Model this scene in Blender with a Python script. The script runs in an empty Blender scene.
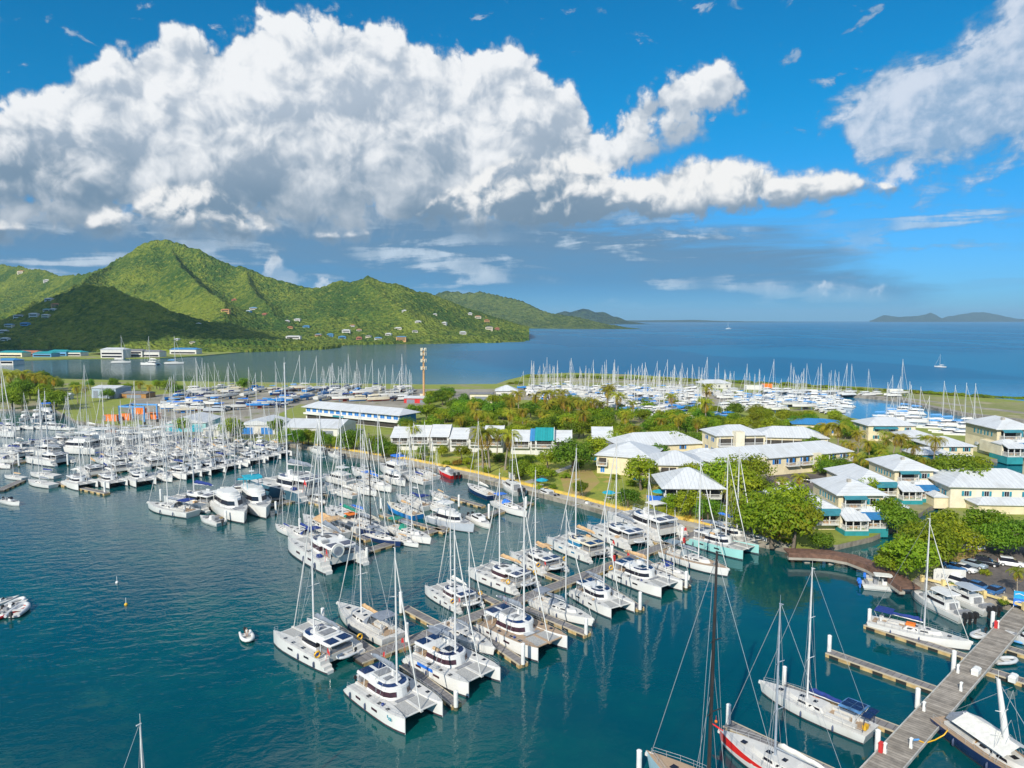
import bpy, bmesh, math, random
from mathutils import Vector, Matrix, noise as mnoise
R = math.radians
PI = math.pi
scene = bpy.context.scene
COL = scene.collection

# ------------------------------------------------------------------ camera
CAM_H, FOC, HOR = 50.0, 711.0, 320.0
PITCH = math.atan((384 - HOR) / FOC)
cam_d = bpy.data.cameras.new('camera')
cam_d.sensor_width = 36.0
cam_d.lens = 36.0 * FOC / 1024.0
cam_d.clip_start = 1.0
cam_d.clip_end = 120000.0
cam = bpy.data.objects.new('camera', cam_d)
cam.location = (0, 0, CAM_H)
cam.rotation_euler = (PI / 2 - PITCH, 0, 0)
COL.objects.link(cam)
scene.camera = cam

# ------------------------------------------------------------------ sun, exposure
SUN_AZ = math.atan2(-0.42, -0.91)          # direction towards the sun, from +Y clockwise to +X
SUN_EL = R(33)
sun_dir = Vector((math.sin(SUN_AZ) * math.cos(SUN_EL), math.cos(SUN_AZ) * math.cos(SUN_EL), math.sin(SUN_EL)))
sun_d = bpy.data.lights.new('sun', 'SUN')
sun_d.energy = 4.5
sun_d.angle = R(0.5)
sun_d.color = (1.0, 0.93, 0.80)
sun = bpy.data.objects.new('sun', sun_d)
sun.rotation_euler = (-sun_dir).to_track_quat('-Z', 'Y').to_euler()
sun.location = (0, -100, 300)
COL.objects.link(sun)
scene.view_settings.view_transform = 'Standard'
scene.view_settings.look = 'None'
scene.view_settings.gamma = 1.0
scene.view_settings.exposure = 0.22
scene.view_settings.use_curve_mapping = False
scene.render.engine = 'CYCLES'
cy = scene.cycles
cy.use_denoising = True
cy.max_bounces = 5
cy.diffuse_bounces = 2
cy.glossy_bounces = 3
cy.transmission_bounces = 2
cy.volume_bounces = 0
cy.transparent_max_bounces = 6
cy.caustics_reflective = False
cy.caustics_refractive = False
cy.use_adaptive_sampling = True
cy.adaptive_threshold = 0.012
cy.sample_clamp_indirect = 4.0


# ------------------------------------------------------------------ node expressions
class X:
    """A float socket with arithmetic; every operation adds one Math node."""
    tree = None

    def __init__(self, s):
        self.s = s

    @staticmethod
    def m(op, a, b=None, c=None):
        n = X.tree.nodes.new('ShaderNodeMath')
        n.operation = op
        for i, v in enumerate((a, b, c)):
            if v is None:
                continue
            if isinstance(v, X):
                X.tree.links.new(v.s, n.inputs[i])
            else:
                n.inputs[i].default_value = v
        return X(n.outputs[0])

    def __add__(self, o): return X.m('ADD', self, o)
    def __radd__(self, o): return X.m('ADD', o, self)
    def __sub__(self, o): return X.m('SUBTRACT', self, o)
    def __rsub__(self, o): return X.m('SUBTRACT', o, self)
    def __mul__(self, o): return X.m('MULTIPLY', self, o)
    def __rmul__(self, o): return X.m('MULTIPLY', o, self)
    def __truediv__(self, o): return X.m('DIVIDE', self, o)
    def __neg__(self): return X.m('MULTIPLY', self, -1.0)


def xmin(a, b): return X.m('MINIMUM', a, b)
def xmax(a, b): return X.m('MAXIMUM', a, b)


def ss(x, a, b):
    """smoothstep of x from a to b"""
    n = X.tree.nodes.new('ShaderNodeMapRange')
    n.interpolation_type = 'SMOOTHSTEP'
    X.tree.links.new(x.s, n.inputs['Value'])
    n.inputs['From Min'].default_value = a
    n.inputs['From Max'].default_value = b
    return X(n.outputs['Result'])


def vec(x, y, z=0.0):
    n = X.tree.nodes.new('ShaderNodeCombineXYZ')
    for i, v in enumerate((x, y, z)):
        if isinstance(v, X):
            X.tree.links.new(v.s, n.inputs[i])
        else:
            n.inputs[i].default_value = v
    return n.outputs[0]


def fbm(v, scale, detail=4.0, rough=0.5, dist=0.0, dim='2D', lac=2.0):
    n = X.tree.nodes.new('ShaderNodeTexNoise')
    n.noise_dimensions = dim
    X.tree.links.new(v, n.inputs['Vector'])
    n.inputs['Scale'].default_value = scale
    n.inputs['Detail'].default_value = detail
    n.inputs['Roughness'].default_value = rough
    n.inputs['Lacunarity'].default_value = lac
    n.inputs['Distortion'].default_value = dist
    return X(n.outputs['Fac'])


def voro(v, scale, detail=2.0, rough=0.5, smooth=None, dim='2D'):
    n = X.tree.nodes.new('ShaderNodeTexVoronoi')
    n.voronoi_dimensions = dim
    n.feature = 'F1' if smooth is None else 'SMOOTH_F1'
    X.tree.links.new(v, n.inputs['Vector'])
    n.inputs['Scale'].default_value = scale
    n.inputs['Detail'].default_value = detail
    n.inputs['Roughness'].default_value = rough
    if smooth is not None:
        n.inputs['Smoothness'].default_value = smooth
    return X(n.outputs['Distance'])


def fcurve(x, pts):
    n = X.tree.nodes.new('ShaderNodeFloatCurve')
    X.tree.links.new(x.s, n.inputs['Value'])
    c = n.mapping.curves[0]
    n.mapping.use_clip = False
    while len(c.points) < len(pts):
        c.points.new(0.5, 0.5)
    for p, (a, b) in zip(c.points, pts):
        p.location = (a, b)
        p.handle_type = 'AUTO_CLAMPED'
    n.mapping.update()
    return X(n.outputs[0])


def mixc(f, a, b, mode='MIX'):
    """mix two colours; f, a, b may be sockets"""
    n = X.tree.nodes.new('ShaderNodeMix')
    n.data_type = 'RGBA'
    n.blend_type = mode
    n.clamp_factor = True
    for i, v in ((0, f), (6, a), (7, b)):
        if isinstance(v, X):
            v = v.s
        if hasattr(v, 'is_output'):
            X.tree.links.new(v, n.inputs[i])
        elif i == 0:
            n.inputs[0].default_value = v
        else:
            n.inputs[i].default_value = (v[0], v[1], v[2], 1)
    return n.outputs[2]


# ------------------------------------------------------------------ world: physical sky with the day's clouds
world = bpy.data.worlds.new("World")
scene.world = world
world.use_nodes = True
wt = world.node_tree
wt.nodes.clear()
X.tree = wt
sky = wt.nodes.new('ShaderNodeTexSky')
sky.sky_type = 'NISHITA'
sky.sun_disc = False
sky.sun_elevation = SUN_EL
sky.sun_rotation = SUN_AZ
sky.air_density = 1.0
sky.dust_density = 0.35
sky.ozone_density = 3.0
SKY_STRENGTH = 0.12

tc = wt.nodes.new('ShaderNodeTexCoord')
sep = wt.nodes.new('ShaderNodeSeparateXYZ')
wt.links.new(tc.outputs['Generated'], sep.inputs[0])
dx, dy, dz = (X(s) for s in sep.outputs)
az = X.m('ARCTAN2', dx, dy)
el = X.m('ARCSINE', dz)


def sky_ae(u, v):
    """azimuth and elevation (radians) of a direction measured on the photograph"""
    a, b = (u - 512) / FOC, (384 - v) / FOC
    d = Vector((a, math.cos(PITCH) + b * math.sin(PITCH), -math.sin(PITCH) + b * math.cos(PITCH))).normalized()
    return math.atan2(d.x, d.y), math.asin(d.z)


AZ0, AZW, ELH = -0.75, 1.5, 0.60
azn = (az - AZ0) / AZW


def contour(pts):
    out = []
    for u, v in pts:
        a, e = sky_ae(u, v)
        out.append(((a - AZ0) / AZW, e / ELH))
    out = [(0.0, out[0][1])] + out + [(1.0, out[-1][1])]
    return fcurve(azn, out) * ELH


uv = vec(az, el)
warp1 = fbm(uv, 14, 3, 0.5) - 0.5
warp2 = fbm(vec(az + 7.3, el + 3.1), 14, 3, 0.5) - 0.5
pu, pv = az + warp1 * 0.032, el + warp2 * 0.032
puff = 1.0 - voro(vec(pu, pv), 15, 3.4, 0.55)
puff_s = 1.0 - voro(vec(pu - 0.010, pv + 0.016), 15, 3.4, 0.55)
fine = fbm(uv, 30, 6, 0.62, 0.0)
crisp = fbm(vec(pu, pv), 42, 4, 0.6)
crisp_s = fbm(vec(pu - 0.005, pv + 0.008), 42, 4, 0.6)
soft = fbm(vec(pu, pv), 9, 4, 0.5)
soft_s = fbm(vec(pu - 0.016, pv + 0.026), 9, 4, 0.5)
relief = (puff - puff_s) * 1.45 + (soft - soft_s) * 2.2 + (crisp - crisp_s) * 1.2 + (fine - 0.5) * 0.22
wisp = fbm(vec(az * 0.80 - el * 0.38, el * 1.35), 13, 7, 0.60, 0.25)
big = fbm(vec(az, el * 1.25), 8, 3, 0.5, 0.3)
streak = fbm(vec(az * 0.35, el * 2.4), 16, 6, 0.58, 0.35)

wid = fbm(vec(az + 0.039, el * 1.1), 17, 4, 0.5, 0.0)
# the towering cumulus
top_a = contour([(-120, 120), (0, 88), (50, 74), (95, 48), (130, 38), (175, 24), (235, 20), (300, 6), (345, 20), (385, 10), (420, 30),
                 (470, 44), (512, 40), (545, 58), (580, 92), (605, 118), (640, 90), (690, 62), (735, 62), (760, 85), (776, 150),
                 (800, 230), (900, 340), (1100, 345)])
bot_a = contour([(-120, 232), (0, 238), (90, 240), (200, 246), (300, 244), (420, 236), (500, 230), (590, 228), (625, 190), (660, 150), (710, 135), (757, 118),
                 (800, 110), (900, 80), (1100, 60)])
edge_a = ss(0.05 - (top_a - el), 0.0, 0.05) * 0.42
rise = X.m('DIVIDE', el - bot_a, xmax(top_a - bot_a, 0.03))     # 0 at the base, 1 at the top
da = xmin((top_a - el) * 26, (el - bot_a) * 16) + ((puff - 0.48) * 1.0 + (fine - 0.5) * 1.0) * ss(rise, -0.5, 0.5) + 0.15
ma = ss(da, -0.12, 0.34)
lit_a = ss(rise * 0.66 + relief * 0.80 * ss(rise, -0.15, 0.75) + ((big - 0.5) * 1.0 + (wid - 0.5) * 0.7 + edge_a) * ss(rise, -0.10, 0.40), -0.26, 1.06)

# the long shelf reaching to the east
top_b = contour([(-120, 215), (60, 232), (100, 214), (150, 190), (200, 182), (240, 200), (300, 236), (400, 226), (455, 182), (500, 165), (560, 150), (600, 160),
                 (640, 172), (680, 160), (712, 153), (745, 160), (780, 170), (840, 170), (870, 176), (900, 190), (935, 300), (1100, 340)])
bot_b = contour([(-120, 225), (60, 234), (150, 232), (250, 236), (330, 240), (400, 232), (470, 230), (560, 234), (650, 222), (740, 212), (800, 204), (850, 196),
                 (900, 188), (935, 170), (1100, 120)])
db = xmin((top_b - el) * 34, (el - bot_b) * 24) + (puff - 0.45) * 0.6 + (fine - 0.5) * 1.0 + 0.25
mb = ss(db, -0.10, 0.42)
rise_b = X.m('DIVIDE', el - bot_b, xmax(top_b - bot_b, 0.02))
lit_b = ss(rise_b * 1.1 + (relief * 0.75 + (big - 0.5) * 1.2) * ss(rise_b, -0.05, 0.4), 0.1, 1.1)

# high wedge of torn cloud
top_c = contour([(-200, 345), (700, 345), (795, 250), (822, 118), (850, 88), (885, 58), (930, 36), (985, 8), (1060, -40), (1200, -90)])
bot_c = contour([(-200, 200), (700, 200), (795, 180), (830, 136), (860, 176), (900, 186), (960, 184), (1030, 172), (1200, 150)])
dc = xmin((top_c - el) * 20, (el - bot_c) * 22) + (wisp - 0.5) * 2.9 + (fine - 0.5) * 1.0
mc = ss(dc, -0.1, 0.75) * 0.93
lit_c = ss((wisp - 0.5) * 2.0 + (fine - 0.5) * 1.0 + relief * 0.35, -0.55, 0.55)

# dark bank below the cumulus and low streaks of lit cloud
bank = contour([(-120, 190), (100, 192), (420, 190), (520, 196), (640, 212), (740, 222), (830, 246), (900, 280), (980, 315), (1200, 322)])
bank_m = ss((bank - el) * 14 + (streak - 0.5) * 1.6 + 0.25, -0.1, 0.8) * ss(el, -0.015, 0.06)
low_d = ss((streak - 0.49) * 6 + (fine - 0.5) * 1.5, -0.05, 0.9) * ss(el, 0.008, 0.05) * ss(0.20 - el, 0.0, 0.07)
patch = fbm(vec(az * 1.0 + 0.31, el * 1.8), 5.0, 2, 0.5)
low_m = low_d * ss(patch, 0.34, 0.56) * 0.88
# small puffs over the horizon and torn scraps high up
top_p = contour([(-120, 318), (250, 290), (275, 255), (300, 262), (330, 275), (345, 318), (800, 318), (818, 284), (830, 276), (845, 290), (868, 282), (882, 276), (910, 292), (925, 318), (968, 318), (980, 290), (1002, 293), (1015, 318), (1200, 318)])
bot_p = sky_ae(600, 300)[1]
dp = xmin((top_p - el) * 45, (el - bot_p) * 45) + (puff - 0.45) * 1.1 + (fine - 0.5) * 2.6 - 0.1
mp = ss(dp, 0.0, 0.7) * 0.75
scr = ss(fbm(vec(az * 1.0 - el * 0.3, el * 1.9), 17, 6, 0.6, 0.3) - 0.5, 0.135, 0.25) * ss(el, 0.20, 0.27) * 0.7

skycol = wt.nodes.new('ShaderNodeMix')
skycol.data_type = 'RGBA'
skycol.blend_type = 'MULTIPLY'
skycol.inputs[0].default_value = 1.0
wt.links.new(mixc(ss(el, 0.5, 0.8), mixc(ss(el, 0.0, 0.30), (0.17, 0.46, 0.86), (0.025, 0.60, 0.85)), (1.05, 1.22, 1.28)), skycol.inputs[7])
wt.links.new(sky.outputs[0], skycol.inputs[6])
bg_sky = wt.nodes.new('ShaderNodeBackground')
wt.links.new(skycol.outputs[2], bg_sky.inputs[0])
bg_sky.inputs[1].default_value = SKY_STRENGTH

shade_c = mixc(ss(el + (big - 0.5) * 0.12, 0.10, 0.30), (0.18, 0.28, 0.39), (0.45, 0.53, 0.63))
c_bank = mixc(ss(el + (streak - 0.5) * 0.1, 0.0, 0.13), (0.085, 0.300, 0.56), (0.150, 0.270, 0.41))
c_low = (0.56, 0.67, 0.78)
cl = mixc(xmin(low_m * (0.55 + lit_c * 0.6), 1.0), c_bank, c_low)
m_low = X.m('MAXIMUM', bank_m * 0.95, low_m * 0.75)
cl = mixc(mp, cl, mixc(ss(relief + 0.3, 0, 0.8), (0.36, 0.50, 0.66), (0.78, 0.83, 0.88)))
m_low = xmax(m_low, mp)
c_c = mixc(lit_c, (0.30, 0.45, 0.64), (0.74, 0.80, 0.90))
mcs = xmax(mc, scr)
cl = mixc(mcs, cl, c_c)
c_a = mixc(lit_a, shade_c, (0.90, 0.92, 0.94))
cl = mixc(ma, cl, c_a)
c_b = mixc(lit_b, shade_c, (0.93, 0.93, 0.92))
cl = mixc(mb, cl, c_b)
# broken bright cloud added overhead, out of view, to raise the ambient light
ov = fbm(vec(dx / (xmax(dz, 0.0) + 0.12), dy / (xmax(dz, 0.0) + 0.12)), 1.5, 4, 0.55, 0.2)
mo = ss(ov, 0.43, 0.58) * ss(el, 0.44, 0.60) * 0.9
cl = mixc(mo, cl, (0.95, 0.97, 1.0))
m_all = xmax(xmax(xmax(ma, mb), xmax(mcs, m_low)), mo)
bg_cl = wt.nodes.new('ShaderNodeBackground')
wt.links.new(cl, bg_cl.inputs[0])
bg_cl.inputs[1].default_value = 0.86
mixs = wt.nodes.new('ShaderNodeMixShader')
wt.links.new(m_all.s, mixs.inputs[0])
wt.links.new(bg_sky.outputs[0], mixs.inputs[1])
wt.links.new(bg_cl.outputs[0], mixs.inputs[2])
wo = wt.nodes.new('ShaderNodeOutputWorld')
wt.links.new(mixs.outputs[0], wo.inputs[0])
world.cycles.sampling_method = 'MANUAL'
world.cycles.sample_map_resolution = 512

# ------------------------------------------------------------------ pixel -> place (used once, to survey the photograph)
CP, SP = math.cos(PITCH), math.sin(PITCH)


def ray(u, v):
    a, b = (u - 512) / FOC, (384 - v) / FOC
    return Vector((a, CP + b * SP, -SP + b * CP))


def P(u, v, z=0.0):
    d = ray(u, v)
    t = (z - CAM_H) / d.z
    return Vector((d.x * t, d.y * t, z))


def at_dist(u, v, Y):
    d = ray(u, v)
    t = Y / d.y
    return Vector((d.x * t, Y, CAM_H + d.z * t))


# ------------------------------------------------------------------ materials
MATS = {}


def new_mat(name):
    m = bpy.data.materials.new(name)
    m.use_nodes = True
    t = m.node_tree
    t.nodes.clear()
    X.tree = t
    out = t.nodes.new('ShaderNodeOutputMaterial')
    b = t.nodes.new('ShaderNodeBsdfPrincipled')
    t.links.new(b.outputs[0], out.inputs[0])
    return m, t, b, out


def tcoord(t, which='Object'):
    n = t.nodes.new('ShaderNodeTexCoord')
    return n.outputs[which]


def gpos(t):
    n = t.nodes.new('ShaderNodeNewGeometry')
    return n.outputs['Position']


def orand(t):
    n = t.nodes.new('ShaderNodeObjectInfo')
    return X(n.outputs['Random'])


def pm(name, col, rough=0.5, var=0.14, scale=1.5, metal=0.0, bump=0.0, objvar=0.0, coat=0.0, spec=None, dirt=None):
    """procedural material: colour with uneven wear, optional bump, optional shift from object to object"""
    if name in MATS:
        return MATS[name]
    m, t, b, out = new_mat(name)
    c = tcoord(t)
    n1 = fbm(c, scale, 5, 0.6, 0.2, '3D')
    lo = [x * (1 - var) for x in col]
    hi = [min(1, x * (1 + var)) for x in col]
    colr = mixc(ss(n1, 0.3, 0.7), lo, hi)
    if dirt:
        n2 = fbm(c, scale * 0.35, 6, 0.65, 0.5, '3D')
        colr = mixc(ss(n2, 0.52, 0.72) * dirt[3], colr, dirt[:3])
    if objvar:
        r = orand(t)
        h = t.nodes.new('ShaderNodeHueSaturation')
        t.links.new((r * objvar + (0.5 - objvar * 0.5)).s, h.inputs['Hue'])
        t.links.new((1.0 + (X.m('FRACT', r * 7.13) - 0.5) * objvar * 6).s, h.inputs['Value'])
        t.links.new(colr, h.inputs['Color'])
        colr = h.outputs[0]
    t.links.new(colr, b.inputs['Base Color'])
    b.inputs['Roughness'].default_value = rough
    b.inputs['Metallic'].default_value = metal
    if coat:
        b.inputs['Coat Weight'].default_value = coat
    if spec is not None:
        b.inputs['Specular IOR Level'].default_value = spec
    if bump:
        bn = t.nodes.new('ShaderNodeBump')
        bn.inputs['Strength'].default_value = 1.0
        bn.inputs['Distance'].default_value = bump
        t.links.new(fbm(c, scale * 3, 5, 0.6, 0, '3D').s, bn.inputs['Height'])
        t.links.new(bn.outputs[0], b.inputs['Normal'])
    MATS[name] = m
    return m


def ribbed(name, col, pitch, axis=0, rough=0.45, depth=0.03, dark=0.7, var=0.12):
    """planks, roof sheet seams, siding: stripes along one object axis with uneven colour per strip"""
    if name in MATS:
        return MATS[name]
    m, t, b, out = new_mat(name)
    c = tcoord(t)
    sp = t.nodes.new('ShaderNodeSeparateXYZ')
    t.links.new(c, sp.inputs[0])
    x = X(sp.outputs[axis]) / pitch
    fr = X.m('FRACT', x)
    seam = ss(X.m('ABSOLUTE', fr - 0.5), 0.40, 0.49)
    wn = t.nodes.new('ShaderNodeTexWhiteNoise')
    wn.noise_dimensions = '1D'
    t.links.new(X.m('FLOOR', x).s, wn.inputs['W'])
    n1 = fbm(c, 0.8, 5, 0.6, 0.2, '3D')
    f = ss(n1, 0.3, 0.7) * 0.5 + X(wn.outputs['Value']) * 0.5
    base = mixc(f, [k * (1 - var) for k in col], [min(1, k * (1 + var)) for k in col])
    stain = ss(fbm(c, 0.16, 6, 0.65, 0.5, '3D'), 0.50, 0.72) * 0.35
    colr = mixc(seam, mixc(stain, base, [k * g for k, g in zip(col, (.66, .62, .54))]), [k * dark for k in col])
    t.links.new(colr, b.inputs['Base Color'])
    b.inputs['Roughness'].default_value = rough
    bn = t.nodes.new('ShaderNodeBump')
    bn.inputs['Distance'].default_value = depth
    t.links.new((1.0 - seam).s, bn.inputs['Height'])
    t.links.new(bn.outputs[0], b.inputs['Normal'])
    MATS[name] = m
    return m


def leafmat(name, col, col2, objvar=0.05, trans=0.35):
    m, t, b, out = new_mat(name)
    c = tcoord(t)
    g = gpos(t)
    n1 = fbm(c, 0.55, 4, 0.6, 0.2, '3D')
    n2 = fbm(g, 2.3, 2, 0.6, 0.0, '3D')
    colr = mixc(ss(n1 * 0.6 + n2 * 0.4, 0.36, 0.64), col, col2)
    r = orand(t)
    h = t.nodes.new('ShaderNodeHueSaturation')
    t.links.new((r * objvar + (0.5 - objvar * 0.5)).s, h.inputs['Hue'])
    t.links.new((1.0 + (X.m('FRACT', r * 7.13) - 0.5) * 0.5).s, h.inputs['Value'])
    t.links.new(colr, h.inputs['Color'])
    t.links.new(h.outputs[0], b.inputs['Base Color'])
    b.inputs['Roughness'].default_value = 0.5
    b.inputs['Specular IOR Level'].default_value = 0.25
    tr = t.nodes.new('ShaderNodeBsdfTranslucent')
    t.links.new(h.outputs[0], tr.inputs[0])
    mx = t.nodes.new('ShaderNodeMixShader')
    mx.inputs[0].default_value = trans
    t.links.new(b.outputs[0], mx.inputs[1])
    t.links.new(tr.outputs[0], mx.inputs[2])
    t.links.new(mx.outputs[0], out.inputs[0])
    MATS[name] = m
    return m


gel = pm('white_gelcoat', (0.70, 0.70, 0.685), 0.28, 0.05, 0.5, coat=0.3, dirt=(0.55, 0.52, 0.45, 0.35))
deckw = pm('white_deck', (0.60, 0.59, 0.565), 0.55, 0.08, 1.2, dirt=(0.5, 0.48, 0.44, 0.4))
glass = pm('tinted_window', (0.018, 0.018, 0.026), 0.08, 0.3, 0.8)
glass_p = pm('plum_window', (0.055, 0.025, 0.035), 0.10, 0.3, 0.8)
navy = pm('navy_canvas', (0.010, 0.035, 0.20), 0.8, 0.25, 2.0, bump=0.02)
tanc = pm('tan_canvas', (0.55, 0.36, 0.19), 0.85, 0.18, 2.0, bump=0.02)
greyc = pm('grey_canvas', (0.20, 0.23, 0.28), 0.85, 0.2, 2.0, bump=0.02)
whitec = pm('white_canvas', (0.68, 0.67, 0.63), 0.85, 0.1, 2.0, bump=0.02)
greenc = pm('green_canvas', (0.01, 0.22, 0.15), 0.85, 0.2, 2.0, bump=0.02)
tealc = pm('turquoise_canvas', (0.01, 0.33, 0.45), 0.85, 0.2, 2.0, bump=0.02)
bluec = pm('bright_blue_canvas', (0.02, 0.16, 0.62), 0.8, 0.2, 2.0, bump=0.02)
paleb = pm('pale_blue_canvas', (0.10, 0.30, 0.62), 0.8, 0.2, 2.0, bump=0.02)
alu = pm('mast_aluminium', (0.70, 0.70, 0.70), 0.42, 0.08, 0.8, metal=0.15)
whitem = pm('white_painted_metal', (0.68, 0.68, 0.665), 0.4, 0.08, 0.8)
carbon = pm('black_mast_paint', (0.035, 0.03, 0.03), 0.4, 0.3, 0.5)
wire = pm('rigging_wire', (0.42, 0.44, 0.46), 0.4, 0.1, 1.0, metal=0.4)
sailc = pm('furled_sail_cloth', (0.66, 0.66, 0.64), 0.8, 0.1, 2.0)
teak = ribbed('teak_deck', (0.42, 0.30, 0.20), 0.14, 1, 0.7, 0.004, 0.6)
solar = pm('solar_panel', (0.012, 0.022, 0.075), 0.12, 0.3, 3.0)
net = pm('trampoline_net', (0.36, 0.36, 0.35), 0.9, 0.25, 9.0)
cush = pm('cushion_grey', (0.22, 0.23, 0.25), 0.9, 0.2, 2.0)
boot = pm('dark_boot_stripe', (0.05, 0.04, 0.05), 0.4, 0.2, 0.7)
anti = pm('antifouling', (0.05, 0.055, 0.07), 0.7, 0.3, 0.9)
antir = pm('red_antifouling', (0.22, 0.03, 0.02), 0.7, 0.3, 0.9)
redp = pm('red_hull_paint', (0.72, 0.02, 0.015), 0.3, 0.06, 0.5, coat=0.3)
tealp = pm('aqua_hull_paint', (0.30, 0.60, 0.58), 0.3, 0.06, 0.5, coat=0.3)
bluep = pm('pale_blue_hull_paint', (0.36, 0.55, 0.64), 0.3, 0.06, 0.5, coat=0.3)
navyp = pm('navy_hull_paint', (0.012, 0.03, 0.10), 0.25, 0.15, 0.5, coat=0.4)
slatep = pm('slate_blue_hull_paint', (0.05, 0.12, 0.17), 0.25, 0.15, 0.5, coat=0.4)
royalp = pm('blue_hull_paint', (0.02, 0.22, 0.60), 0.3, 0.12, 0.5, coat=0.3)
greyp = pm('grey_hull_paint', (0.42, 0.46, 0.52), 0.35, 0.08, 0.5)
creamp = pm('cream_hull_paint', (0.66, 0.60, 0.46), 0.35, 0.08, 0.5)
yellowp = pm('yellow_plastic', (0.75, 0.42, 0.02), 0.5, 0.1, 1.0)
orangep = pm('orange_cloth', (0.75, 0.18, 0.02), 0.8, 0.1, 1.0)
redc = pm('red_cloth', (0.55, 0.03, 0.03), 0.8, 0.1, 1.0)
black = pm('black_rubber', (0.02, 0.02, 0.022), 0.6, 0.2, 1.0)
hyp = pm('grey_inflatable_tube', (0.50, 0.52, 0.54), 0.55, 0.1, 1.0)
clearp = pm('clear_plastic_screen', (0.22, 0.26, 0.28), 0.12, 0.2, 1.0)
wood = pm('varnished_wood', (0.38, 0.20, 0.07), 0.4, 0.2, 1.5)
pilew = pm('white_pile_paint', (0.74, 0.74, 0.72), 0.5, 0.1, 0.9, dirt=(0.4, 0.36, 0.28, 0.5))
pilebase = pm('weedy_pile_base', (0.10, 0.10, 0.06), 0.8, 0.3, 2.0)
planks = ribbed('weathered_planks', (0.30, 0.265, 0.225), 0.52, 0, 0.85, 0.02, 0.35, 0.5)
pondeck = ribbed('pontoon_deck', (0.20, 0.19, 0.19), 0.9, 0, 0.85, 0.02, 0.5, 0.25)
beamy = pm('pontoon_beam', (0.50, 0.36, 0.16), 0.75, 0.25, 0.9, dirt=(0.12, 0.09, 0.05, 0.5))
floatm = pm('black_pontoon_float', (0.03, 0.03, 0.028), 0.7, 0.3, 1.2)
concrete = pm('concrete', (0.38, 0.35, 0.30), 0.9, 0.2, 0.4, dirt=(0.2, 0.18, 0.14, 0.5), bump=0.02)
yellowk = pm('yellow_kerb_paint', (0.66, 0.46, 0.08), 0.8, 0.2, 0.8, dirt=(0.4, 0.34, 0.2, 0.5))
fencey = pm('cream_post_paint', (0.66, 0.52, 0.24), 0.7, 0.15, 0.8)


# ------------------------------------------------------------------ mesh helpers
class MB:
    def __init__(self):
        self.v, self.f, self.m, self.c = [], [], [], 0

    def add(self, vs, fs, mi=None):
        o = len(self.v)
        self.v += [tuple(p) for p in vs]
        for i, f in enumerate(fs):
            self.f.append(tuple(o + k for k in f))
            self.m.append(self.c if mi is None else mi[i] if isinstance(mi, list) else mi)
        return self

    def box(self, x0, x1, y0, y1, z0, z1, mi=None):
        return self.add([(x0, y0, z0), (x1, y0, z0), (x1, y1, z0), (x0, y1, z0), (x0, y0, z1), (x1, y0, z1), (x1, y1, z1), (x0, y1, z1)],
                        [(0, 3, 2, 1), (4, 5, 6, 7), (0, 1, 5, 4), (1, 2, 6, 5), (2, 3, 7, 6), (3, 0, 4, 7)], mi)

    def tube(self, p0, p1, r0, r1=None, n=6, mi=None):
        return self.path([p0, p1], [r0, r0 if r1 is None else r1], n, mi)

    def path(self, pts, r, n=6, mi=None, sx=1.0):
        pts = [Vector(p) for p in pts]
        rs = r if isinstance(r, (list, tuple)) else [r] * len(pts)
        rings = []
        for i, p in enumerate(pts):
            d = (pts[min(i + 1, len(pts) - 1)] - pts[max(i - 1, 0)]).normalized()
            a = Vector((0, 0, 1)) if abs(d.z) < 0.9 else Vector((1, 0, 0))
            s = d.cross(a).normalized()
            q = s.cross(d)
            rings.append([p + (s * math.cos(2 * PI * k / n) * sx + q * math.sin(2 * PI * k / n)) * rs[i] for k in range(n)])
        return self.loft(rings, True, True, True, mi)

    def loft(self, rings, closed=True, cap0=False, cap1=False, mi=None):
        """mi may be a list with one material index for each strip round the ring"""
        n = len(rings[0])
        vs = [p for r in rings for p in r]
        fs, ms = [], []
        for i in range(len(rings) - 1):
            for k in range(n if closed else n - 1):
                k2 = (k + 1) % n
                fs.append((i * n + k, i * n + k2, (i + 1) * n + k2, (i + 1) * n + k))
                ms.append(mi[k] if isinstance(mi, list) else self.c if mi is None else mi)
        m0 = self.c if mi is None else mi[0] if isinstance(mi, list) else mi
        if cap0:
            fs.append(tuple(range(n - 1, -1, -1)))
            ms.append(m0)
        if cap1:
            fs.append(tuple((len(rings) - 1) * n + k for k in range(n)))
            ms.append(m0)
        return self.add(vs, fs, ms)

    def prism(self, poly, z0, z1, top=None, mi=None):
        """poly in plan; top: plan of the upper face (same count) or None"""
        top = top or poly
        return self.loft([[(x, y, z0) for x, y in poly], [(x, y, z1) for x, y in top]], True, True, True, mi)

    def sphere(self, c, r, nu=8, nv=5, sx=1, sy=1, sz=1, mi=None):
        rings = []
        for j in range(nv + 1):
            t = -PI / 2 + PI * j / nv
            rr = max(math.cos(t), 0.02)
            rings.append([(c[0] + r * sx * rr * math.cos(2 * PI * k / nu), c[1] + r * sy * rr * math.sin(2 * PI * k / nu), c[2] + r * sz * math.sin(t)) for k in range(nu)])
        return self.loft(rings, True, True, True, mi)

    def xf(self, M, start=0):
        for i in range(start, len(self.v)):
            self.v[i] = tuple(M @ Vector(self.v[i]))
        return self

    def mesh(self, name, mats, smooth=None):
        me = bpy.data.meshes.new(name)
        me.from_pydata(self.v, [], self.f)
        for mm in mats:
            me.materials.append(mm)
        me.polygons.foreach_set('material_index', self.m)
        if smooth is not None:
            me.polygons.foreach_set('use_smooth', [True] * len(self.f))
            if smooth < 180:
                me.set_sharp_from_angle(angle=R(smooth))
        me.update()
        return me


MESHES = {}


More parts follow.
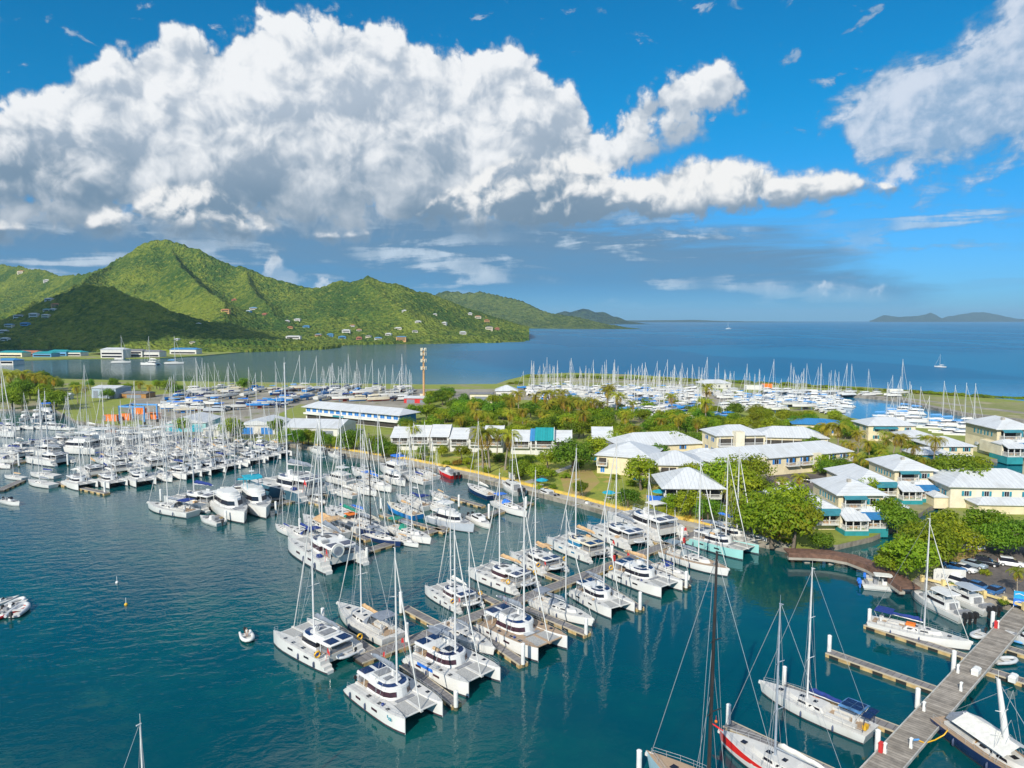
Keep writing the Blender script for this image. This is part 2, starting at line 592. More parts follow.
def part(name, key, fn, mats, parent=None, smooth=None):
    """one mesh object; its mesh is built once for each key and shared by the copies"""
    mats = mats if isinstance(mats, (list, tuple)) else [mats]
    k = (name, key, tuple(m.name for m in mats))
    me = MESHES.get(k)
    if me is None:
        b = MB()
        fn(b)
        me = MESHES[k] = b.mesh(name, mats, smooth)
    o = bpy.data.objects.new(name, me)
    COL.objects.link(o)
    if parent is not None:
        o.parent = parent
    return o


def tag(o, label=None, cat=None, group=None, kind=None):
    if label:
        o['label'] = label
    if cat:
        o['category'] = cat
    if group:
        o['group'] = group
    if kind:
        o['kind'] = kind
    return o


def thing(name, label, cat, loc=(0, 0, 0), rz=0.0, sc=1.0, group=None):
    o = bpy.data.objects.new(name, None)
    o.empty_display_size = 0.5
    COL.objects.link(o)
    o.location = loc
    o.rotation_euler = (0, 0, rz)
    o.scale = (sc, sc, sc)
    return tag(o, label, cat, group)


def struct(name, fn, mats, smooth=None):
    o = part(name, name + str(len(bpy.data.objects)), fn, mats, None, smooth)
    o['kind'] = 'structure'
    return o


def copy_tree(o, parent=None):
    c = o.copy()
    COL.objects.link(c)
    if parent is not None:
        c.parent = parent
    for ch in list(o.children):
        copy_tree(ch, c)
    return c


from mathutils.geometry import tessellate_polygon


def sheet(b, pts, z, mi=None):
    vs = [(p[0], p[1], z) for p in pts]
    tris = tessellate_polygon([[Vector(v) for v in vs]])
    fs = []
    for t in tris:
        a, c, d = (Vector(vs[k]) for k in t)
        fs.append(t if (c - a).cross(d - a).z > 0 else t[::-1])
    b.add(vs, fs, mi)


def slab(b, pts, z0, z1, mi_top=0, mi_side=1):
    sheet(b, pts, z1, mi_top)
    n = len(pts)
    area = sum(pts[i][0] * pts[(i + 1) % n][1] - pts[(i + 1) % n][0] * pts[i][1] for i in range(n))
    vs = [(p[0], p[1], z0) for p in pts] + [(p[0], p[1], z1) for p in pts]
    fs = []
    for i in range(n):
        j = (i + 1) % n
        fs.append((i, j, n + j, n + i) if area > 0 else (j, i, n + i, n + j))
    b.add(vs, fs, mi_side)


def px(pts, z=0.0):
    return [(P(u, v, z).x, P(u, v, z).y) for u, v in pts]


# ------------------------------------------------------------------ water
def water_material():
    m, t, b, out = new_mat('sea_water')
    g = gpos(t)
    sp = t.nodes.new('ShaderNodeSeparateXYZ')
    t.links.new(g, sp.inputs[0])
    x, y = X(sp.outputs[0]), X(sp.outputs[1])
    rough_zone = fbm(vec(x * 0.004, y * 0.0016), 1.0, 4, 0.55, 0.4)
    sea = ss(y + x * 0.30, 480, 760)                      # open water beyond the spit and to the east
    lanes = ss(rough_zone, 0.42, 0.60)
    # ripples: two swells of small waves and a fine chop
    w1 = fbm(vec(x * 0.30 + y * 0.10, y * 0.52 - x * 0.12), 1.0, 3, 0.55, 0.3)
    w2 = fbm(vec(x * 1.15, y * 1.45), 1.0, 3, 0.6, 0.2)
    w3 = fbm(vec(x * 0.07, y * 0.12), 1.0, 4, 0.6, 0.4)
    calm = ss(x * 0.8 - y * 0.25, -85, -15)                # sheltered water inside the docks
    amp = 0.046 - calm * 0.026 + sea * (0.14 + lanes * 0.22)
    bay = ss(-x - y * 0.06, -40, 160) * ss(y, 420, 620)   # calm bay under the hills
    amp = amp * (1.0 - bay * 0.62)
    h = w1 * amp * 1.9 + w2 * amp * 0.42 + w3 * sea * 0.9
    bn = t.nodes.new('ShaderNodeBump')
    bn.inputs['Strength'].default_value = 1.0
    bn.inputs['Distance'].default_value = 1.0
    t.links.new(h.s, bn.inputs['Height'])
    t.links.new(bn.outputs[0], b.inputs['Normal'])
    shallow = fbm(vec(x * 0.022, y * 0.03), 1.0, 5, 0.6, 0.5)
    weed = fbm(vec(x * 0.11, y * 0.14), 1.0, 5, 0.65, 0.3)
    near = mixc(ss(shallow * 0.7 + weed * 0.3, 0.40, 0.66), (0.000, 0.056, 0.070), (0.002, 0.080, 0.078))
    bed = ss(weed, 0.56, 0.70) * ss(150 - y, 0, 50) * ss(-x - 15.0, 0, 40)
    near = mixc(bed * 0.40, near, (0.02, 0.085, 0.075))
    east = mixc(lanes, (0.002, 0.125, 0.265), (0.006, 0.170, 0.330))
    col = mixc(ss(y + x * 0.30, 170, 560), near, east)
    col = mixc(bay, col, (0.003, 0.066, 0.080))  # dark green of the mirrored hills painted into the bay's colour
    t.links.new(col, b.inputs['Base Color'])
    b.inputs['Roughness'].default_value = 0.04
    t.links.new((0.02 + sea * 0.11).s, b.inputs['Roughness'])
    b.inputs['IOR'].default_value = 1.42
    # open sea: the slopes of waves too small to see keep it from mirroring the sky at low angles
    df = t.nodes.new('ShaderNodeBsdfDiffuse')
    t.links.new(col, df.inputs[0])
    gl = t.nodes.new('ShaderNodeBsdfGlossy')
    gl.inputs['Roughness'].default_value = 0.22
    t.links.new(bn.outputs[0], gl.inputs['Normal'])
    fr = t.nodes.new('ShaderNodeFresnel')
    fr.inputs['IOR'].default_value = 1.33
    ms = t.nodes.new('ShaderNodeMixShader')
    t.links.new((X(fr.outputs[0]) * 0.42).s, ms.inputs[0])
    t.links.new(df.outputs[0], ms.inputs[1])
    t.links.new(gl.outputs[0], ms.inputs[2])
    mw = t.nodes.new('ShaderNodeMixShader')
    t.links.new((sea * (1.0 - bay * 0.75)).s, mw.inputs[0])
    t.links.new(b.outputs[0], mw.inputs[1])
    t.links.new(ms.outputs[0], mw.inputs[2])
    t.links.new(mw.outputs[0], out.inputs[0])
    t.links.new((0.80 - sea * 0.50).s, b.inputs['Specular IOR Level'])
    return m


water_m = water_material()
S = 26000
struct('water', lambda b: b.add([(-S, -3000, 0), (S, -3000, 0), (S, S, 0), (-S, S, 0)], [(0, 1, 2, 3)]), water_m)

# ------------------------------------------------------------------ hills
RIDGES = []


def ridge(pts, w):
    RIDGES.append(([Vector(p) for p in pts], w))


def pk(u, v, Y):
    return at_dist(u, v, Y)


ridge([pk(-90, 246, 3300), pk(0, 262, 3100), pk(40, 270, 2800), pk(78, 272, 2500), pk(120, 256, 2360), pk(143, 244, 2300), pk(154, 240, 2290), pk(166, 239, 2280), pk(180, 241, 2270), pk(200, 248, 2260), pk(235, 265, 2240), pk(285, 282, 2230), pk(318, 290, 2200),
       pk(345, 278, 2120), pk(372, 273.5, 2080), pk(400, 281, 2080), pk(432, 296, 2120), pk(465, 312, 2200), pk(490, 326, 2300), pk(512, 335, 2380)], 430)
ridge([pk(170, 244, 2270), pk(205, 285, 1900), pk(240, 325, 1560), pk(262, 344, 1420)], 260)
ridge([pk(318, 290, 2200), pk(325, 318, 1800), pk(318, 338, 1560)], 250)
ridge([pk(235, 265, 2240), pk(262, 300, 1950), pk(285, 332, 1650)], 250)
ridge([pk(432, 296, 2120), pk(460, 326, 1850), pk(475, 335, 1700)], 250)
ridge([pk(480, 322, 2250), pk(500, 333, 2000), pk(512, 337, 1900)], 160)
ridge([pk(-60, 342, 1420), pk(60, 343, 1400), pk(240, 343.5, 1480), pk(330, 341, 1600), pk(430, 338.5, 1750), pk(508, 336, 1980)], 330)
ridge([pk(372, 277, 2080), pk(400, 305, 1850), pk(425, 330, 1620)], 260)
ridge([pk(120, 256, 2360), pk(60, 290, 1900), pk(15, 318, 1600), pk(-60, 330, 1450)], 300)
FRONT = [pk(-60, 330, 1380), pk(10, 318, 1420), pk(55, 296, 1450), pk(90, 286, 1450), pk(118, 286, 1430), pk(150, 300, 1390), pk(190, 322, 1320), pk(225, 340, 1250), pk(250, 351, 1190)]
ridge(FRONT, 275)


def seg_dist(x, y, a, b):
    ax, ay = a.x, a.y
    bx, by = b.x - ax, b.y - ay
    l2 = bx * bx + by * by
    t = max(0.0, min(1.0, ((x - ax) * bx + (y - ay) * by) / l2))
    ex, ey = x - ax - bx * t, y - ay - by * t
    return math.hypot(ex, ey), a.z + (b.z - a.z) * t


def hill_z(x, y, ridges=None, rough=True):
    best = -6.0
    acc = 0.0
    if rough and not ridges:
        x += 36 * mnoise.noise(Vector((x * .0052, y * .0052, 1.7))) + 9 * mnoise.noise(Vector((x * .016, y * .016, 5.1)))
        y += 36 * mnoise.noise(Vector((x * .0052, y * .0052, 9.2)))
    n = mnoise.fractal(Vector((x * 0.004, y * 0.004, 3.3)), 1.0, 2.0, 4) if rough else 0.0
    for pts, w in (ridges or RIDGES):
        for i in range(len(pts) - 1):
            d, z = seg_dist(x, y, pts[i], pts[i + 1])
            ww = w * (0.45 + 0.55 * min(1.0, z / 200.0 + 0.2)) * (1.0 + 0.22 * n)
            if d < ww:
                q = 1.0 - d / ww
                h = z * (q ** 1.12) * (1 - 0.10 * math.sin(q * PI)) - 3.0
                if h > best:
                    best = h
                acc += math.exp(min(60.0, h / 9.0))
    if acc > 1 and not ridges:
        best = min(best + 7.0, 9.0 * math.log(acc) - 6.0 * min(1.0, max(best, 0) / 20))
    return best + (n * min(16.0, max(0.0, best) * 0.12) if best > 0 else 0)


def hill_material(name, c1, c2, c3, cell):
    m, t, b, out = new_mat(name)
    g = gpos(t)
    n1 = fbm(g, 1.0 / 130, 5, 0.6, 0.3, '3D')
    n2 = fbm(g, 1.0 / (cell * 1.3), 3, 0.65, 0.0, '3D')
    n3 = voro(g, 1.0 / cell, 1, 0.5, dim='3D')
    n0 = fbm(g, 1.0 / 420, 4, 0.6, 0.5, '3D')
    col = mixc(ss(n1 * 0.35 + n2 * 0.40 + n0 * 0.25, 0.42, 0.59), c1, c2)
    col = mixc(ss(n2, 0.60, 0.74) * 0.75, col, c3)
    t.links.new(col, b.inputs['Base Color'])
    b.inputs['Roughness'].default_value = 0.9
    b.inputs['Specular IOR Level'].default_value = 0.1
    bn = t.nodes.new('ShaderNodeBump')
    bn.inputs['Distance'].default_value = cell * 0.9
    t.links.new((n2 * 0.7 - n3 * 0.7).s, bn.inputs['Height'])
    t.links.new(bn.outputs[0], b.inputs['Normal'])
    return m


hill_m = hill_material('hill_scrub', (0.044, 0.094, 0.018), (0.165, 0.205, 0.030), (0.33, 0.30, 0.07), 9.0)


def polar_terrain(name, u0, u1, du, y0, y1, ny, zf, mat, tree=6.5, cell=13.0):
    us = [u0 + du * i for i in range(int((u1 - u0) / du) + 1)]
    ys = [y0 * (y1 / y0) ** (j / ny) for j in range(ny + 1)]
    b = MB()
    idx = {}
    rnd = random.Random(4)
    for j, Y in enumerate(ys):
        for i, u in enumerate(us):
            x = (u - 512) / FOC * Y
            z = zf(x, Y)
            if z > 0.5 and tree:
                f = mnoise.voronoi(Vector((x / cell, Y / cell, 0.0)))[0][0]
                z += tree * (1.0 - min(1.0, f * 1.15)) * min(1.0, z / 8.0) + rnd.uniform(-0.7, 0.7)
            idx[i, j] = len(b.v)
            b.v.append((x, Y, z))
    for j in range(len(ys) - 1):
        for i in range(len(us) - 1):
            q = (idx[i, j], idx[i + 1, j], idx[i + 1, j + 1], idx[i, j + 1])
            if max(b.v[k][2] for k in q) > -2.0:
                b.f.append(q)
                b.m.append(0)
    me = b.mesh(name, [mat], 180)
    o = bpy.data.objects.new(name, me)
    COL.objects.link(o)
    return tag(o, kind='structure')


polar_terrain('hills', -50, 530, 1.6, 890, 3450, 320, hill_z, hill_m)

FAR = []


def far_ridge(name, pts, w, mat, tree, y0, y1, u0, u1, ny=60, du=2.0, cell=25.0):
    rr = [([pk(*p) for p in pts], w)]
    polar_terrain(name, u0, u1, du, y0, y1, ny, lambda x, y: hill_z(x, y, rr), mat, tree, cell)
    return rr


hill_far = hill_material('far_hill_scrub', (0.055, 0.090, 0.022), (0.115, 0.150, 0.036), (0.19, 0.19, 0.06), 22.0)
isle_m = hill_material('island_scrub', (0.030, 0.055, 0.03), (0.050, 0.080, 0.035), (0.07, 0.10, 0.045), 60.0)
fr = far_ridge('headland_hill', [(400, 303, 5200), (442, 291, 5000), (480, 290.5, 4900), (512, 296, 4700), (540, 309, 4500), (575, 316, 4300), (592, 320, 4200), (606, 325, 4150)], 400, hill_far, 7, 3700, 6200, 390, 690, 90, 1.5)
far_ridge('far_ridge_hill', [(540, 316, 9000), (565, 309, 9000), (588, 307.5, 8900), (606, 312, 8800), (630, 321, 8600)], 420, isle_m, 0, 7600, 11000, 520, 690, 30)
far_ridge('distant_coast_hill', [(560, 322, 17500), (640, 319.8, 17000), (690, 319.2, 17000), (725, 320.5, 17000), (780, 321.5, 17000), (850, 322, 17000)], 900, isle_m, 0, 15000, 20500, 550, 860, 24, 3.0)
far_ridge('island_hill', [(872, 320, 19000), (884, 315, 19000), (900, 316.5, 19000), (918, 315.5, 19000), (931, 312.3, 19000), (942, 318, 19000)], 420, isle_m, 0, 17000, 22000, 868, 950, 30, 1.0)
far_ridge('island_hill', [(936, 320, 20000), (950, 315.5, 20000), (972, 312, 20000), (984, 311.5, 20000), (1000, 314.5, 20000), (1016, 318.5, 20000), (1060, 320.5, 20000)], 520, isle_m, 0, 18000, 23000, 930, 1090, 30, 1.0)


def on_hill(u, v, zf=hill_z, y0=900, y1=3400):
    d = ray(u, v)
    Y, prev = y0, None
    while Y < y1:
        t = Y / d.y
        x, z = d.x * t, CAM_H + d.z * t
        if zf(x, Y) >= z:
            return Vector((x, Y, zf(x, Y)))
        Y += 6
    return None

# ------------------------------------------------------------------ land
LZ = 1.2
SHORE = [(-120, 410), (0, 411), (56, 412), (78, 424), (150, 431), (165, 441), (282, 446), (330, 454), (400, 465), (467, 479), (517, 492), (572, 506), (617, 519),
         (672, 528), (705, 535), (754, 546), (788, 553), (815, 558), (824, 551), (838, 550), (872, 542), (905, 527), (930, 511), (965, 503), (979, 489), (972, 468),
         (990, 462), (1120, 470), (1120, 448), (1024, 437), (985, 435), (930, 428), (880, 425), (850, 420), (833, 412), (735, 400), (735, 395),
         (780, 393), (840, 396), (900, 402), (925, 408), (960, 415.5), (1024, 423.5), (1160, 438), (1160, 417), (1024, 403), (940, 394.5), (863, 388.5), (760, 384.5), (686, 379.5),
         (630, 375.8), (570, 374), (530, 376), (509, 381), (496, 385.5), (430, 386), (240, 383.5), (140, 382), (55, 380), (0, 369), (-120, 356)]


def ground_material():
    m, t, b, out = new_mat('island_ground')
    g = gpos(t)
    n1 = fbm(g, 0.03, 6, 0.6, 0.4, '3D')
    n2 = fbm(g, 0.35, 5, 0.65, 0.0, '3D')
    c = mixc(ss(n1, 0.34, 0.50), (0.27, 0.235, 0.14), (0.225, 0.265, 0.038))
    c = mixc(ss(n2, 0.48, 0.74) * 0.5, c, (0.075, 0.10, 0.02))
    t.links.new(c, b.inputs['Base Color'])
    b.inputs['Roughness'].default_value = 0.95
    return m


def patchmat(name, c1, c2, s1, s2=0.6, c3=None):
    if name in MATS:
        return MATS[name]
    m, t, b, out = new_mat(name)
    g = gpos(t)
    n1 = fbm(g, s1, 6, 0.62, 0.5, '3D')
    n2 = fbm(g, s2, 5, 0.65, 0.0, '3D')
    c = mixc(ss(n1 * 0.65 + n2 * 0.35, 0.40, 0.60), c1, c2)
    if c3:
        c = mixc(ss(fbm(g, s1 * 2.3, 4, 0.6, 0.2, '3D'), 0.55, 0.68), c, c3)
    t.links.new(c, b.inputs['Base Color'])
    b.inputs['Roughness'].default_value = 0.93
    bn = t.nodes.new('ShaderNodeBump')
    bn.inputs['Distance'].default_value = 0.06
    t.links.new(n2.s, bn.inputs['Height'])
    t.links.new(bn.outputs[0], b.inputs['Normal'])
    MATS[name] = m
    return m


ground_m = ground_material()
rockwall = pm('quay_stone', (0.26, 0.235, 0.20), 0.95, 0.35, 0.5, dirt=(0.09, 0.085, 0.06, 0.7), bump=0.05)
struct('ground', lambda b: slab(b, px(SHORE), -1.0, LZ), [ground_m, rockwall])
ISLE2 = [(868, 573), (884, 552), (908, 534), (940, 515), (972, 501), (990, 487), (1000, 482), (1130, 490), (1250, 560), (1180, 660), (1060, 640), (1024, 614), (991, 606.5), (912, 588), (895, 582)]
struct('ground', lambda b: slab(b, px(ISLE2), -1.0, LZ), [ground_m, rockwall])

lawn_m = patchmat('lawn_grass', (0.19, 0.24, 0.024), (0.31, 0.31, 0.038), 0.05, 0.9, (0.42, 0.29, 0.08))
spit_m = patchmat('dry_spit_grass', (0.17, 0.20, 0.045), (0.28, 0.26, 0.11), 0.02, 0.25, (0.36, 0.31, 0.20))
asph_m = patchmat('worn_asphalt', (0.085, 0.075, 0.070), (0.16, 0.135, 0.12), 0.06, 0.9)
yard_m = patchmat('yard_gravel', (0.22, 0.20, 0.165), (0.33, 0.30, 0.245), 0.05, 0.7, (0.17, 0.19, 0.05))
path_m = patchmat('pale_path_concrete', (0.36, 0.34, 0.31), (0.44, 0.42, 0.38), 0.2, 1.0)
dirt_m = patchmat('red_brown_dirt', (0.36, 0.25, 0.09), (0.30, 0.27, 0.06), 0.08, 0.5)


def flat(name, pts, mat, dz=0.004, kind='structure'):
    o = struct(name, lambda b: sheet(b, px(pts, LZ), LZ + dz), mat)
    return o


flat('lawn', [(396, 459), (440, 452), (500, 455), (560, 462), (600, 466), (680, 492), (705, 512), (700, 524), (672, 517), (617, 508), (572, 497), (517, 483.5), (467, 471), (430, 464)], lawn_m)
flat('lawn', [(286, 443), (320, 432), (395, 446), (426, 457), (424, 462), (400, 458.5), (330, 448)], lawn_m)
flat('path', [(520, 483), (534, 478.5), (556, 470), (573, 464), (576, 465.5), (560, 472.5), (538, 481), (526, 485)], path_m, 0.008)
flat('spit_grass', [(512, 383), (532, 379), (572, 377), (630, 378), (686, 382), (760, 387), (863, 391), (940, 397), (1024, 405.5), (1150, 418), (1150, 432), (1024, 419), (960, 411), (925, 404.5), (900, 399), (840, 393), (780, 390), (700, 388), (620, 385), (560, 384)], spit_m)
flat('dirt_track', [(560, 380), (640, 381.5), (700, 385.5), (800, 391), (900, 397), (1024, 412), (1150, 426), (1150, 428), (1024, 414), (900, 398.6), (800, 392.4), (700, 387), (640, 382.8), (560, 381)], yard_m, 0.008)
flat('boatyard_yard', [(150, 425), (120, 410), (140, 396), (240, 388), (430, 389), (500, 389), (520, 388), (560, 386), (700, 390), (730, 394), (730, 400), (700, 413), (640, 418), (560, 400), (430, 400), (420, 412), (300, 404), (240, 432), (168, 437)], yard_m)
flat('parking_lot', [(700, 498), (745, 480), (775, 470), (815, 474), (855, 452), (866, 458), (838, 478), (835, 496), (800, 510), (770, 515)], asph_m)
flat('parking_lot', [(940, 571), (975, 548), (1010, 546), (1080, 552), (1080, 625), (1000, 598)], asph_m)
flat('dirt_bank', [(928, 556), (950, 545), (985, 548), (975, 556), (950, 567)], dirt_m, 0.008)
flat('dirt_bank', [(560, 476), (590, 468), (600, 482), (580, 500), (566, 498)], dirt_m, 0.008)


# concrete lip and painted kerb along the quay
def strip(b, pts, w, z0, z1, off=0.0):
    n = len(pts)
    L, Rr = [], []
    for i in range(n):
        a, c = pts[max(i - 1, 0)], pts[min(i + 1, n - 1)]
        t = Vector((c[0] - a[0], c[1] - a[1])).normalized()
        nn = Vector((-t.y, t.x))
        p = Vector(pts[i]) + nn * off
        L.append(p + nn * w / 2)
        Rr.append(p - nn * w / 2)
    rings = [[(r.x, r.y, z0), (l.x, l.y, z0), (l.x, l.y, z1), (r.x, r.y, z1)] for l, r in zip(L, Rr)]
    b.loft(rings, True, True, True)


QUAY = [(282, 446), (330, 454), (400, 465), (467, 479), (517, 492), (572, 506), (617, 519), (672, 528), (705, 535), (754, 546), (788, 553)]
struct('quay_path', lambda b: strip(b, px(QUAY), 3.6, LZ + 0.01, LZ + 0.10, 1.9), concrete)
struct('kerb', lambda b: strip(b, px(QUAY), 0.9, LZ + 0.0, LZ + 0.65, 4.4), yellowk)
struct('quay_path', lambda b: strip(b, px([(912, 588), (991, 606.5), (1024, 614), (1060, 640)]), 5.0, LZ + 0.01, LZ + 0.12, 2.5), planks)
struct('rock_bank', lambda b: strip(b, px([(1160, 438), (1024, 423.5), (960, 415.5), (925, 408), (900, 402), (840, 396), (780, 393)]), 5.0, -0.6, LZ + 0.5, -1.0), rockwall)

# ------------------------------------------------------------------ plants
leaf_a = leafmat('broad_leaves', (0.165, 0.260, 0.012), (0.350, 0.420, 0.020), 0.05, 0.45)
leaf_b = leafmat('dark_leaves', (0.100, 0.205, 0.014), (0.215, 0.330, 0.020), 0.05, 0.45)
leaf_p = leafmat('palm_leaves', (0.24, 0.28, 0.020), (0.46, 0.42, 0.03), 0.06, 0.4)
leaf_d = leafmat('dry_palm_leaves', (0.50, 0.34, 0.04), (0.58, 0.42, 0.06), 0.04)
flower_m = leafmat('orange_croton_leaves', (0.36, 0.14, 0.02), (0.34, 0.26, 0.03), 0.06)
bark = pm('tree_bark', (0.16, 0.13, 0.10), 0.9, 0.3, 1.5, bump=0.03)
palmbark = pm('palm_bark', (0.27, 0.23, 0.18), 0.9, 0.25, 2.0, bump=0.03)


def crown_fn(seed, w, h, nblob, nleaf, size):
    """leaf-sized faces clustered round many boughs, with gaps between them"""
    def fn(b):
        rnd = random.Random(seed)
        blobs = []
        for i in range(nblob):
            a = rnd.uniform(0, 2 * PI)
            r = (rnd.random() ** 0.55) * w * 0.36
            zc = h * (0.42 + 0.46 * rnd.random() * (1 - (r / (w * 0.5)) ** 2))
            blobs.append((Vector((math.cos(a) * r, math.sin(a) * r, zc)), w * rnd.uniform(0.11, 0.21)))
        wt_ = [q[1] ** 2 for q in blobs]
        for _ in range(nleaf):
            c, rr = rnd.choices(blobs, wt_)[0]
            d = Vector((rnd.gauss(0, 1), rnd.gauss(0, 1), rnd.gauss(0.25, 0.9))).normalized()
            p = c + Vector((d.x, d.y, d.z * 0.8)) * rr * (rnd.uniform(0.55, 1.12))
            nrm = (d + Vector((rnd.uniform(-.7, .7), rnd.uniform(-.7, .7), rnd.uniform(-.2, .8)))).normalized()
            t1 = nrm.orthogonal().normalized()
            t1.rotate(Matrix.Rotation(rnd.uniform(0, 2 * PI), 3, nrm))
            t2 = nrm.cross(t1)
            s = size * rnd.uniform(0.6, 1.35)
            b.add([p - t1 * s, p + t2 * s * 0.55 - nrm * s * 0.12, p + t1 * s, p - t2 * s * 0.55 - nrm * s * 0.12], [(0, 1, 2, 3)])
    return fn


def trunk_fn(seed, w, h):
    def fn(b):
        rnd = random.Random(seed)
        top = Vector((rnd.uniform(-.3, .3), rnd.uniform(-.3, .3), h * 0.42))
        r = 0.035 * h
        b.path([(0, 0, -0.3), (top.x * .4, top.y * .5, h * 0.2), top], [r * 1.3, r, r * 0.75], 7)
        for k in range(5):
            a = k * 2 * PI / 5 + rnd.uniform(-.4, .4)
            e = Vector((math.cos(a) * w * 0.3, math.sin(a) * w * 0.3, h * rnd.uniform(0.55, 0.8)))
            b.path([top * 0.9, (top + e) * 0.5 + Vector((0, 0, h * 0.04)), e], [r * 0.6, r * 0.4, r * 0.12], 5)
    return fn


TREES = [(9.0, 7.0, 34, 2600, 0.27), (7.0, 6.2, 26, 2000, 0.25), (11.0, 8.0, 44, 3400, 0.29), (6.0, 7.0, 24, 1900, 0.25), (8.0, 5.4, 30, 2200, 0.26)]


def tree(u, v, hpx, label, var=0, dark=False, group='leafy trees', base_z=LZ):
    """a broad tree whose foot shows at pixel (u, v) and which is hpx pixels tall there"""
    p = P(u, v, base_z)
    w, h, nb, nl, sz = TREES[var]
    s = hpx * p.y / FOC / h
    t = thing('leafy_tree', label, 'tree', p, (u * 7.3) % 6.28, s, group)
    part('trunk', var, trunk_fn(var, w, h), bark, t, 60)
    part('crown', var, crown_fn(var + 10, w, h, nb, nl, sz), leaf_b if dark else leaf_a, t)
    return t


def bush(u, v, wpx, label, mat=None, group='low shrubs', base_z=LZ, var=0, flat_=1.0):
    p = P(u, v, base_z)
    s = wpx * p.y / FOC / 5.0
    t = thing('shrub', label, 'shrub', p, (u * 5.1) % 6.28, s, group)
    t.scale.z = s * flat_

    def st(b):
        for k in range(4):
            a = k * 1.6
            b.path([(0, 0, -0.1), (math.cos(a) * .5, math.sin(a) * .5, 0.8), (math.cos(a) * 1.2, math.sin(a) * 1.2, 1.6)], [0.09, 0.07, 0.03], 5)
    part('stem', 0, st, bark, t)

    def fol(b):
        crown_fn(60 + var, 5.4, 3.2, 18, 1100, 0.21)(b)
        b.xf(Matrix.Translation((0, 0, -0.75)))
    part('foliage', var, fol, mat or leaf_a, t)
    return t


def frond_fn(seed, dry):
    def fn(b):
        rnd = random.Random(seed)
        n = 26 if not dry else 8
        for k in range(n):
            a = k * 2.39996 + rnd.uniform(-.2, .2)
            up = rnd.uniform(-0.05, 1.05) if not dry else rnd.uniform(-1.0, -0.4)
            Ln = rnd.uniform(3.1, 4.1)
            d = Vector((math.cos(a), math.sin(a), 0))
            s = Vector((-d.y, d.x, 0))
            pts, x, z, ang = [], 0.1, 0.0, up
            for i in range(7):
                pts.append(d * x + Vector((0, 0, z)))
                x += Ln / 6 * math.cos(ang)
                z += Ln / 6 * math.sin(ang)
                ang -= 0.30 + 0.05 * i
            for i in range(6):
                w0, w1 = (0.22, 0.46, 0.58, 0.58, 0.46, 0.26, 0.05)[i:i + 2]
                for sg in (-1, 1):
                    for q in range(2):                       # leaflets, with gaps between them
                        f0, f1 = q * 0.5, q * 0.5 + 0.34
                        a0, a1 = pts[i].lerp(pts[i + 1], f0), pts[i].lerp(pts[i + 1], f1)
                        wq = w0 + (w1 - w0) * f0
                        t0 = a0.lerp(a1, 0.9) + s * sg * wq + Vector((0, 0, -wq * 0.45)) + d * 0.16
                        t1 = t0 + d * 0.10
                        b.add([a0, a1, t1, t0], [(0, 1, 2, 3)])
    return fn


def palm(u, v, hpx, label, lean=(0.4, 0.2), var=0, group='coconut palms', base_z=LZ):
    p = P(u, v, base_z)
    hm = hpx * p.y / FOC
    H0 = 7.6
    t = thing('palm_tree', label, 'palm tree', p, (u * 3.7) % 6.28, hm / (H0 + 1.3), group)
    lx, ly = lean

    def tr(b):
        b.path([(0, 0, -0.3), (lx * .25, ly * .25, H0 * .3), (lx * .7, ly * .7, H0 * .7), (lx, ly, H0)], [0.26, 0.19, 0.16, 0.13], 7)
    part('trunk', (lx, ly), tr, palmbark, t, 60)

    def cr(b):
        frond_fn(var, False)(b)
        b.xf(Matrix.Translation((lx, ly, H0)))
    part('crown', (lx, ly, var), cr, leaf_p, t)

    def dr(b):
        frond_fn(var + 50, True)(b)
        for k in range(5):
            b.sphere((0.22 * math.cos(k * 1.3), 0.22 * math.sin(k * 1.3), -0.2), 0.16, 6, 4)
        b.xf(Matrix.Translation((lx, ly, H0)))
    part('dry_frond_skirt', (lx, ly, var), dr, leaf_d, t)
    return t

# ------------------------------------------------------------------ boats
fend = pm('fender_vinyl', (0.06, 0.08, 0.15), 0.5, 0.2)
navyroof = pm('navy_roof_panel', (0.012, 0.035, 0.12), 0.15, 0.25, 1.5)
# every boat points its bow along +x, waterline at z = 0; built at a standard length and scaled to the length surveyed
def mono_hull(Ln=14.0, B=4.2, fb=1.35, full=0.86):
    def fn(b):
        rings = []
        n = 13
        for i in range(n):
            s = i / (n - 1)                              # 0 stern, 1 bow
            x = -Ln / 2 + Ln * s
            w = B / 2 * (full + (1 - full) * math.sin(min(1, s / 0.42) * PI / 2)) * (1.0 if s < 0.42 else max(0.012, (1 - ((s - 0.42) / 0.58) ** 2.3)))
            f = fb * (0.92 + 0.30 * s * s)
            dk = -0.45 + 0.25 * (1 - s) ** 4
            xo = 0.5 * max(0, s - 0.85) / 0.15
            lv = [(0.0, dk), (0.50, dk * .9), (0.86, 0.0), (0.885, 0.13), (0.905, 0.22), (0.97, f * 0.60), (1.0, f)]
            half = [(x + xo * (z / f) * 0.9 - (0.35 * (1 - z / f) if i == 0 else 0) * -1, w * q, z) for q, z in lv]
            ring = [(a, -y, z) for a, y, z in half[::-1]] + half[1:]
            rings.append([(a, -y, z) for a, y, z in half[::-1]][:-1] + half)
        # strips: 6 port-side levels mirrored, then the deck strip
        k = len(rings[0])
        b.loft(rings, True, True, True, [2, 2, 1, 0, 0, 0, 0, 0, 0, 1, 2, 2, 3])
    return fn


def plan(pts, sy=1.0, dx=0.0, sx=1.0):
    """outline from the half outline (x, y >= 0) listed bow to stern"""
    h = [(x * sx + dx, y * sy) for x, y in pts]
    return h + [(x, -y) for x, y in h[::-1]]


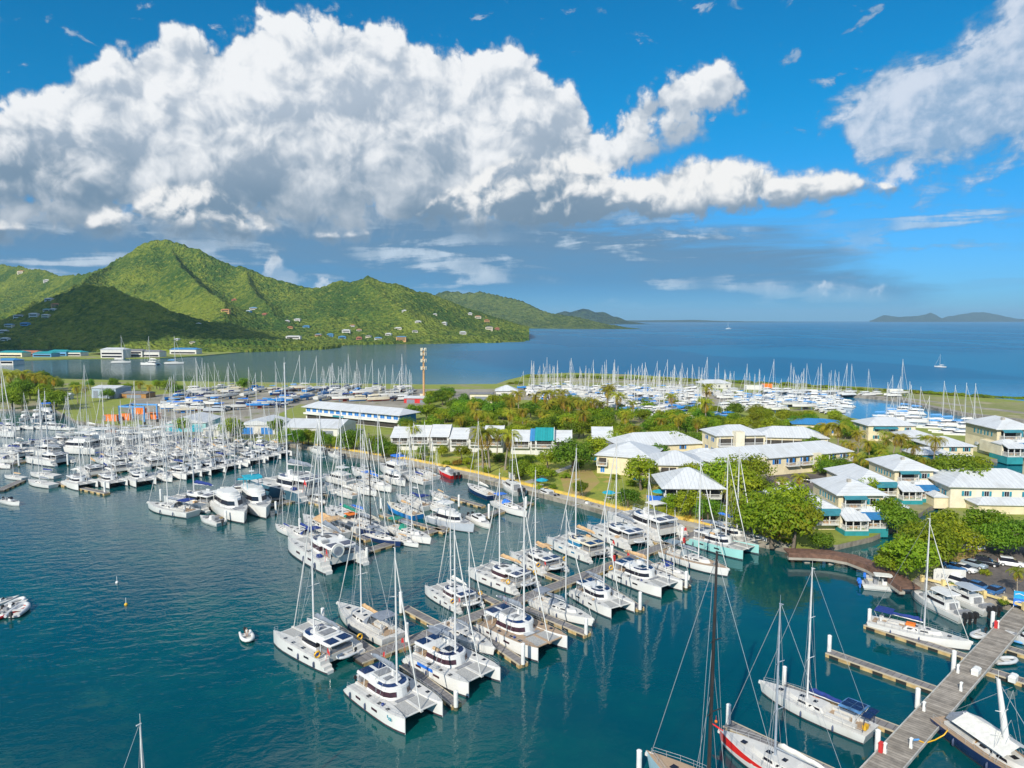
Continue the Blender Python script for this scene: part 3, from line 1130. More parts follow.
def tapered(b, pts, z0, z1, k=0.9, dx=0.0, mi=None):
    p = plan(pts)
    cx = sum(q[0] for q in p) / len(p)
    top = [((x - cx) * k + cx + dx, y * k) for x, y in p]
    b.prism(p[::-1], z0, z1, top[::-1], mi)


def rail_fn(pts, h, every):
    def fn(b):
        pts3 = [Vector(p) for p in pts]
        for hh in (h, h * 0.5):
            b.path([p + Vector((0, 0, hh)) for p in pts3], 0.016, 4)
        for i, p in enumerate(pts3):
            if i % every == 0:
                b.tube(p, p + Vector((0, 0, h)), 0.018, n=4)
    return fn


def rig_fn(mx, mz, top, bow, aft, ys, r=0.022, zb=1.5, backstay=True):
    def fn(b):
        for sg in (-1, 1):
            b.tube((mx - .25, sg * ys, zb), (mx, 0.0, top * 0.97), r, n=4)
            b.tube((mx - .45, sg * ys * 0.96, zb), (mx, sg * 0.02, top * 0.62), r, n=4)
            b.tube((mx + .35, sg * ys * 0.96, zb), (mx, sg * 0.02, top * 0.45), r, n=4)
        if backstay:
            b.tube((aft, 0, zb + .1), (mx - .1, 0, top), r, n=4)
    return fn


def mast_fn(mx, z0, top, r, rake=0.0):
    def fn(b):
        b.path([(mx, 0, z0), (mx - rake * .5, 0, (z0 + top) / 2), (mx - rake, 0, top)], [r, r * 0.95, r * 0.6], 8, None, 0.75)
        b.tube((mx - rake, 0, top), (mx - rake, 0, top + 0.9), 0.02, n=4)
        b.box(mx - rake - .35, mx - rake + .1, -.05, .05, top, top + .06)
    return fn


def spreaders(m, mx, zs, w, key, mat):
    for k, z in enumerate(zs):
        ww = w * (1 - 0.22 * k)
        part('spreader', (key, k), lambda b: b.path([(mx - .25, -ww, z + .08), (mx, 0, z), (mx - .25, ww, z + .08)], [.03, .055, .03], 5), mat, m)


def cover_fn(x0, x1, z, r):
    def fn(b):
        n = 9
        rings = []
        for i in range(n):
            s = i / (n - 1)
            x = x0 + (x1 - x0) * s
            rr = r * (1.0 - 0.42 * s) * (0.55 if i == 0 or i == n - 1 else 1)
            zz = z + rr * 0.9 + 0.04 * math.sin(s * 19)
            rings.append([(x, rr * 0.62 * math.cos(2 * PI * k / 8), zz + rr * (1.25 if math.sin(2 * PI * k / 8) > 0 else .8) * math.sin(2 * PI * k / 8)) for k in range(8)])
        b.loft(rings, True, True, True)
    return fn


def wheel_fn(x, y, z, r=0.42):
    def fn(b):
        pts = [(x + 0.02 * math.cos(2 * PI * k / 12), y + r * math.cos(2 * PI * k / 12), z + r * math.sin(2 * PI * k / 12)) for k in range(13)]
        b.path(pts, 0.025, 4)
        for k in range(3):
            a = PI * k / 3
            b.tube((x, y - r * math.cos(a), z - r * math.sin(a)), (x, y + r * math.cos(a), z + r * math.sin(a)), 0.015, n=4)
        b.box(x + .05, x + .3, y - .15, y + .15, z - .9, z + .15)
    return fn


def set_boat(root, bow, stern, L0, z=0.0):
    a, c = P(*bow, z), P(*stern, z)
    d = a - c
    L = d.length
    root.location = (a + c) / 2
    root.location.z = z
    root.rotation_euler = (0, 0, math.atan2(d.y, d.x))
    s = L / L0
    root.scale = (s, s, s)
    return root


def sailboat(label, bow=None, stern=None, group=None, hull=None, cover=None, hood=None, bimini=None, mastm=None, lod=2, deck=None, bottom=None, stripe=None, jib=True, mast_h=19.5, mast_r=0.135,
             solar_top=False, z=0.0, rake=0.0, extra=None, cat='sailing boat', name='sailing_yacht', stern_arch=False):
    t = thing(name, label, cat, group=group)
    hull, cover, mastm, deck, bottom = hull or gel, cover or greyc, mastm or alu, deck or deckw, bottom or anti
    part('hull', 'mono', mono_hull(), [bottom, stripe or boot, hull, deck], t, 40)
    hp = [(3.6, 0.10), (3.0, 0.62), (1.6, 1.05), (-0.6, 1.28), (-1.9, 1.22)]

    def cabin(b):
        tapered(b, hp, 1.34, 1.92, 0.84)
    cb = part('coachroof', 'mono', cabin, deckw, t, 35)

    def win(b):
        for sg in (-1, 1):
            for x0, x1 in ((-1.3, 0.2), (0.5, 1.7)):
                ya = lambda x: (1.28 if x < -.6 else 1.28 - (x + .6) * 0.105) - 0.085
                b.loft([[(x0, sg * (ya(x0) + .03), 1.56), (x0 + .1, sg * (ya(x0) - .03), 1.82)], [(x1, sg * (ya(x1) + .03), 1.56), (x1 - .15, sg * (ya(x1) - .03), 1.82)]], False)
    part('cabin_window', 'mono', win, glass, cb)
    if lod >= 1:
        for x0, x1, z0, z1 in ((1.2, 1.8, 1.9, 1.96), (-.4, .05, 1.9, 1.96), (4.1, 4.65, 1.6, 1.66)):
            part('deck_hatch', ('mono', x0), lambda b: b.box(x0, x1, -.29, .29, z0, z1), glass, t)

        def cock(b):
            b.box(-6.4, -1.95, -1.0, 1.0, 1.30, 1.345, 1)
            for sg in (-1, 1):
                b.box(-5.6, -1.95, min(sg * .75, sg * 1.35), max(sg * .75, sg * 1.35), 1.30, 1.66, 0)
            b.box(-4.4, -2.6, -.22, .22, 1.34, 1.72, 0)
        part('cockpit', 'mono', cock, [deckw, teak], t)
    m = part('mast', ('mono', mast_h, rake, mast_r), mast_fn(0.9, 1.4, mast_h, mast_r, rake), mastm, t, 60)
    spreaders(m, 0.9 - rake * .5, (mast_h * .38, mast_h * .66), 0.95, ('mono', mast_h, rake), mastm)
    part('rigging', ('mono', mast_h), rig_fn(0.9, 1.4, mast_h, 6.6, -6.8, 1.85, 0.020 if lod > 1 else 0.028), wire, t)
    bm = part('boom', 'mono', lambda b: b.tube((0.75, 0, 2.75), (-4.6, 0, 2.95), 0.09, n=6), mastm, t)
    part('sail_cover', 'mono', cover_fn(0.6, -4.4, 2.85, 0.34), cover, bm, 180)
    if jib == 'thin':
        part('forestay', ('mono', mast_h, rake), lambda b: b.path([(6.85, 0, 1.75), (1.0 - rake, 0, mast_h * .97)], .028, 5), wire, t)
    elif jib:
        part('furled_jib', ('mono', mast_h), lambda b: b.path([(6.85, 0, 1.75), (3.6, 0, mast_h * .52), (1.0 - rake, 0, mast_h * .95)], [0.05, 0.10, 0.045], 6), sailc, t, 60)
    if hood:
        def hd(b):
            rings = []
            for i in range(5):
                a = i / 4 * PI * 0.5
                x, zt = -1.0 - 1.3 * math.sin(a), 1.75 + 0.95 * math.sin(a) ** 0.7
                rings.append([(x, 1.15 * math.cos(q), 1.62 + (zt - 1.62) * math.sin(q)) for q in [PI * k / 8 for k in range(9)]])
            b.loft(rings, False)
        part('sprayhood', 'mono', hd, hood, t, 60)
    if bimini:
        def bi(b):
            rings = [[(x, y, 3.35 + 0.10 * (1 - (y / 1.4) ** 2) - 0.04 * ((x + 4.9) / 1.3) ** 2 + dz) for y in (-1.4, -.9, -.3, .3, .9, 1.4)] for x in (-6.1, -5.3, -4.5, -3.5) for dz in (0,)]
            b.loft(rings, False)
            s0 = len(b.v)
            b.loft([[(x, y, z + .04) for x, y, z in r] for r in rings], False)
        bt = part('bimini', 'mono', bi, bimini, t, 60)
        for x, dx_ in ((-6.0, .9), (-3.6, -.7)):
            part('bimini_bow', ('mono', x), lambda b: b.path([(x + dx_, -1.45, 1.5), (x, -1.4, 3.32), (x, 1.4, 3.32), (x + dx_, 1.45, 1.5)], 0.025, 5), whitem, bt)
        if solar_top:
            part('solar_panel', 'mono', lambda b: [b.box(-5.9 + i * 1.15, -4.85 + i * 1.15, y - .42, y + .42, 3.50, 3.54) for i in (0, 1) for y in (-.5, .5)], solar, bt)
    if stern_arch:
        def arch(b):
            b.path([(-6.5, -1.5, 1.4), (-6.7, -1.45, 3.2), (-6.7, 1.45, 3.2), (-6.5, 1.5, 1.4)], 0.04, 5)
            for y in (-.7, .7):
                b.box(-7.2, -6.2, y - .62, y + .62, 3.24, 3.28)
        part('solar_arch', 'mono', arch, solar, t)
    if lod >= 2:
        rp = []
        for i in range(13):
            s = i / 12
            x = -6.6 + 13.4 * s
            w = 2.05 * (0.88 + .12 * min(1, s / .4)) * (1 if s < .42 else max(0.05, 1 - ((s - .42) / .58) ** 2.3))
            rp.append((x, w, 1.3 + 0.32 * s * s))
        part('guard_rail', 'mono', lambda b: [rail_fn(rp, 0.6, 1)(b), rail_fn([(x, -y, zz) for x, y, zz in rp], 0.6, 1)(b)], wire, t)
        part('steering_wheel', ('mono', -1), wheel_fn(-5.3, -.62, 2.15), alu, t)
        part('steering_wheel', ('mono', 1), wheel_fn(-5.3, .62, 2.15), alu, t)
        for sg in (-1, 1):
            for x in (-3.4, 0.6):
                w = 2.1 if x < 0 else 2.02
                part('fender', ('mono', sg, x), lambda b: b.path([(x, sg * (w + .10), 1.15), (x, sg * (w + .16), 0.95), (x, sg * (w + .16), 0.45), (x, sg * (w + .1), .3)], [0.03, .12, .12, .04], 6), fend, t, 60)
        part('anchor', 'mono', lambda b: [b.tube((6.6, 0, 1.72), (7.5, 0, 1.52), 0.05, n=5), b.box(7.2, 7.45, -.2, .2, 1.25, 1.5)], whitem, t)
    if extra:
        extra(t)
    if bow:
        set_boat(t, bow, stern, 14.0, z)
    return t


# ---- catamaran, 13.5 m
def cat_hulls(sg):
    def fn(b):
        rings = []
        prof = [(-6.75, .50, .42), (-6.2, .62, .45), (-6.15, .63, .85), (-5.55, .70, .90), (-5.5, .70, 1.45), (-4.4, .78, 1.62), (-2, .84, 1.74), (1, .84, 1.80), (3.4, .74, 1.86), (5.0, .52, 1.92), (6.1, .26, 1.96), (6.72, .05, 1.98)]
        for x, w, f in prof:
            dk = -0.4 if x < 6.5 else -0.25
            lv = [(0.0, dk), (0.55, dk * .9), (0.90, 0.0), (0.93, 0.14), (0.945, 0.24), (0.985, max(.3, f * 0.6)), (1.0, f)]
            half = [(x, w * q, z) for q, z in lv]
            rings.append([(a, sg * 2.75 - y, z) for a, y, z in half[::-1]][:-1] + [(a, sg * 2.75 + y, z) for a, y, z in half])
        mi = [2, 2, 1, 0, 0, 0, 0, 0, 0, 1, 2, 2, 3]
        b.loft(rings, True, True, True, mi)
    return fn


CAB = [(2.25, 0.0), (2.15, 0.8), (1.7, 1.55), (0.9, 2.0), (-0.8, 2.18), (-2.7, 2.18)]
ROOF = [(1.85, 0.0), (1.75, 0.8), (1.35, 1.5), (0.5, 1.95), (-0.8, 2.1), (-5.2, 2.1), (-5.6, 1.8), (-5.65, 0.0)]
ROOFF = ROOF[:-1]


def catamaran(label, bow=None, stern=None, group=None, cover=None, hullm=None, deck=None, lod=2, fly='lounge', panes=None, mast_h=20.5, jib=True, bimini=None, solarp=True, deckpad=True,
              z=0.0, extra=None, mast=True, stripe=None, name='sailing_catamaran', cat='catamaran', roofm=None, bottom=None):
    t = thing(name, label, cat, group=group)
    cover, hullm, deck = cover or greyc, hullm or gel, deck or deckw
    panes, roofm = panes or glass, roofm or gel
    for sg in (-1, 1):
        h = part('hull', sg, cat_hulls(sg), [bottom or anti, stripe or boot, hullm, deck], t, 40)
        if lod >= 1:
            y = sg * (2.75 + 0.845)
            for x0, x1 in ((-3.0, -1.9), (0.7, 1.9)):
                part('hull_window', (sg, x0), lambda b: b.box(x0, x1, y - .03, y + .006, 1.02, 1.30), panes, h)
        if lod >= 1:
            for x in (-.9, 1.5, 3.4):
                part('deck_hatch', (sg, x), lambda b: b.box(x - .25, x + .25, sg * 2.95 - .24, sg * 2.95 + .24, 1.70 if x < 0 else 1.78, 1.85 if x < 2 else 1.90), glass, h)

    def bridge(b):
        b.box(-5.3, 2.6, -2.3, 2.3, 0.72, 1.70)
        b.loft([[(2.6, -2.3, .95), (2.6, 2.3, .95), (2.6, 2.3, 1.76), (2.6, -2.3, 1.76)], [(3.0, -2.2, 1.25), (3.0, 2.2, 1.25), (3.0, 2.2, 1.76), (3.0, -2.2, 1.76)]], True, True, True)
        b.tube((5.95, -2.55, 1.62), (5.95, 2.55, 1.62), 0.12, n=6)
        b.box(3.0, 6.3, -.18, .18, 1.55, 1.78)
    part('bridge_deck', 0, bridge, deck, t)
    part('trampoline', 0, lambda b: [b.box(3.0, 5.9, min(s * .2, s * 2.2), max(s * .2, s * 2.2), 1.66, 1.69) for s in (-1, 1)], net, t)

    def cabin(b):
        tapered(b, CAB, 1.70, 2.86, 0.90, -0.12)
    cb = part('saloon', 0, cabin, gel, t, 35)

    def band(b):
        p = plan(CAB)
        cx = sum(q[0] for q in p) / len(p)
        rr = []
        for zz, k, dxx in ((2.02, 0.975, -.03), (2.62, 0.925, -.09)):
            rr.append([((x - cx) * k + cx + dxx + (0.03 if x > cx else 0), y * k + math.copysign(.035, y), zz) for x, y in p[1:-1]])
        b.loft(rr, False)
    part('saloon_window', 0, band, panes, cb)

    def roof(b):
        p = plan(ROOFF)
        cx = -1.9
        rings = []
        for zz, k in ((2.80, 0.97), (2.86, 1.0), (2.98, 1.0), (3.06, 0.95), (3.12, 0.78)):
            rings.append([((x - cx) * k + cx, y * k, zz) for x, y in p])
        b.loft(rings, True, True, True)
        for s in (-1, 1):
            b.path([(-5.35, s * 1.85, 1.6), (-5.25, s * 1.85, 2.85)], 0.06, 5)
            b.path([(-3.6, s * 2.05, 1.6), (-3.5, s * 2.0, 2.85)], 0.05, 5)
    rf = part('hardtop', 0, roof, roofm, t, 35)
    if solarp:
        for s in (-1, 1):
            part('solar_panel', s, lambda b: b.box(-5.35, -3.75, min(s * .25, s * 1.75), max(s * .25, s * 1.75), 3.10, 3.15), solar, rf)

        def fw(b):
            p = plan([(1.55, 0.25), (1.42, .85), (1.05, 1.4), (.35, 1.75), (-.75, 1.86)])
            q = [((x + 1.9) * 0.80 - 1.9 - .1, y * .76) for x, y in p]
            n = len(p) // 2
            for a, c in ((p[:n], q[:n]), (p[n:], q[n:])):
                b.loft([[(x, y, 3.085) for x, y in a], [(x, y, 3.15) for x, y in c]], False)
        part('roof_window', 0, fw, navyroof if fly == 'lounge' else solar, rf)
    if fly == 'lounge':
        def fl(b):
            b.prism(plan([(.2, 0.5), (0, 1.2), (-1.2, 1.45), (-3.2, 1.4), (-3.3, 1.2)])[::-1], 3.10, 3.34, None, 0)
            b.box(-2.9, -1.6, -1.0, 1.0, 3.34, 3.50, 1)
            b.box(-.9, -.1, -.9, .2, 3.34, 3.42, 1)
            b.box(-1.0, -.6, .5, 1.1, 3.34, 4.0, 0)
        part('flybridge_lounge', 0, fl, [gel, cush], rf)
        if lod >= 2:
            part('steering_wheel', 'cat', wheel_fn(-1.1, .8, 3.95, .36), alu, rf)
    else:
        def he(b):
            b.box(-2.6, -1.5, 0.9, 1.9, 2.95, 3.55, 0)
            b.box(-3.2, -2.6, 1.0, 1.8, 2.95, 3.40, 1)
            b.box(-1.0, .4, -.6, .6, 3.1, 3.16, 2)
        part('helm_station', 0, he, [gel, cush, glass], rf)
    if bimini:
        def bi(b):
            rings = [[(x, y, 5.05 + .1 * (1 - (y / 1.3) ** 2)) for y in (-1.3, -.6, 0, .6, 1.3)] for x in (-3.6, -2.4, -1.2)]
            b.loft(rings, False)
            b.loft([[(x, y, zz + .04) for x, y, zz in r] for r in rings], False)
        bt = part('bimini', 'cat', bi, bimini, t, 60)
        for x in (-3.5, -1.3):
            part('bimini_bow', ('cat', x), lambda b: b.path([(x, -1.3, 3.0), (x, -1.3, 5.03), (x, 1.3, 5.03), (x, 1.3, 3.0)], 0.025, 4), whitem, bt)

    def cock(b):
        b.box(-5.25, -2.7, -2.0, 2.0, 1.70, 1.73, 0)
        b.box(-5.2, -4.6, -1.9, 1.9, 1.73, 2.15, 1)
        b.box(-4.6, -2.9, 1.2, 1.9, 1.73, 2.15, 1)
        b.box(-4.3, -3.2, -.5, .6, 1.73, 2.4, 2)
    part('cockpit', 0, cock, [teak, cush, deckw], t)
    if deckpad:
        part('foredeck_cushion', 0, lambda b: b.box(2.35, 2.95, -1.3, 1.3, 1.70, 1.84), cush, t)
    if mast:
        m = part('mast', ('cat', mast_h), mast_fn(0.95, 3.0, mast_h, 0.16), alu, t, 60)
        spreaders(m, 0.95, (mast_h * .45, mast_h * .70), 0.95, ('cat', mast_h), alu)
        part('rigging', ('cat', mast_h), rig_fn(0.95, 3, mast_h, 5.9, -6, 3.25, 0.020 if lod > 1 else 0.028, 1.75, False), wire, t)
        bm = part('boom', 'cat', lambda b: b.tube((0.8, 0, 4.55), (-5.0, 0, 4.85), 0.11, n=6), alu, t)
        part('sail_cover', 'cat', cover_fn(0.6, -4.9, 4.65, 0.42), cover, bm, 180)
        if jib:
            part('furled_jib', ('cat', mast_h), lambda b: b.path([(5.9, 0, 1.8), (3.4, 0, mast_h * .5), (1.05, 0, mast_h * .93)], [0.06, 0.115, 0.05], 6), sailc, t, 60)
    if lod >= 2:
        rp = [(-5.3, 3.45, 1.5), (-3.8, 3.50, 1.66), (-2.2, 3.53, 1.73), (-.6, 3.53, 1.77), (1.0, 3.53, 1.8), (2.6, 3.48, 1.84), (4.0, 3.35, 1.88), (5.3, 3.15, 1.93), (6.4, 2.85, 1.97), (6.2, 2.4, 1.96)]
        part('guard_rail', 'cat', lambda b: [rail_fn(rp, 0.6, 1)(b), rail_fn([(x, -y, zz) for x, y, zz in rp], 0.6, 1)(b)], wire, t)

        for sg in (-1, 1):
            for x in (-4.3, -0.7):
                part('fender', ('cat', sg, x), lambda b: b.path([(x, sg * 3.68, 1.25), (x, sg * 3.72, 1.05), (x, sg * 3.72, 0.5), (x, sg * 3.68, .35)], [0.03, .12, .12, .04], 6), fend, t, 60)
    if extra:
        extra(t)
    if bow:
        set_boat(t, bow, stern, 13.5, z)
    return t


# ---- motor boats
def motor_yacht(label, bow, stern, group=None, hull=None, fly=True, top=None, lod=1, z=0.0, name='motor_yacht', cat='motor yacht', extra=None):
    t = thing(name, label, cat, group=group)
    part('hull', 'motor', mono_hull(14.0, 4.6, 1.75, 0.97), [anti, boot, hull or gel, deckw], t, 40)
    hp = [(3.4, 0.3), (2.6, 1.25), (0.5, 1.75), (-3.6, 1.8)]
    cb = part('cabin', 'motor', lambda b: tapered(b, hp, 1.75, 3.25, 0.86, -.35), gel, t, 35)

    def win(b):
        p = plan(hp)
        cx = sum(q[0] for q in p) / len(p)
        rr = []
        for zz, k, dxx in ((2.25, .963, -.10), (2.95, .898, -.26)):
            rr.append([((x - cx) * k + cx + dxx + .03, y * k + math.copysign(.04, y), zz) for x, y in p])
        b.loft(rr, False)
    part('cabin_window', 'motor', win, glass, cb)

    def up(b):
        tapered(b, [(1.6, 0.4), (1.0, 1.3), (-1, 1.6), (-5.2, 1.6)], 3.22, 3.42, 1.0)
        tapered(b, [(0.6, 0.5), (0.2, 1.2), (-1.2, 1.35), (-3.6, 1.35)], 3.42, 3.95, .95)
        b.box(-6.2, -3.6, -2.0, 2.0, 1.62, 1.80)
        for s in (-1, 1):
            b.tube((-5.0, s * 1.5, 1.7), (-4.9, s * 1.5, 3.25), 0.06, n=5)
    part('flybridge', 'motor', up, gel, t, 35)
    if fly:
        ht = part('hardtop', 'motor', lambda b: [tapered(b, [(0, 0.5), (-.3, 1.2), (-1.4, 1.5), (-4.2, 1.5)], 5.4, 5.55, 0.97)] + [b.tube((x, s * 1.25, 3.4), (x - .1, s * 1.3, 5.42), 0.05, n=5) for x in (-.8, -3.8) for s in (-1, 1)], top or gel, t, 35)
        part('radar_mast', 'motor', lambda b: [b.tube((-3, 0, 5.5), (-3.2, 0, 7.2), 0.06, n=5), b.box(-3.5, -2.9, -.4, .4, 6.2, 6.4)], whitem, ht)

    def deckrail(b):
        rp = [(-1, 2.15, 1.75), (1.0, 2.1, 1.8), (3.0, 1.9, 1.9), (4.8, 1.4, 2.0), (6.2, .6, 2.1), (6.6, 0.05, 2.12)]
        rail_fn(rp, 0.65, 1)(b)
        rail_fn([(x, -y, zz) for x, y, zz in rp], 0.65, 1)(b)
    part('guard_rail', 'motor', deckrail, wire, t)
    part('seat_cushion', 'motor', lambda b: [b.box(-5.9, -5.3, -1.6, 1.6, 1.8, 2.2), b.box(3.6, 5.0, -.8, .8, 1.95, 2.1)], cush, t)
    if extra:
        extra(t)
    return set_boat(t, bow, stern, 14.0, z)


def outboard(b, x, y, z, s=1.0):
    b.prism([(x - .45 * s, y - .2 * s), (x + .25 * s, y - .24 * s), (x + .25 * s, y + .24 * s), (x - .45 * s, y + .2 * s)], z + .2 * s, z + .85 * s, [(x - .32 * s, y - .15 * s), (x + .2 * s, y - .18 * s), (x + .2 * s, y + .18 * s), (x - .32 * s, y + .15 * s)])
    b.box(x - .15 * s, x + .1 * s, y - .08 * s, y + .08 * s, z - .7 * s, z + .2 * s)


def speedboat(label, bow, stern, group=None, top='t', topm=None, hull=None, engines=2, engm=None, z=0.0, name='speedboat', cat='motor boat', long_cabin=False, extra=None):
    t = thing(name, label, cat, group=group)
    part('hull', 'speed', mono_hull(9.0, 2.9, 1.0, 0.97), [hull or gel, boot, hull or gel, deckw], t, 40)

    def con(b):
        b.box(-4.0, 1.2, -1.05, 1.05, 0.93, 0.985, 1)
        b.prism([(-.9, -.5), (.5, -.4), (.5, .4), (-.9, .5)], .98, 2.0, [(-.9, -.45), (.1, -.35), (.1, .35), (-.9, .45)], 0)
        b.box(-2.4, -1.7, -.55, .55, .98, 1.75, 2)
        b.box(-3.9, -3.3, -1.0, 1.0, .98, 1.4, 2)
        b.box(1.3, 2.6, -.7, .7, 1.0, 1.35, 2)
    part('console', 'speed', con, [gel, deckw, cush], t)
    part('windscreen', 'speed', lambda b: b.loft([[(.52, -.42, 1.7), (-.7, -.55, 1.7)], [(.05, -.36, 2.25), (-.8, -.45, 2.1)]], False) and b.loft([[(.53, -.4, 1.6), (.53, .4, 1.6)], [(.12, -.36, 2.25), (.12, .36, 2.25)]], False), glass, t)
    if long_cabin:
        def lc(b):
            tapered(b, [(2.6, .3), (1.8, .95), (0, 1.2), (-2.2, 1.2)], 1.0, 1.9, .85, -.3)
        part('cabin', 'speed', lc, gel, t, 35)

        def lw(b):
            tapered(b, [(2.1, .32), (1.5, .88), (0, 1.14), (-1.9, 1.14)], 1.45, 1.8, .93, -.1)
        part('cabin_window', 'speed', lw, glass, t, 35)
    if top:
        tp = part('t_top', 'speed', lambda b: tapered(b, [(.9, .5), (.5, 1.05), (-2.3, 1.1)], 2.75, 2.86, .96), topm or whitem, t, 35)
        part('top_frame', 'speed', lambda b: [b.tube((x, s * .75, 1.0), (x * .9, s * .9, 2.76), 0.035, n=5) for x in (-1.7, .3) for s in (-1, 1)], whitem, tp)
    if engines:
        for y in ((0,) if engines == 1 else (-.55, .55) if engines == 2 else (-.8, 0, .8)):
            part('outboard_motor', ('speed', y), lambda b: outboard(b, -4.75, y, .75), engm or black, t, 35)
    if extra:
        extra(t)
    return set_boat(t, bow, stern, 9.0, z)


def dinghy(label, bow, stern, group=None, tube=None, engine=True, z=0.0, L=None, name='inflatable_dinghy', cat='dinghy', at=None, rz=0, extra=None):
    t = thing(name, label, cat, group=group)
    r = 0.22

    def tb(b):
        pts = [(-1.6, .62, .32), (0, .66, .32), (.8, .58, .36), (1.35, .32, .42), (1.5, 0, .45), (1.35, -.32, .42), (.8, -.58, .36), (0, -.66, .32), (-1.6, -.62, .32)]
        b.path(pts, [r * .7] + [r] * 7 + [r * .7], 8)
    part('inflatable_tube', 0, tb, tube or hyp, t, 60)
    part('floor', 0, lambda b: b.prism([(-1.45, -.5), (.9, -.45), (1.25, 0), (.9, .45), (-1.45, .5)], 0.08, .2), deckw, t)
    part('bench', 0, lambda b: b.box(-.4, -.05, -.55, .55, .38, .46), deckw, t)
    if engine:
        part('outboard_motor', 0, lambda b: outboard(b, -1.75, 0, .30, .62), black, t, 35)
    if extra:
        extra(t)
    if at is not None:
        t.location, t.rotation_euler = at, (0, 0, rz)
        t.scale = ((L or 3.2) / 3.2,) * 3
        return t
    return set_boat(t, bow, stern, 3.2, z)

# ------------------------------------------------------------------ buildings
roof_w = ribbed('white_sheet_roof', (0.58, 0.60, 0.62), 1.0, 0, 0.45, 0.03, 0.82, 0.10)
roof_wy = ribbed('white_sheet_roof_cross', (0.58, 0.60, 0.62), 1.0, 1, 0.45, 0.03, 0.82, 0.10)
roof_g = ribbed('grey_sheet_roof', (0.20, 0.20, 0.21), 0.9, 0, 0.6, 0.03, 0.7, 0.12)
roof_t = ribbed('teal_sheet_roof', (0.01, 0.28, 0.30), 0.9, 0, 0.5, 0.03, 0.7, 0.12)
roof_b = ribbed('blue_sheet_roof', (0.04, 0.22, 0.48), 0.9, 0, 0.5, 0.03, 0.7, 0.12)
cream_w = pm('cream_render', (0.70, 0.61, 0.41), 0.85, 0.10, 0.5, dirt=(0.42, 0.34, 0.2, 0.4))
cream_p = pm('pale_cream_render', (0.71, 0.65, 0.50), 0.85, 0.10, 0.5, dirt=(0.46, 0.38, 0.24, 0.4))
white_w = pm('white_render', (0.62, 0.61, 0.58), 0.85, 0.08, 0.5, dirt=(0.45, 0.42, 0.36, 0.4))
olive_w = ribbed('khaki_shade_siding', (0.46, 0.42, 0.27), 0.4, 2, 0.8, 0.02, 0.8, 0.06)  # khaki tone carries the side walls' shade
blue_w = pm('blue_render', (0.13, 0.30, 0.55), 0.8, 0.12, 0.5)
teal_w = pm('teal_boarding', (0.02, 0.25, 0.28), 0.8, 0.15, 0.6)
shut_t = pm('teal_shutter', (0.015, 0.22, 0.30), 0.7, 0.15, 1.0)
shut_b = pm('blue_shutter', (0.02, 0.18, 0.52), 0.7, 0.15, 1.0)
shut_r = pm('red_shutter', (0.42, 0.06, 0.05), 0.7, 0.15, 1.0)
awn_t = pm('teal_awning', (0.03, 0.19, 0.24), 0.8, 0.15, 1.0)
awn_b = pm('blue_awning', (0.02, 0.16, 0.38), 0.8, 0.15, 1.0)
trimw = pm('white_trim_paint', (0.66, 0.66, 0.64), 0.6, 0.06, 1.0)
dark_in = pm('painted_room_shade', (0.05, 0.045, 0.04), 0.9, 0.3, 0.6)  # flat dark colour painted in for the shade inside rooms


def bld(name, label, cat, org, rz=0.0, group=None):
    return thing(name, label, cat, (org[0], org[1], org[2] if len(org) > 2 else LZ), rz, 1.0, group)


UID = [0]


def uniq():
    UID[0] += 1
    return UID[0]


def wall(t, x0, x1, y0, y1, z0, z1, mat, name='wall'):
    return part(name, uniq(), lambda b: b.box(x0, x1, y0, y1, z0, z1), mat, t)


def hip(t, x0, x1, y0, y1, z, h, over=0.7, mat=None, ridge=None, name='roof', inset=1.0):
    """hipped roof with a thin fascia; the ridge follows the longer side; inset 0 makes gables"""
    x0, x1, y0, y1 = x0 - over, x1 + over, y0 - over, y1 + over
    w, d = x1 - x0, y1 - y0

    def fn(b):
        if w >= d:
            i = d / 2 * inset * 0.95
            r0, r1 = (x0 + i, (y0 + y1) / 2, z + h), (x1 - i, (y0 + y1) / 2, z + h)
            f = [(0, 1, 5, 4), (1, 2, 5), (2, 3, 4, 5), (3, 0, 4)]
        else:
            i = w / 2 * inset * 0.95
            r0, r1 = ((x0 + x1) / 2, y0 + i, z + h), ((x0 + x1) / 2, y1 - i, z + h)
            f = [(0, 1, 4), (1, 2, 5, 4), (2, 3, 5), (3, 0, 4, 5)]
        b.add([(x0, y0, z), (x1, y0, z), (x1, y1, z), (x0, y1, z), r0, r1], f)
        b.box(x0, x1, y0, y1, z - .18, z - .002)
    return part(name, uniq(), fn, mat or (roof_w if w >= d else roof_wy), t)


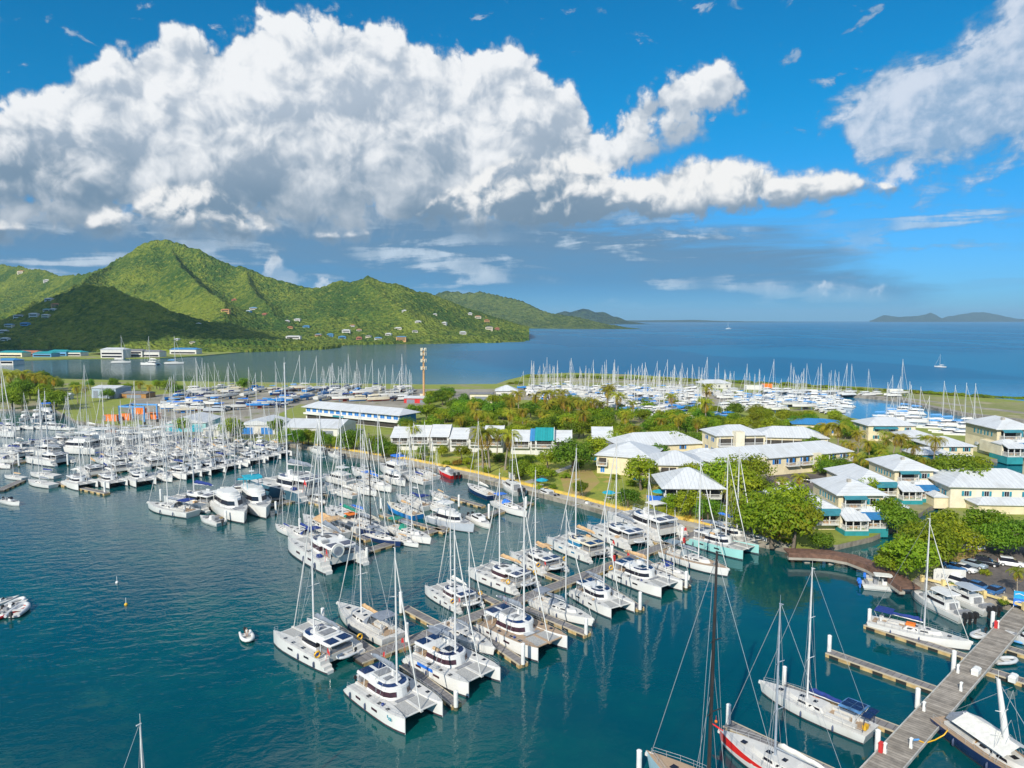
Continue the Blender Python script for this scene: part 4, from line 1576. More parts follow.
def window(t, face, c, z, w=1.1, h=1.3, frame=None, shutters=None, pane=None):
    """face: (axis, position, outward sign); c: position along the wall. One window: frame > pane, shutters"""
    ax, pos, sg = face

    def bx(b, a0, a1, z0, z1, d0, d1):
        p0, p1 = sorted((pos + sg * d0, pos + sg * d1))
        if ax == 'y':
            b.box(a0, a1, p0, p1, z0, z1)
        else:
            b.box(p0, p1, a0, a1, z0, z1)
    f = part('window', uniq(), lambda b: (bx(b, c - w / 2 - .1, c + w / 2 + .1, z - .12, z, 0.0, .10), bx(b, c - w / 2 - .1, c + w / 2 + .1, z + h, z + h + .1, 0, .07),
                                          bx(b, c - w / 2 - .1, c - w / 2, z, z + h, 0, .06), bx(b, c + w / 2, c + w / 2 + .1, z, z + h, 0, .06), bx(b, c - .03, c + .03, z, z + h, .02, .055)), frame or trimw, t)
    part('pane', uniq(), lambda b: bx(b, c - w / 2, c + w / 2, z, z + h, 0.003, .03), pane or glass, f)
    if shutters:
        for s in (-1, 1):
            part('shutter', uniq(), lambda b: bx(b, c + s * (w / 2 + .1) - (w * .5 if s < 0 else 0), c + s * (w / 2 + .1) + (w * .5 if s > 0 else 0), z, z + h, 0.06, .10), shutters, f)
    return f


def balcony(t, x0, x1, yb, depth, z, roof=True, mat=None, awn=None, rail_h=1.0, height=2.5, posts=3, name='balcony'):
    """a covered veranda standing out from a wall at y = yb towards -y"""
    y0 = yb - depth

    def fl(b):
        b.box(x0, x1, y0, yb - .003, z - .22, z)
    v = part(name, uniq(), fl, trimw, t)

    def rl(b):
        for (a0, b0, a1, b1) in ((x0, y0, x1, y0), (x0, y0, x0, yb), (x1, y0, x1, yb)):
            L = math.hypot(a1 - a0, b1 - b0)
            b.tube((a0, b0, z + rail_h), (a1, b1, z + rail_h), 0.06, n=4)
            b.tube((a0, b0, z + .15), (a1, b1, z + .15), 0.04, n=4)
            n = max(2, int(L / .32))
            for k in range(n + 1):
                q = k / n
                b.box(a0 + (a1 - a0) * q - .03, a0 + (a1 - a0) * q + .03, b0 + (b1 - b0) * q - .03, b0 + (b1 - b0) * q + .03, z, z + rail_h)
    part('railing', uniq(), rl, trimw, v)
    for k in range(posts):
        px_ = x0 + .12 + (x1 - x0 - .24) * k / max(1, posts - 1)
        part('post', uniq(), lambda b: b.box(px_ - .1, px_ + .1, y0 + .02, y0 + .22, z, z + height), trimw, v)
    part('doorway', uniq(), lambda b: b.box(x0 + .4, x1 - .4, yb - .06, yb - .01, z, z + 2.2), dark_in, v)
    part('outdoor_bench', uniq(), lambda b: b.box((x0 + x1) / 2 - .9, (x0 + x1) / 2 + .7, yb - 1.1, yb - .5, z, z + .5), wood, v)
    if awn:
        part('awning', uniq(), lambda b: b.loft([[(x0 - .2, yb, z + height + .7), (x1 + .2, yb, z + height + .7)], [(x0 - .2, y0 - .3, z + height - .05), (x1 + .2, y0 - .3, z + height - .05)], [(x0 - .2, y0 - .32, z + height - .4), (x1 + .2, y0 - .32, z + height - .4)]], False), awn, v)
    elif roof:
        part('veranda_roof', uniq(), lambda b: b.add([(x0 - .3, y0 - .4, z + height), (x1 + .3, y0 - .4, z + height), (x1 + .3, yb - .01, z + height + .9), (x0 - .3, yb - .01, z + height + .9),
                                                     (x0 - .3, y0 - .4, z + height - .14), (x1 + .3, y0 - .4, z + height - .14), (x1 + .3, yb - .01, z + height + .76), (x0 - .3, yb - .01, z + height + .76)],
                                                    [(0, 1, 2, 3), (7, 6, 5, 4), (0, 4, 5, 1), (1, 5, 6, 2), (3, 7, 4, 0)]), roof_w, v)
    return v


def canal_house(label, O, rz=0.0, wing=True, s=1.0, third=True):
    """stilted house stepping down to the canal: front faces -y, origin at the front corner on the water"""
    t = bld('canal_house', label, 'house', (O[0], O[1], 0.0), rz, 'cream houses on the canal')
    t.scale = (s, s, s)
    # central block
    wall(t, 1.5, 12, 7, 21, 0.6, 9.2, cream_w)
    part('shade_toned_cladding', uniq(), lambda b: b.box(1.44, 1.5, 7.02, 20.98, 5.8, 9.18), olive_w, t)  # dimmer light on the left wall put into the panel's khaki colour
    hip(t, 1.5, 12, 7, 21, 9.2, 2.6, .9)
    balcony(t, 2.2, 7.2, 7, 1.8, 6.2, awn=awn_t, posts=2)
    window(t, ('y', 7, -1), 9.6, 6.7, 1.3, 1.4, shutters=shut_t)
    for y in (10, 13, 16):
        window(t, ('x', 1.5, -1), y, 6.6, 1.0, 1.3, shutters=shut_t)
    for y in (10, 14, 18):
        window(t, ('x', 12, 1), y, 4.0, 1.1, 1.4, shutters=shut_t)
    if wing:
        wall(t, -9.5, 1.5, 5, 24, 0.6, 5.8, cream_w)
        hip(t, -9.5, 1.2, 5, 24, 5.8, 2.7, .8)
        balcony(t, -5.2, .8, 5, 2.0, 3.0, awn=awn_t, posts=3)
        for y in (7.5, 11, 14.5, 18):
            window(t, ('x', -9.5, -1), y, 3.4, 1.0, 1.4, shutters=shut_t)
        window(t, ('y', 5, -1), -7.4, 3.4, 1.2, 1.4, shutters=shut_t)
    # three bays stepping back along the water
    for k, (x0, x1, y0, zf, hh) in enumerate(((0, 5.6, 2.6, 2.5, 3.2), (5.6, 11, 4.6, 2.5, 3.2), (11, 19, 9.5, 2.5, 3.4))[:3 if third else 2]):
        wall(t, x0, x1 - .02, y0, 12 + 4 * k, zf - .3, zf + hh - .4, cream_p, 'bay_wall')
        part('teal_skirt', uniq(), lambda b: b.box(x0, x1 - .05, y0 - 2.4, y0 + 5, .25, zf - .25), teal_w, t)
        balcony(t, x0 + .15, x1 - .2, y0, 2.4, zf, height=2.3, posts=4, awn=awn_b if k == 1 else None)
        if k < 2:
            hip(t, x0, x1 - .03, y0 + .1, 6.9, zf + hh - .35, 1.2, .15, name='bay_roof')
        else:
            hip(t, x0, x1, y0, 20, zf + hh - .35, 1.8, .5, name='bay_roof')
        for y in (y0 - 1.8, y0 + 2):
            for x in (x0 + .6, x1 - .7):
                part('stilt', uniq(), lambda b: b.box(x - .2, x + .2, y - .2, y + .2, -1.0, .25), concrete, t)
    part('roof_vent', uniq(), lambda b: (b.box(5.2, 6.0, 10.5, 11.3, 10.2, 11.9),), concrete, t)
    part('gutter', uniq(), lambda b: b.box(.5, 12.95, 5.92, 6.08, 8.98, 9.14), trimw, t)
    part('air_conditioner', uniq(), lambda b: b.box(.9, 1.43, 14.6, 15.6, 3.2, 4.0), greyp, t)
    part('planter', uniq(), lambda b: b.box(.6, 4.8, .25, .55, 2.5, 2.85), leaf_b, t)
    return t


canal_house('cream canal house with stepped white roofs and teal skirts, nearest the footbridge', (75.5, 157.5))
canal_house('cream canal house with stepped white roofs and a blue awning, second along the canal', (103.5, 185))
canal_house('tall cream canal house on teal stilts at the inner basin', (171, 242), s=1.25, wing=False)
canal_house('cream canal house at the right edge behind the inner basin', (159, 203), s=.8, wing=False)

# big hip-roofed house by the canal island
t = bld('hip_roof_house', 'low cream house with a broad white hipped roof above the canal-side trees', 'house', (114, 178), R(-4))
wall(t, 0, 26, 4, 20, -.5, 5.8, cream_p)
hip(t, 0, 26, 4, 20, 5.8, 3.2, 1.0)
for x in (4, 9, 14, 19):
    window(t, ('y', 4, -1), x, 3.2, 1.1, 1.3, shutters=shut_t)
for y in (7, 11):
    window(t, ('x', 0, -1), y, 2.6, 1.0, 1.5, shutters=shut_t)
wall(t, 4, 26, -1.5, 4, -.5, 2.4, cream_w, 'porch_wall')
hip(t, 4, 26, -1.5, 3.6, 2.5, 1.3, .6, name='porch_roof')
hip(t, -3.5, -.1, 5, 10, 2.6, 1.0, .3, name='porch_roof')
wall(t, -3.5, -.02, 5, 10, -.5, 2.4, cream_w, 'porch_wall')


def simple_house(label, O, w, d, h, rh=2.4, rz=0.0, wm=None, rm=None, sh=None, nwin=3, storeys=2, gallery=False, name='house', cat='house', group=None, aw=None, over=.8, sidewin=True):
    t = bld(name, label, cat, O, rz, group)
    wall(t, 0, w, 0, d, -.4, h, wm or cream_w)
    hip(t, 0, w, 0, d, h, rh, over, rm)
    st = h / storeys
    for k in range(storeys):
        if gallery:
            balcony(t, .3, w - .3, 0, 1.9, k * st + .05, roof=False, posts=max(3, int(w / 3.2)), height=st - .35, name='gallery')
        else:
            for i in range(nwin):
                window(t, ('y', 0, -1), w * (i + .5) / nwin, k * st + .9, 1.2, min(1.4, st - 1.3), shutters=sh)
        if sidewin:
            for i in range(2):
                window(t, ('x', 0, -1), d * (i + .6) / 2.4, k * st + .9, 1.0, min(1.3, st - 1.3), shutters=sh)
    if aw:
        part('awning', uniq(), lambda b: b.loft([[(w * .1, -.01, h - .4), (w * .6, -.01, h - .4)], [(w * .1, -1.9, h - 1.3), (w * .6, -1.9, h - 1.3)]], False), aw, t)
    return t


def q(u, v):
    p = P(u, v, LZ)
    return (p.x, p.y)


simple_house('cream two-storey house with teal awnings beyond the palm-lined road', q(868, 441), 19, 13, 6.4, 2.6, sh=shut_t, aw=awn_t)
simple_house('cream house with a white roof behind the single tall palm', q(932, 462), 14, 13, 5.6, 2.4, sh=shut_t)
simple_house('cream bungalow with a white roof next to the basin boats', q(905, 446), 12, 11, 3.6, 2.0, storeys=1, sh=shut_t, nwin=2)
simple_house('low cream house with a teal gable between palms and the second canal house', q(915, 464), 13, 8, 3.4, 1.8, storeys=1, sh=shut_t, nwin=2, aw=awn_t)
simple_house('cream house with a blue-grey roof behind the gallery building', q(793, 434), 20, 14, 4.6, 1.6, rz=R(-14), rm=roof_b, storeys=1, sh=shut_b)
simple_house('low white-roofed outbuilding beside the palm-lined road', q(957, 470), 9, 7, 3.0, 1.5, storeys=1, nwin=1)

# the hotel
t = simple_house('three-storey cream hotel block with a stair tower and open galleries', q(716, 466), 17, 13, 10.4, 2.6, rz=R(6), storeys=3, gallery=True, sh=shut_b, name='hotel_block', cat='hotel building')
wall(t, 5.6, 8.6, -2.6, 0.5, -.4, 11.8, cream_p, 'stair_tower')
simple_house('two-storey cream hotel block with white galleries, facing the grove', q(757, 455), 24, 14, 6.8, 3.0, rz=R(-8), gallery=True, sh=shut_b, name='hotel_block', cat='hotel building')
t = simple_house('long cream hotel wing with blue shutters above the car park', q(712, 481), 54, 12, 5.8, 3.0, rz=R(20), nwin=0, sh=shut_b, name='hotel_wing', cat='hotel building', sidewin=True)
for k in range(10):
    if k in (3, 7):
        wall(t, k * 5.4 + .2, k * 5.4 + 3.2, -.9, 0.0, -.4, 6.2, cream_p, 'stair_tower')
    else:
        window(t, ('y', 0, -1), k * 5.4 + 2.4, 3.5, 1.5, 1.5, shutters=shut_b)
        if k > 4:
            balcony(t, k * 5.4 + .4, k * 5.4 + 5.0, 0, 1.6, 2.9, roof=False, posts=2, height=2.4)
t = simple_house('cream hotel villa with white balcony at the top of the lawn', q(597, 473), 17, 18, 6.0, 3.4, rz=R(-22), nwin=0, sh=shut_b, name='hotel_villa', cat='hotel building')
balcony(t, 12.2, 16.8, 0, 1.8, 2.9, roof=False, posts=2)
balcony(t, .2, 3.6, 0, 1.5, 2.9, roof=False, posts=2)
for x in (1.8, 14.2):
    window(t, ('y', 0, -1), x, .5, 1.3, 1.8, shutters=None, pane=shut_b)
t = simple_house('cream hotel villa with turquoise balcony doors, right of the lawn villa', q(652, 484), 15, 15, 6.0, 3.0, rz=R(-6), nwin=0, sh=shut_t, name='hotel_villa', cat='hotel building')
balcony(t, 2.2, 7.4, 0, 1.6, 2.9, roof=False, posts=3)
for x in (3.2, 5.2, 9.4):
    window(t, ('y', 0, -1), x, .4, 1.1, 2.0, pane=shut_t if x > 9 else wood)
simple_house('white-roofed hotel hall stretching back behind the lawn villas', q(622, 462), 30, 14, 5.6, 3.4, rz=R(12), nwin=2, sh=shut_b, name='hotel_hall', cat='hotel building')
simple_house('small white-roofed hotel annex behind the second lawn villa', q(690, 474), 11, 9, 5.2, 2.4, nwin=2, sh=shut_b, name='hotel_annex', cat='hotel building')
simple_house('yellow annex with a dark flat roof behind the lawn villa', q(596, 459), 16, 9, 4.6, .7, rz=R(4), rm=roof_g, nwin=2, name='hotel_annex', cat='hotel building')
# waterfront pavilion
t = bld('waterfront_pavilion', 'blue and white two-storey waterfront pavilion under a white pyramid roof', 'restaurant', q(664, 508), R(-2))
wall(t, 1.8, 13.2, 1.8, 13, -.4, 5.6, blue_w)
hip(t, 0, 15, 0, 15, 5.4, 3.9, .9)
balcony(t, .2, 14.8, 1.8, 2.0, 2.7, roof=False, posts=6, height=2.6, name='veranda')
for x in (3.4, 6.2, 9.0, 11.6):
    window(t, ('y', 1.8, -1), x, 3.3, 1.5, 1.5, pane=glass)
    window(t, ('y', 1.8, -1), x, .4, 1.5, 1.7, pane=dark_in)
for y in (4, 7.5, 11):
    window(t, ('x', 1.8, -1), y, 3.3, 1.4, 1.5)

# townhouses
for i, (u, v, w, rm, sh, l) in enumerate([
        (391, 450, 7.4, None, shut_t, 'white townhouse with teal shutters, first of its terrace behind the hedge'), (411, 450.5, 7.2, None, shut_r, 'white townhouse with a red balcony front, second in the terrace'),
        (430.5, 451, 7.2, None, shut_r, 'white townhouse with red shutters, third in the terrace'), (450, 452, 7.2, None, shut_r, 'white townhouse half hidden by a shrub, red-fronted, fourth in the terrace'),
        (469, 452, 7.4, roof_g, None, 'white townhouse with a dark grey roof'), (492, 453, 7.2, None, None, 'white townhouse right after the gap beside the grey-roofed one'),
        (519, 454, 7.2, None, shut_r, 'white townhouse with red-brown doors behind the tall palms'), (538, 455, 8.5, roof_b, None, 'white townhouse with a blue patch of roof behind the palms'),
        (571, 455, 7.0, roof_t, shut_r, 'townhouse with a bright teal roof'), (589, 455, 7.0, None, shut_r, 'white townhouse joined to the teal-roofed one'), (628, 452, 8.0, None, shut_r, 'white townhouse with a red front half buried in trees')]):
    u -= 0 if i < 5 else (8 if i < 8 else 36)
    t = bld('townhouse', l, 'townhouse', q(u, v - (i % 2) * .55), R(-4), 'white townhouses behind the lawn')
    t.scale.z = 1.0 + .07 * (i % 3)
    wall(t, 0, w - .25, 0, 11, -.4, 5.0, white_w)
    r_ = rm or roof_wy
    part('roof', uniq(), lambda b: [b.add([(-.1, -.9, 4.9), (w - .2, -.9, 4.9), (w - .2, 6.5, 8.0), (-.1, 6.5, 8.0), (-.1, -.9, 4.75), (w - .2, -.9, 4.75), (w - .2, 6.5, 7.85), (-.1, 6.5, 7.85)], [(0, 1, 2, 3), (7, 6, 5, 4), (0, 4, 5, 1), (1, 5, 6, 2), (3, 7, 4, 0)]),
                                    b.add([(-.1, 6.52, 7.9), (w - .2, 6.52, 7.9), (w - .2, 11.6, 5.0), (-.1, 11.6, 5.0)], [(0, 1, 2, 3)])], r_, t)
    part('party_wall', uniq(), lambda b: b.add([(x, y, z) for x in (w - .24, w - .02) for y, z in ((-.6, -.4), (11, -.4), (11, 5.4), (6.5, 8.2), (-.6, 5.2))], [(0, 1, 2, 3, 4), (9, 8, 7, 6, 5), (0, 5, 6, 1), (1, 6, 7, 2), (2, 7, 8, 3), (3, 8, 9, 4), (4, 9, 5, 0)]), white_w, t)
    balcony(t, .3, w - .5, 0, 1.4, 2.6, roof=False, posts=2, height=2.2)
    window(t, ('y', 0, -1), w * .5, 3.1, 2.4, 1.4, pane=sh or glass)

# marina office and sheds
t = bld('marina_building', 'long white marina building with a blue-windowed upper gallery', 'marina building', q(306, 419), R(-31.5))
wall(t, 0, 60, 0, 12, -.4, 6.2, white_w)
hip(t, 0, 60, 0, 12, 6.2, 2.3, 1.6, inset=.6)
for k in range(15):
    window(t, ('y', 0, -1), 2 + k * 4, 3.9, 2.6, 1.7, pane=shut_b)
part('gallery_rail', uniq(), lambda b: b.box(-.2, 60.2, -1.5, -.02, 2.7, 3.5), trimw, t)
part('end_wall', uniq(), lambda b: b.box(60.003, 60.2, .4, 11.6, 0, 6.0), shut_b, t)
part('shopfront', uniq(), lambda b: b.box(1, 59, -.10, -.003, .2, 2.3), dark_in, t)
part('signboard', uniq(), lambda b: b.box(20, 27, -1.62, -1.52, 2.7, 3.5), shut_t, t)


def shed(label, u, v, w, d, h, rh, rz, wm, rm, doors=2, name='boat_shed', cat='shed', dm=None):
    t = bld(name, label, cat, q(u, v), rz, None)
    wall(t, 0, w, 0, d, -.4, h, wm)
    hip(t, 0, w, 0, d, h, rh, .5, rm, inset=0.0)
    part('gable', uniq(), lambda b: b.add([(x, y, z) for x in (0.0, w) for y, z in ((0, h), (d, h), (d / 2, h + rh * .93))], [(0, 1, 2), (5, 4, 3)]) if w >= d else b.add([(x, y, z) for y in (0.0, d) for x, z in ((0, h), (w, h), (w / 2, h + rh * .93))], [(0, 1, 2), (5, 4, 3)]), wm, t)
    for k in range(doors):
        x = w * (k + .5) / doors
        part('shutter_door', uniq(), lambda b: b.box(x - w / doors * .3, x + w / doors * .3, -.08, -.003, 0, h * .72), dm or greyc, t)
    return t


shed('wide grey-white metal shed behind the quay hedge', 284, 437, 24, 20, 4.2, 2.4, R(-8), white_w, roof_w)
shed('pale metal shed beside the first tree of the marina yard', 238, 434, 17, 18, 4.0, 2.0, R(-3), white_w, roof_w, dm=shut_b)
shed('white metal shed with a turquoise wall facing the docks', 166, 432, 17, 20, 4.0, 2.2, R(4), pm('pale_turquoise_wall', (.28, .55, .55), .8), roof_w, dm=tealc)
shed('low white shed between two round trees', 203, 437, 11, 14, 3.4, 1.6, R(0), white_w, roof_w)
shed('pale blue-grey house on the shore of the bay', 92, 398, 17, 14, 6.4, 1.2, R(-10), pm('blue_grey_render', (.34, .42, .52), .8), roof_w, doors=3)
shed('low brown-roofed shed beside the blue-grey house', 122, 398, 16, 10, 3.0, 1.0, R(-6), wood, roof_g, doors=1)
shed('small white hut among the palms', 55, 400, 8, 6, 2.8, 1.2, R(5), white_w, roof_w, doors=1)
shed('cream block near the radio mast', 420, 401, 12, 9, 5.0, .6, R(0), cream_p, roof_g, doors=1)
shed('tan block with a flat roof between the radio mast and the palms', 470, 403, 13, 9, 5.4, .6, R(-4), cream_p, roof_g, doors=1)
shed('red-walled workshop below the radio mast', 404, 403, 16, 8, 3.0, 1.0, R(-6), redc, roof_w, doors=2)
simple_house('white house with a tiered pyramid roof by the far boatyard', q(496, 398), 13, 12, 4.6, 3.0, wm=white_w, storeys=1, nwin=3, name='tiered_roof_house')
simple_house('white terrace bar at the edge of the spit', q(700, 388.5), 22, 12, 3.8, 2.2, wm=white_w, storeys=1, nwin=4, name='terrace_bar', cat='bar')

for u, v, w, mm, l in [(104, 421, 7, orangep, 'orange container in the boatyard beside the lift'), (119, 420, 6, orangep, 'orange container under the blue travel lift'), (146, 419, 7, orangep, 'orange container with a teal stripe beyond the lift'),
                       (134, 414, 6, orangep, 'orange container half hidden behind the travel lift'), (888, 393.5, 9, whitec, 'white container on the spit'), (762, 388, 7, orangep, 'orange container on the spit beside the terrace bar'), (745, 389.5, 11, whitec, 'white container on the spit near the orange one')]:
    t = bld('shipping_container', l, 'container', q(u, v), R(-12))
    part('body', ('c', w), lambda b: b.box(0, w, 0, 2.6, 0.05, 3.0), mm, t)
    part('door', ('c', w), lambda b: b.box(.15, 1.1, -.05, -.003, .2, 2.7), greyc, t)
    part('corner_post', ('c', w), lambda b: [b.box(x - .1, x + .1, y - .1, y + .1, 0, 3.06) for x in (0, w) for y in (0, 2.6)], whitem, t)

t = bld('travel_lift', 'tall blue boat hoist straddling the yard slip', 'boat hoist', q(120, 424), R(-10))
for x in (0, 13):
    for y in (0, 9):
        part('leg', ('lift', x, y), lambda b: b.box(x - .28, x + .28, y - .28, y + .28, .9, 8), paleb, t)
        part('wheel', ('lift', x, y), lambda b: b.path([(x - .3, y, .75), (x + .3, y, .75)], .75, 12), black, t)
for y in (0, 9):
    part('top_beam', ('lift', y), lambda b: b.box(-.4, 13.4, y - .32, y + .32, 8, 8.7), paleb, t)
part('cross_beam', 'lift', lambda b: b.box(-.35, .35, .33, 8.67, 8.05, 8.65), paleb, t)
part('sling', 'lift', lambda b: b.path([(5, 0, 8), (5, 1.5, 4), (5, 4.5, 2.6), (5, 7.5, 4), (5, 9, 8)], .12, 4), black, t)

# radio mast
t = bld('radio_mast', 'tall tan and white radio mast with antenna panels', 'radio mast', q(424, 402))
part('mast', 'radio', lambda b: b.path([(0, 0, 0), (0, 0, 31)], [.75, .5], 10), pm('rusty_mast_paint', (.52, .30, .14), .7, .25), t, 60)
for z in (20, 24.5, 28.5, 31):
    pf = part('antenna_platform', ('radio', z), lambda b: b.path([(0, 0, z), (0, 0, z + .3)], 1.3, 10), greyp, t)
    for k in range(6):
        a = k * PI / 3
        part('antenna_panel', ('radio', z, k), lambda b: b.box(1.5 * math.cos(a) - .22, 1.5 * math.cos(a) + .22, 1.5 * math.sin(a) - .22, 1.5 * math.sin(a) + .22, z - .7, z + 1.3), creamp, pf)

# ------------------------------------------------------------------ footbridge, railing, car park
BR = [(786, 551), (806, 551.5), (830, 553), (852, 557), (874, 565), (894, 576), (911, 588)]
t = bld('footbridge', 'brown timber footbridge on pale pillars across the canal mouth', 'footbridge', (0, 0, 0))
bp = [P(u, v, 2.2) for u, v in BR]
part('deck', 'fb', lambda b: strip(b, [(p.x, p.y) for p in bp], 3.4, 1.95, 2.3), pm('brown_deck_boards', (.155, .085, .06), .8, .3, 1.2), t)
part('side_beam', 'fb', lambda b: strip(b, [(p.x, p.y) for p in bp], .35, 1.5, 2.42, -1.75), pm('brown_deck_boards', (.155, .085, .06)), t)
part('concrete_beam', 'fb', lambda b: strip(b, [(p.x, p.y) for p in bp], 1.0, 1.0, 1.49, -1.5), concrete, t)
for i in range(1, 6):
    part('pillar', ('fb', i), lambda b: b.box(bp[i].x - .55, bp[i].x + .55, bp[i].y - .9, bp[i].y + .5, -1, 1.95), concrete, t)
rp_ = [P(u, v, LZ) for u, v in [(922, 582), (943, 587), (963, 592), (984, 598), (1004, 604), (1024, 610), (1048, 622)]]
t = bld('quay_railing', 'cream post and rail fence between the car park and the plank quay', 'railing', (0, 0, LZ))
for i, p in enumerate(rp_):
    part('post', ('qr', i), lambda b: b.box(p.x - .28, p.x + .28, p.y - .28, p.y + .28, 0, 1.35), fencey, t)
part('rail', 'qr', lambda b: strip(b, [(p.x, p.y) for p in rp_], .22, .55, .95), fencey, t)
t = bld('gazebo', 'small white gazebo under the trees by the car park', 'gazebo', q(966, 551))
hip(t, 0, 4.2, 0, 4.2, 2.5, 1.3, .4)
for x in (.1, 4.1):
    for y in (.1, 4.1):
        part('post', ('gz', x, y), lambda b: b.box(x - .09, x + .09, y - .09, y + .09, 0, 2.4), trimw, t)
part('railing', 'gz', lambda b: [b.box(.1, 4.1, .05, .13, .3, .95), b.box(.05, .13, .1, 4.1, .3, .95)], trimw, t)
part('floor', 'gz', lambda b: b.box(0, 4.2, 0, 4.2, 0, .2), wood, t)

t = bld('wall_panel', 'white board wall with faded grey lettering between quay and trees', 'board wall', q(933, 582), R(-13))
part('board', 'wp', lambda b: b.box(0, 5.4, -.1, .1, 0, 2.7), white_w, t)


def scribble(b):
    rnd = random.Random(3)
    x = .5
    for w_ in (.5, .35, .6, .3, .5, .4):
        h_ = rnd.uniform(.7, 1.2)
        b.path([(x, -.115, .9), (x + .06, -.115, .9 + h_), (x + w_ * .5, -.115, 1.0), (x + w_ * .8, -.115, .9 + h_ * .8)], .05, 4)
        x += w_ + .28


part('painted_lettering', 'wp', scribble, greyc, t)
t = bld('banner_sign', 'bright blue two-panel banner sign at the head of the pier', 'sign', q(1013, 607), R(-25))
part('upper_panel', 'bs', lambda b: b.box(0, 2.2, -.05, .05, 1.6, 2.9), pm('cyan_banner', (.02, .32, .60), .5), t)
part('lower_panel', 'bs', lambda b: b.box(0, 2.2, -.05, .05, .35, 1.55), bluec, t)
for z in (2.3, 1.0):
    part('white_band', ('bs', z), lambda b: b.path([(.2, -.06, z), (.8, -.06, z + .18), (1.4, -.06, z - .05), (2.0, -.06, z + .12)], .07, 4), whitem, t)
for x in (.05, 2.15):
    part('post', ('bs', x), lambda b: b.box(x - .05, x + .05, -.04, .04, 0, 3.0), whitem, t)


def car(u, v, rz, label, paint, suv=True):
    t = bld('parked_car', label, 'car', q(u, v), rz, 'parked cars')
    hgt = 1.75 if suv else 1.45

    def body(b):
        n = 9
        prof = [(-2.25, .45, .85, .80), (-2.15, .35, 1.0, .88), (-1.2, .32, 1.02, .92), (0, .32, 1.02, .93), (1.0, .32, 1.0, .92), (1.9, .34, .92, .88), (2.25, .42, .75, .76)]
        rings = [[(x, -w, z0), (x, -w * 1.0, z0 + .25), (x, -w, z1 - .1), (x, -w * .9, z1), (x, w * .9, z1), (x, w, z1 - .1), (x, w, z0 + .25), (x, w, z0)] for x, z0, z1, w in prof]
        b.loft(rings, True, True, True)
        roof = [(-2.0 if suv else -1.5, .95, .7), (-1.75 if suv else -.9, hgt - .06, .66), (.2, hgt, .68), (1.05, .98, .78)]
        b.loft([[(x, -w, 1.0), (x, -w, z), (x, w, z), (x, w, 1.0)] for x, z, w in [(roof[1][0], hgt - .05, .64), (-.4, hgt, .67), (.15, hgt - .03, .66)]], False)
        b.add([(roof[1][0] - .1, -.66, hgt - .04), (.3, -.66, hgt - .04), (.3, .66, hgt - .04), (roof[1][0] - .1, .66, hgt - .04), (roof[1][0], -.6, hgt + .02), (.15, -.6, hgt + .02), (.15, .6, hgt + .02), (roof[1][0], .6, hgt + .02)], [(4, 5, 6, 7), (0, 1, 5, 4), (1, 2, 6, 5), (2, 3, 7, 6), (3, 0, 4, 7)])
    part('body', ('car', suv), body, paint, t, 50)

    def cab(b):
        x0 = -2.0 if suv else -1.6
        b.loft([[(x0, -.82, 1.0), (1.15, -.82, 1.0), (1.15, .82, 1.0), (x0, .82, 1.0)], [(x0 + .25, -.685, hgt - .05), (.22, -.685, hgt - .05), (.22, .685, hgt - .05), (x0 + .25, .685, hgt - .05)]], True, False, True)
    part('glasshouse', ('car', suv), cab, glass, t)
    for x in (-1.4, 1.4):
        for y in (-.86, .86):
            wh = part('wheel', ('car', x, y), lambda b: b.path([(x, y - .11, .34), (x, y + .11, .34)], .34, 14), black, t, 40)
            part('rim', ('car', x, y), lambda b: b.path([(x, y - .125, .34), (x, y + .125, .34)], .2, 10), alu, wh, 40)
    for y in (-.6, .6):
        part('headlight', ('car', y), lambda b: b.box(2.12, 2.25, y - .2, y + .2, .66, .82), clearp, t)
        part('tail_light', ('car', y), lambda b: b.box(-2.27, -2.15, y - .18, y + .18, .66, .9), redc, t)
    return t


pw = pm('car_paint_white', (.72, .72, .72), .25, .04, .5, coat=.6)
pb = pm('car_paint_blue', (.03, .12, .30), .25, .1, .5, coat=.6)
pk_ = pm('car_paint_black', (.012, .013, .018), .2, .2, .5, coat=.6)
psv = pm('car_paint_silver_blue', (.36, .44, .52), .25, .06, .5, metal=.3, coat=.6)
for u, v, rz, l, m_, s_ in [(961, 586, -62, 'white off-road car nearest the fence in the quay car park', pw, True), (978, 589, -60, 'blue car beside the white one at the fence', pb, False), (994, 594, -150, 'dark blue car nearest the banner sign', pb, False),
                            (964, 571, -58, 'white car in the second line of the quay car park', pw, False), (955, 570, -58, 'blue car behind the board wall', pb, False), (974, 567, -55, 'silver-blue car in the second line of the quay car park', psv, False),
                            (986, 565, -35, 'black pickup-sized car by the gazebo', pk_, True), (1011, 566, -30, 'white estate car at the back of the quay car park', pw, True), (784, 485, 8, 'white car in the hotel car park', pw, False),
                            (806, 482, -25, 'black car beside the hedge of the hotel car park', pk_, True), (761, 494, -20, 'white car shaded by the trees of the hotel car park', pw, True), (768, 492, -25, 'dark car next to the shaded white one', pk_, False),
                            (813, 497, 20, 'blue car behind the nearest canal house', pb, False), (826, 488, 30, 'dark blue car on the palm-lined road', pb, False)]:
    car(u, v, R(rz), l, m_, s_)


def umbrella(u, v, label, m_):
    t = bld('parasol', label, 'parasol', q(u, v), 0, 'turquoise parasols on the lawn')
    part('pole', 'um', lambda b: b.tube((0, 0, 0), (0, 0, 2.5), .05), whitem, t)
    part('canopy', 'um', lambda b: b.path([(0, 0, 2.0), (0, 0, 2.15), (0, 0, 2.7)], [1.9, 1.85, .08], 8), m_, t)
    part('table', 'um', lambda b: b.path([(0, 0, .68), (0, 0, .74)], .6, 10), whitem, t)


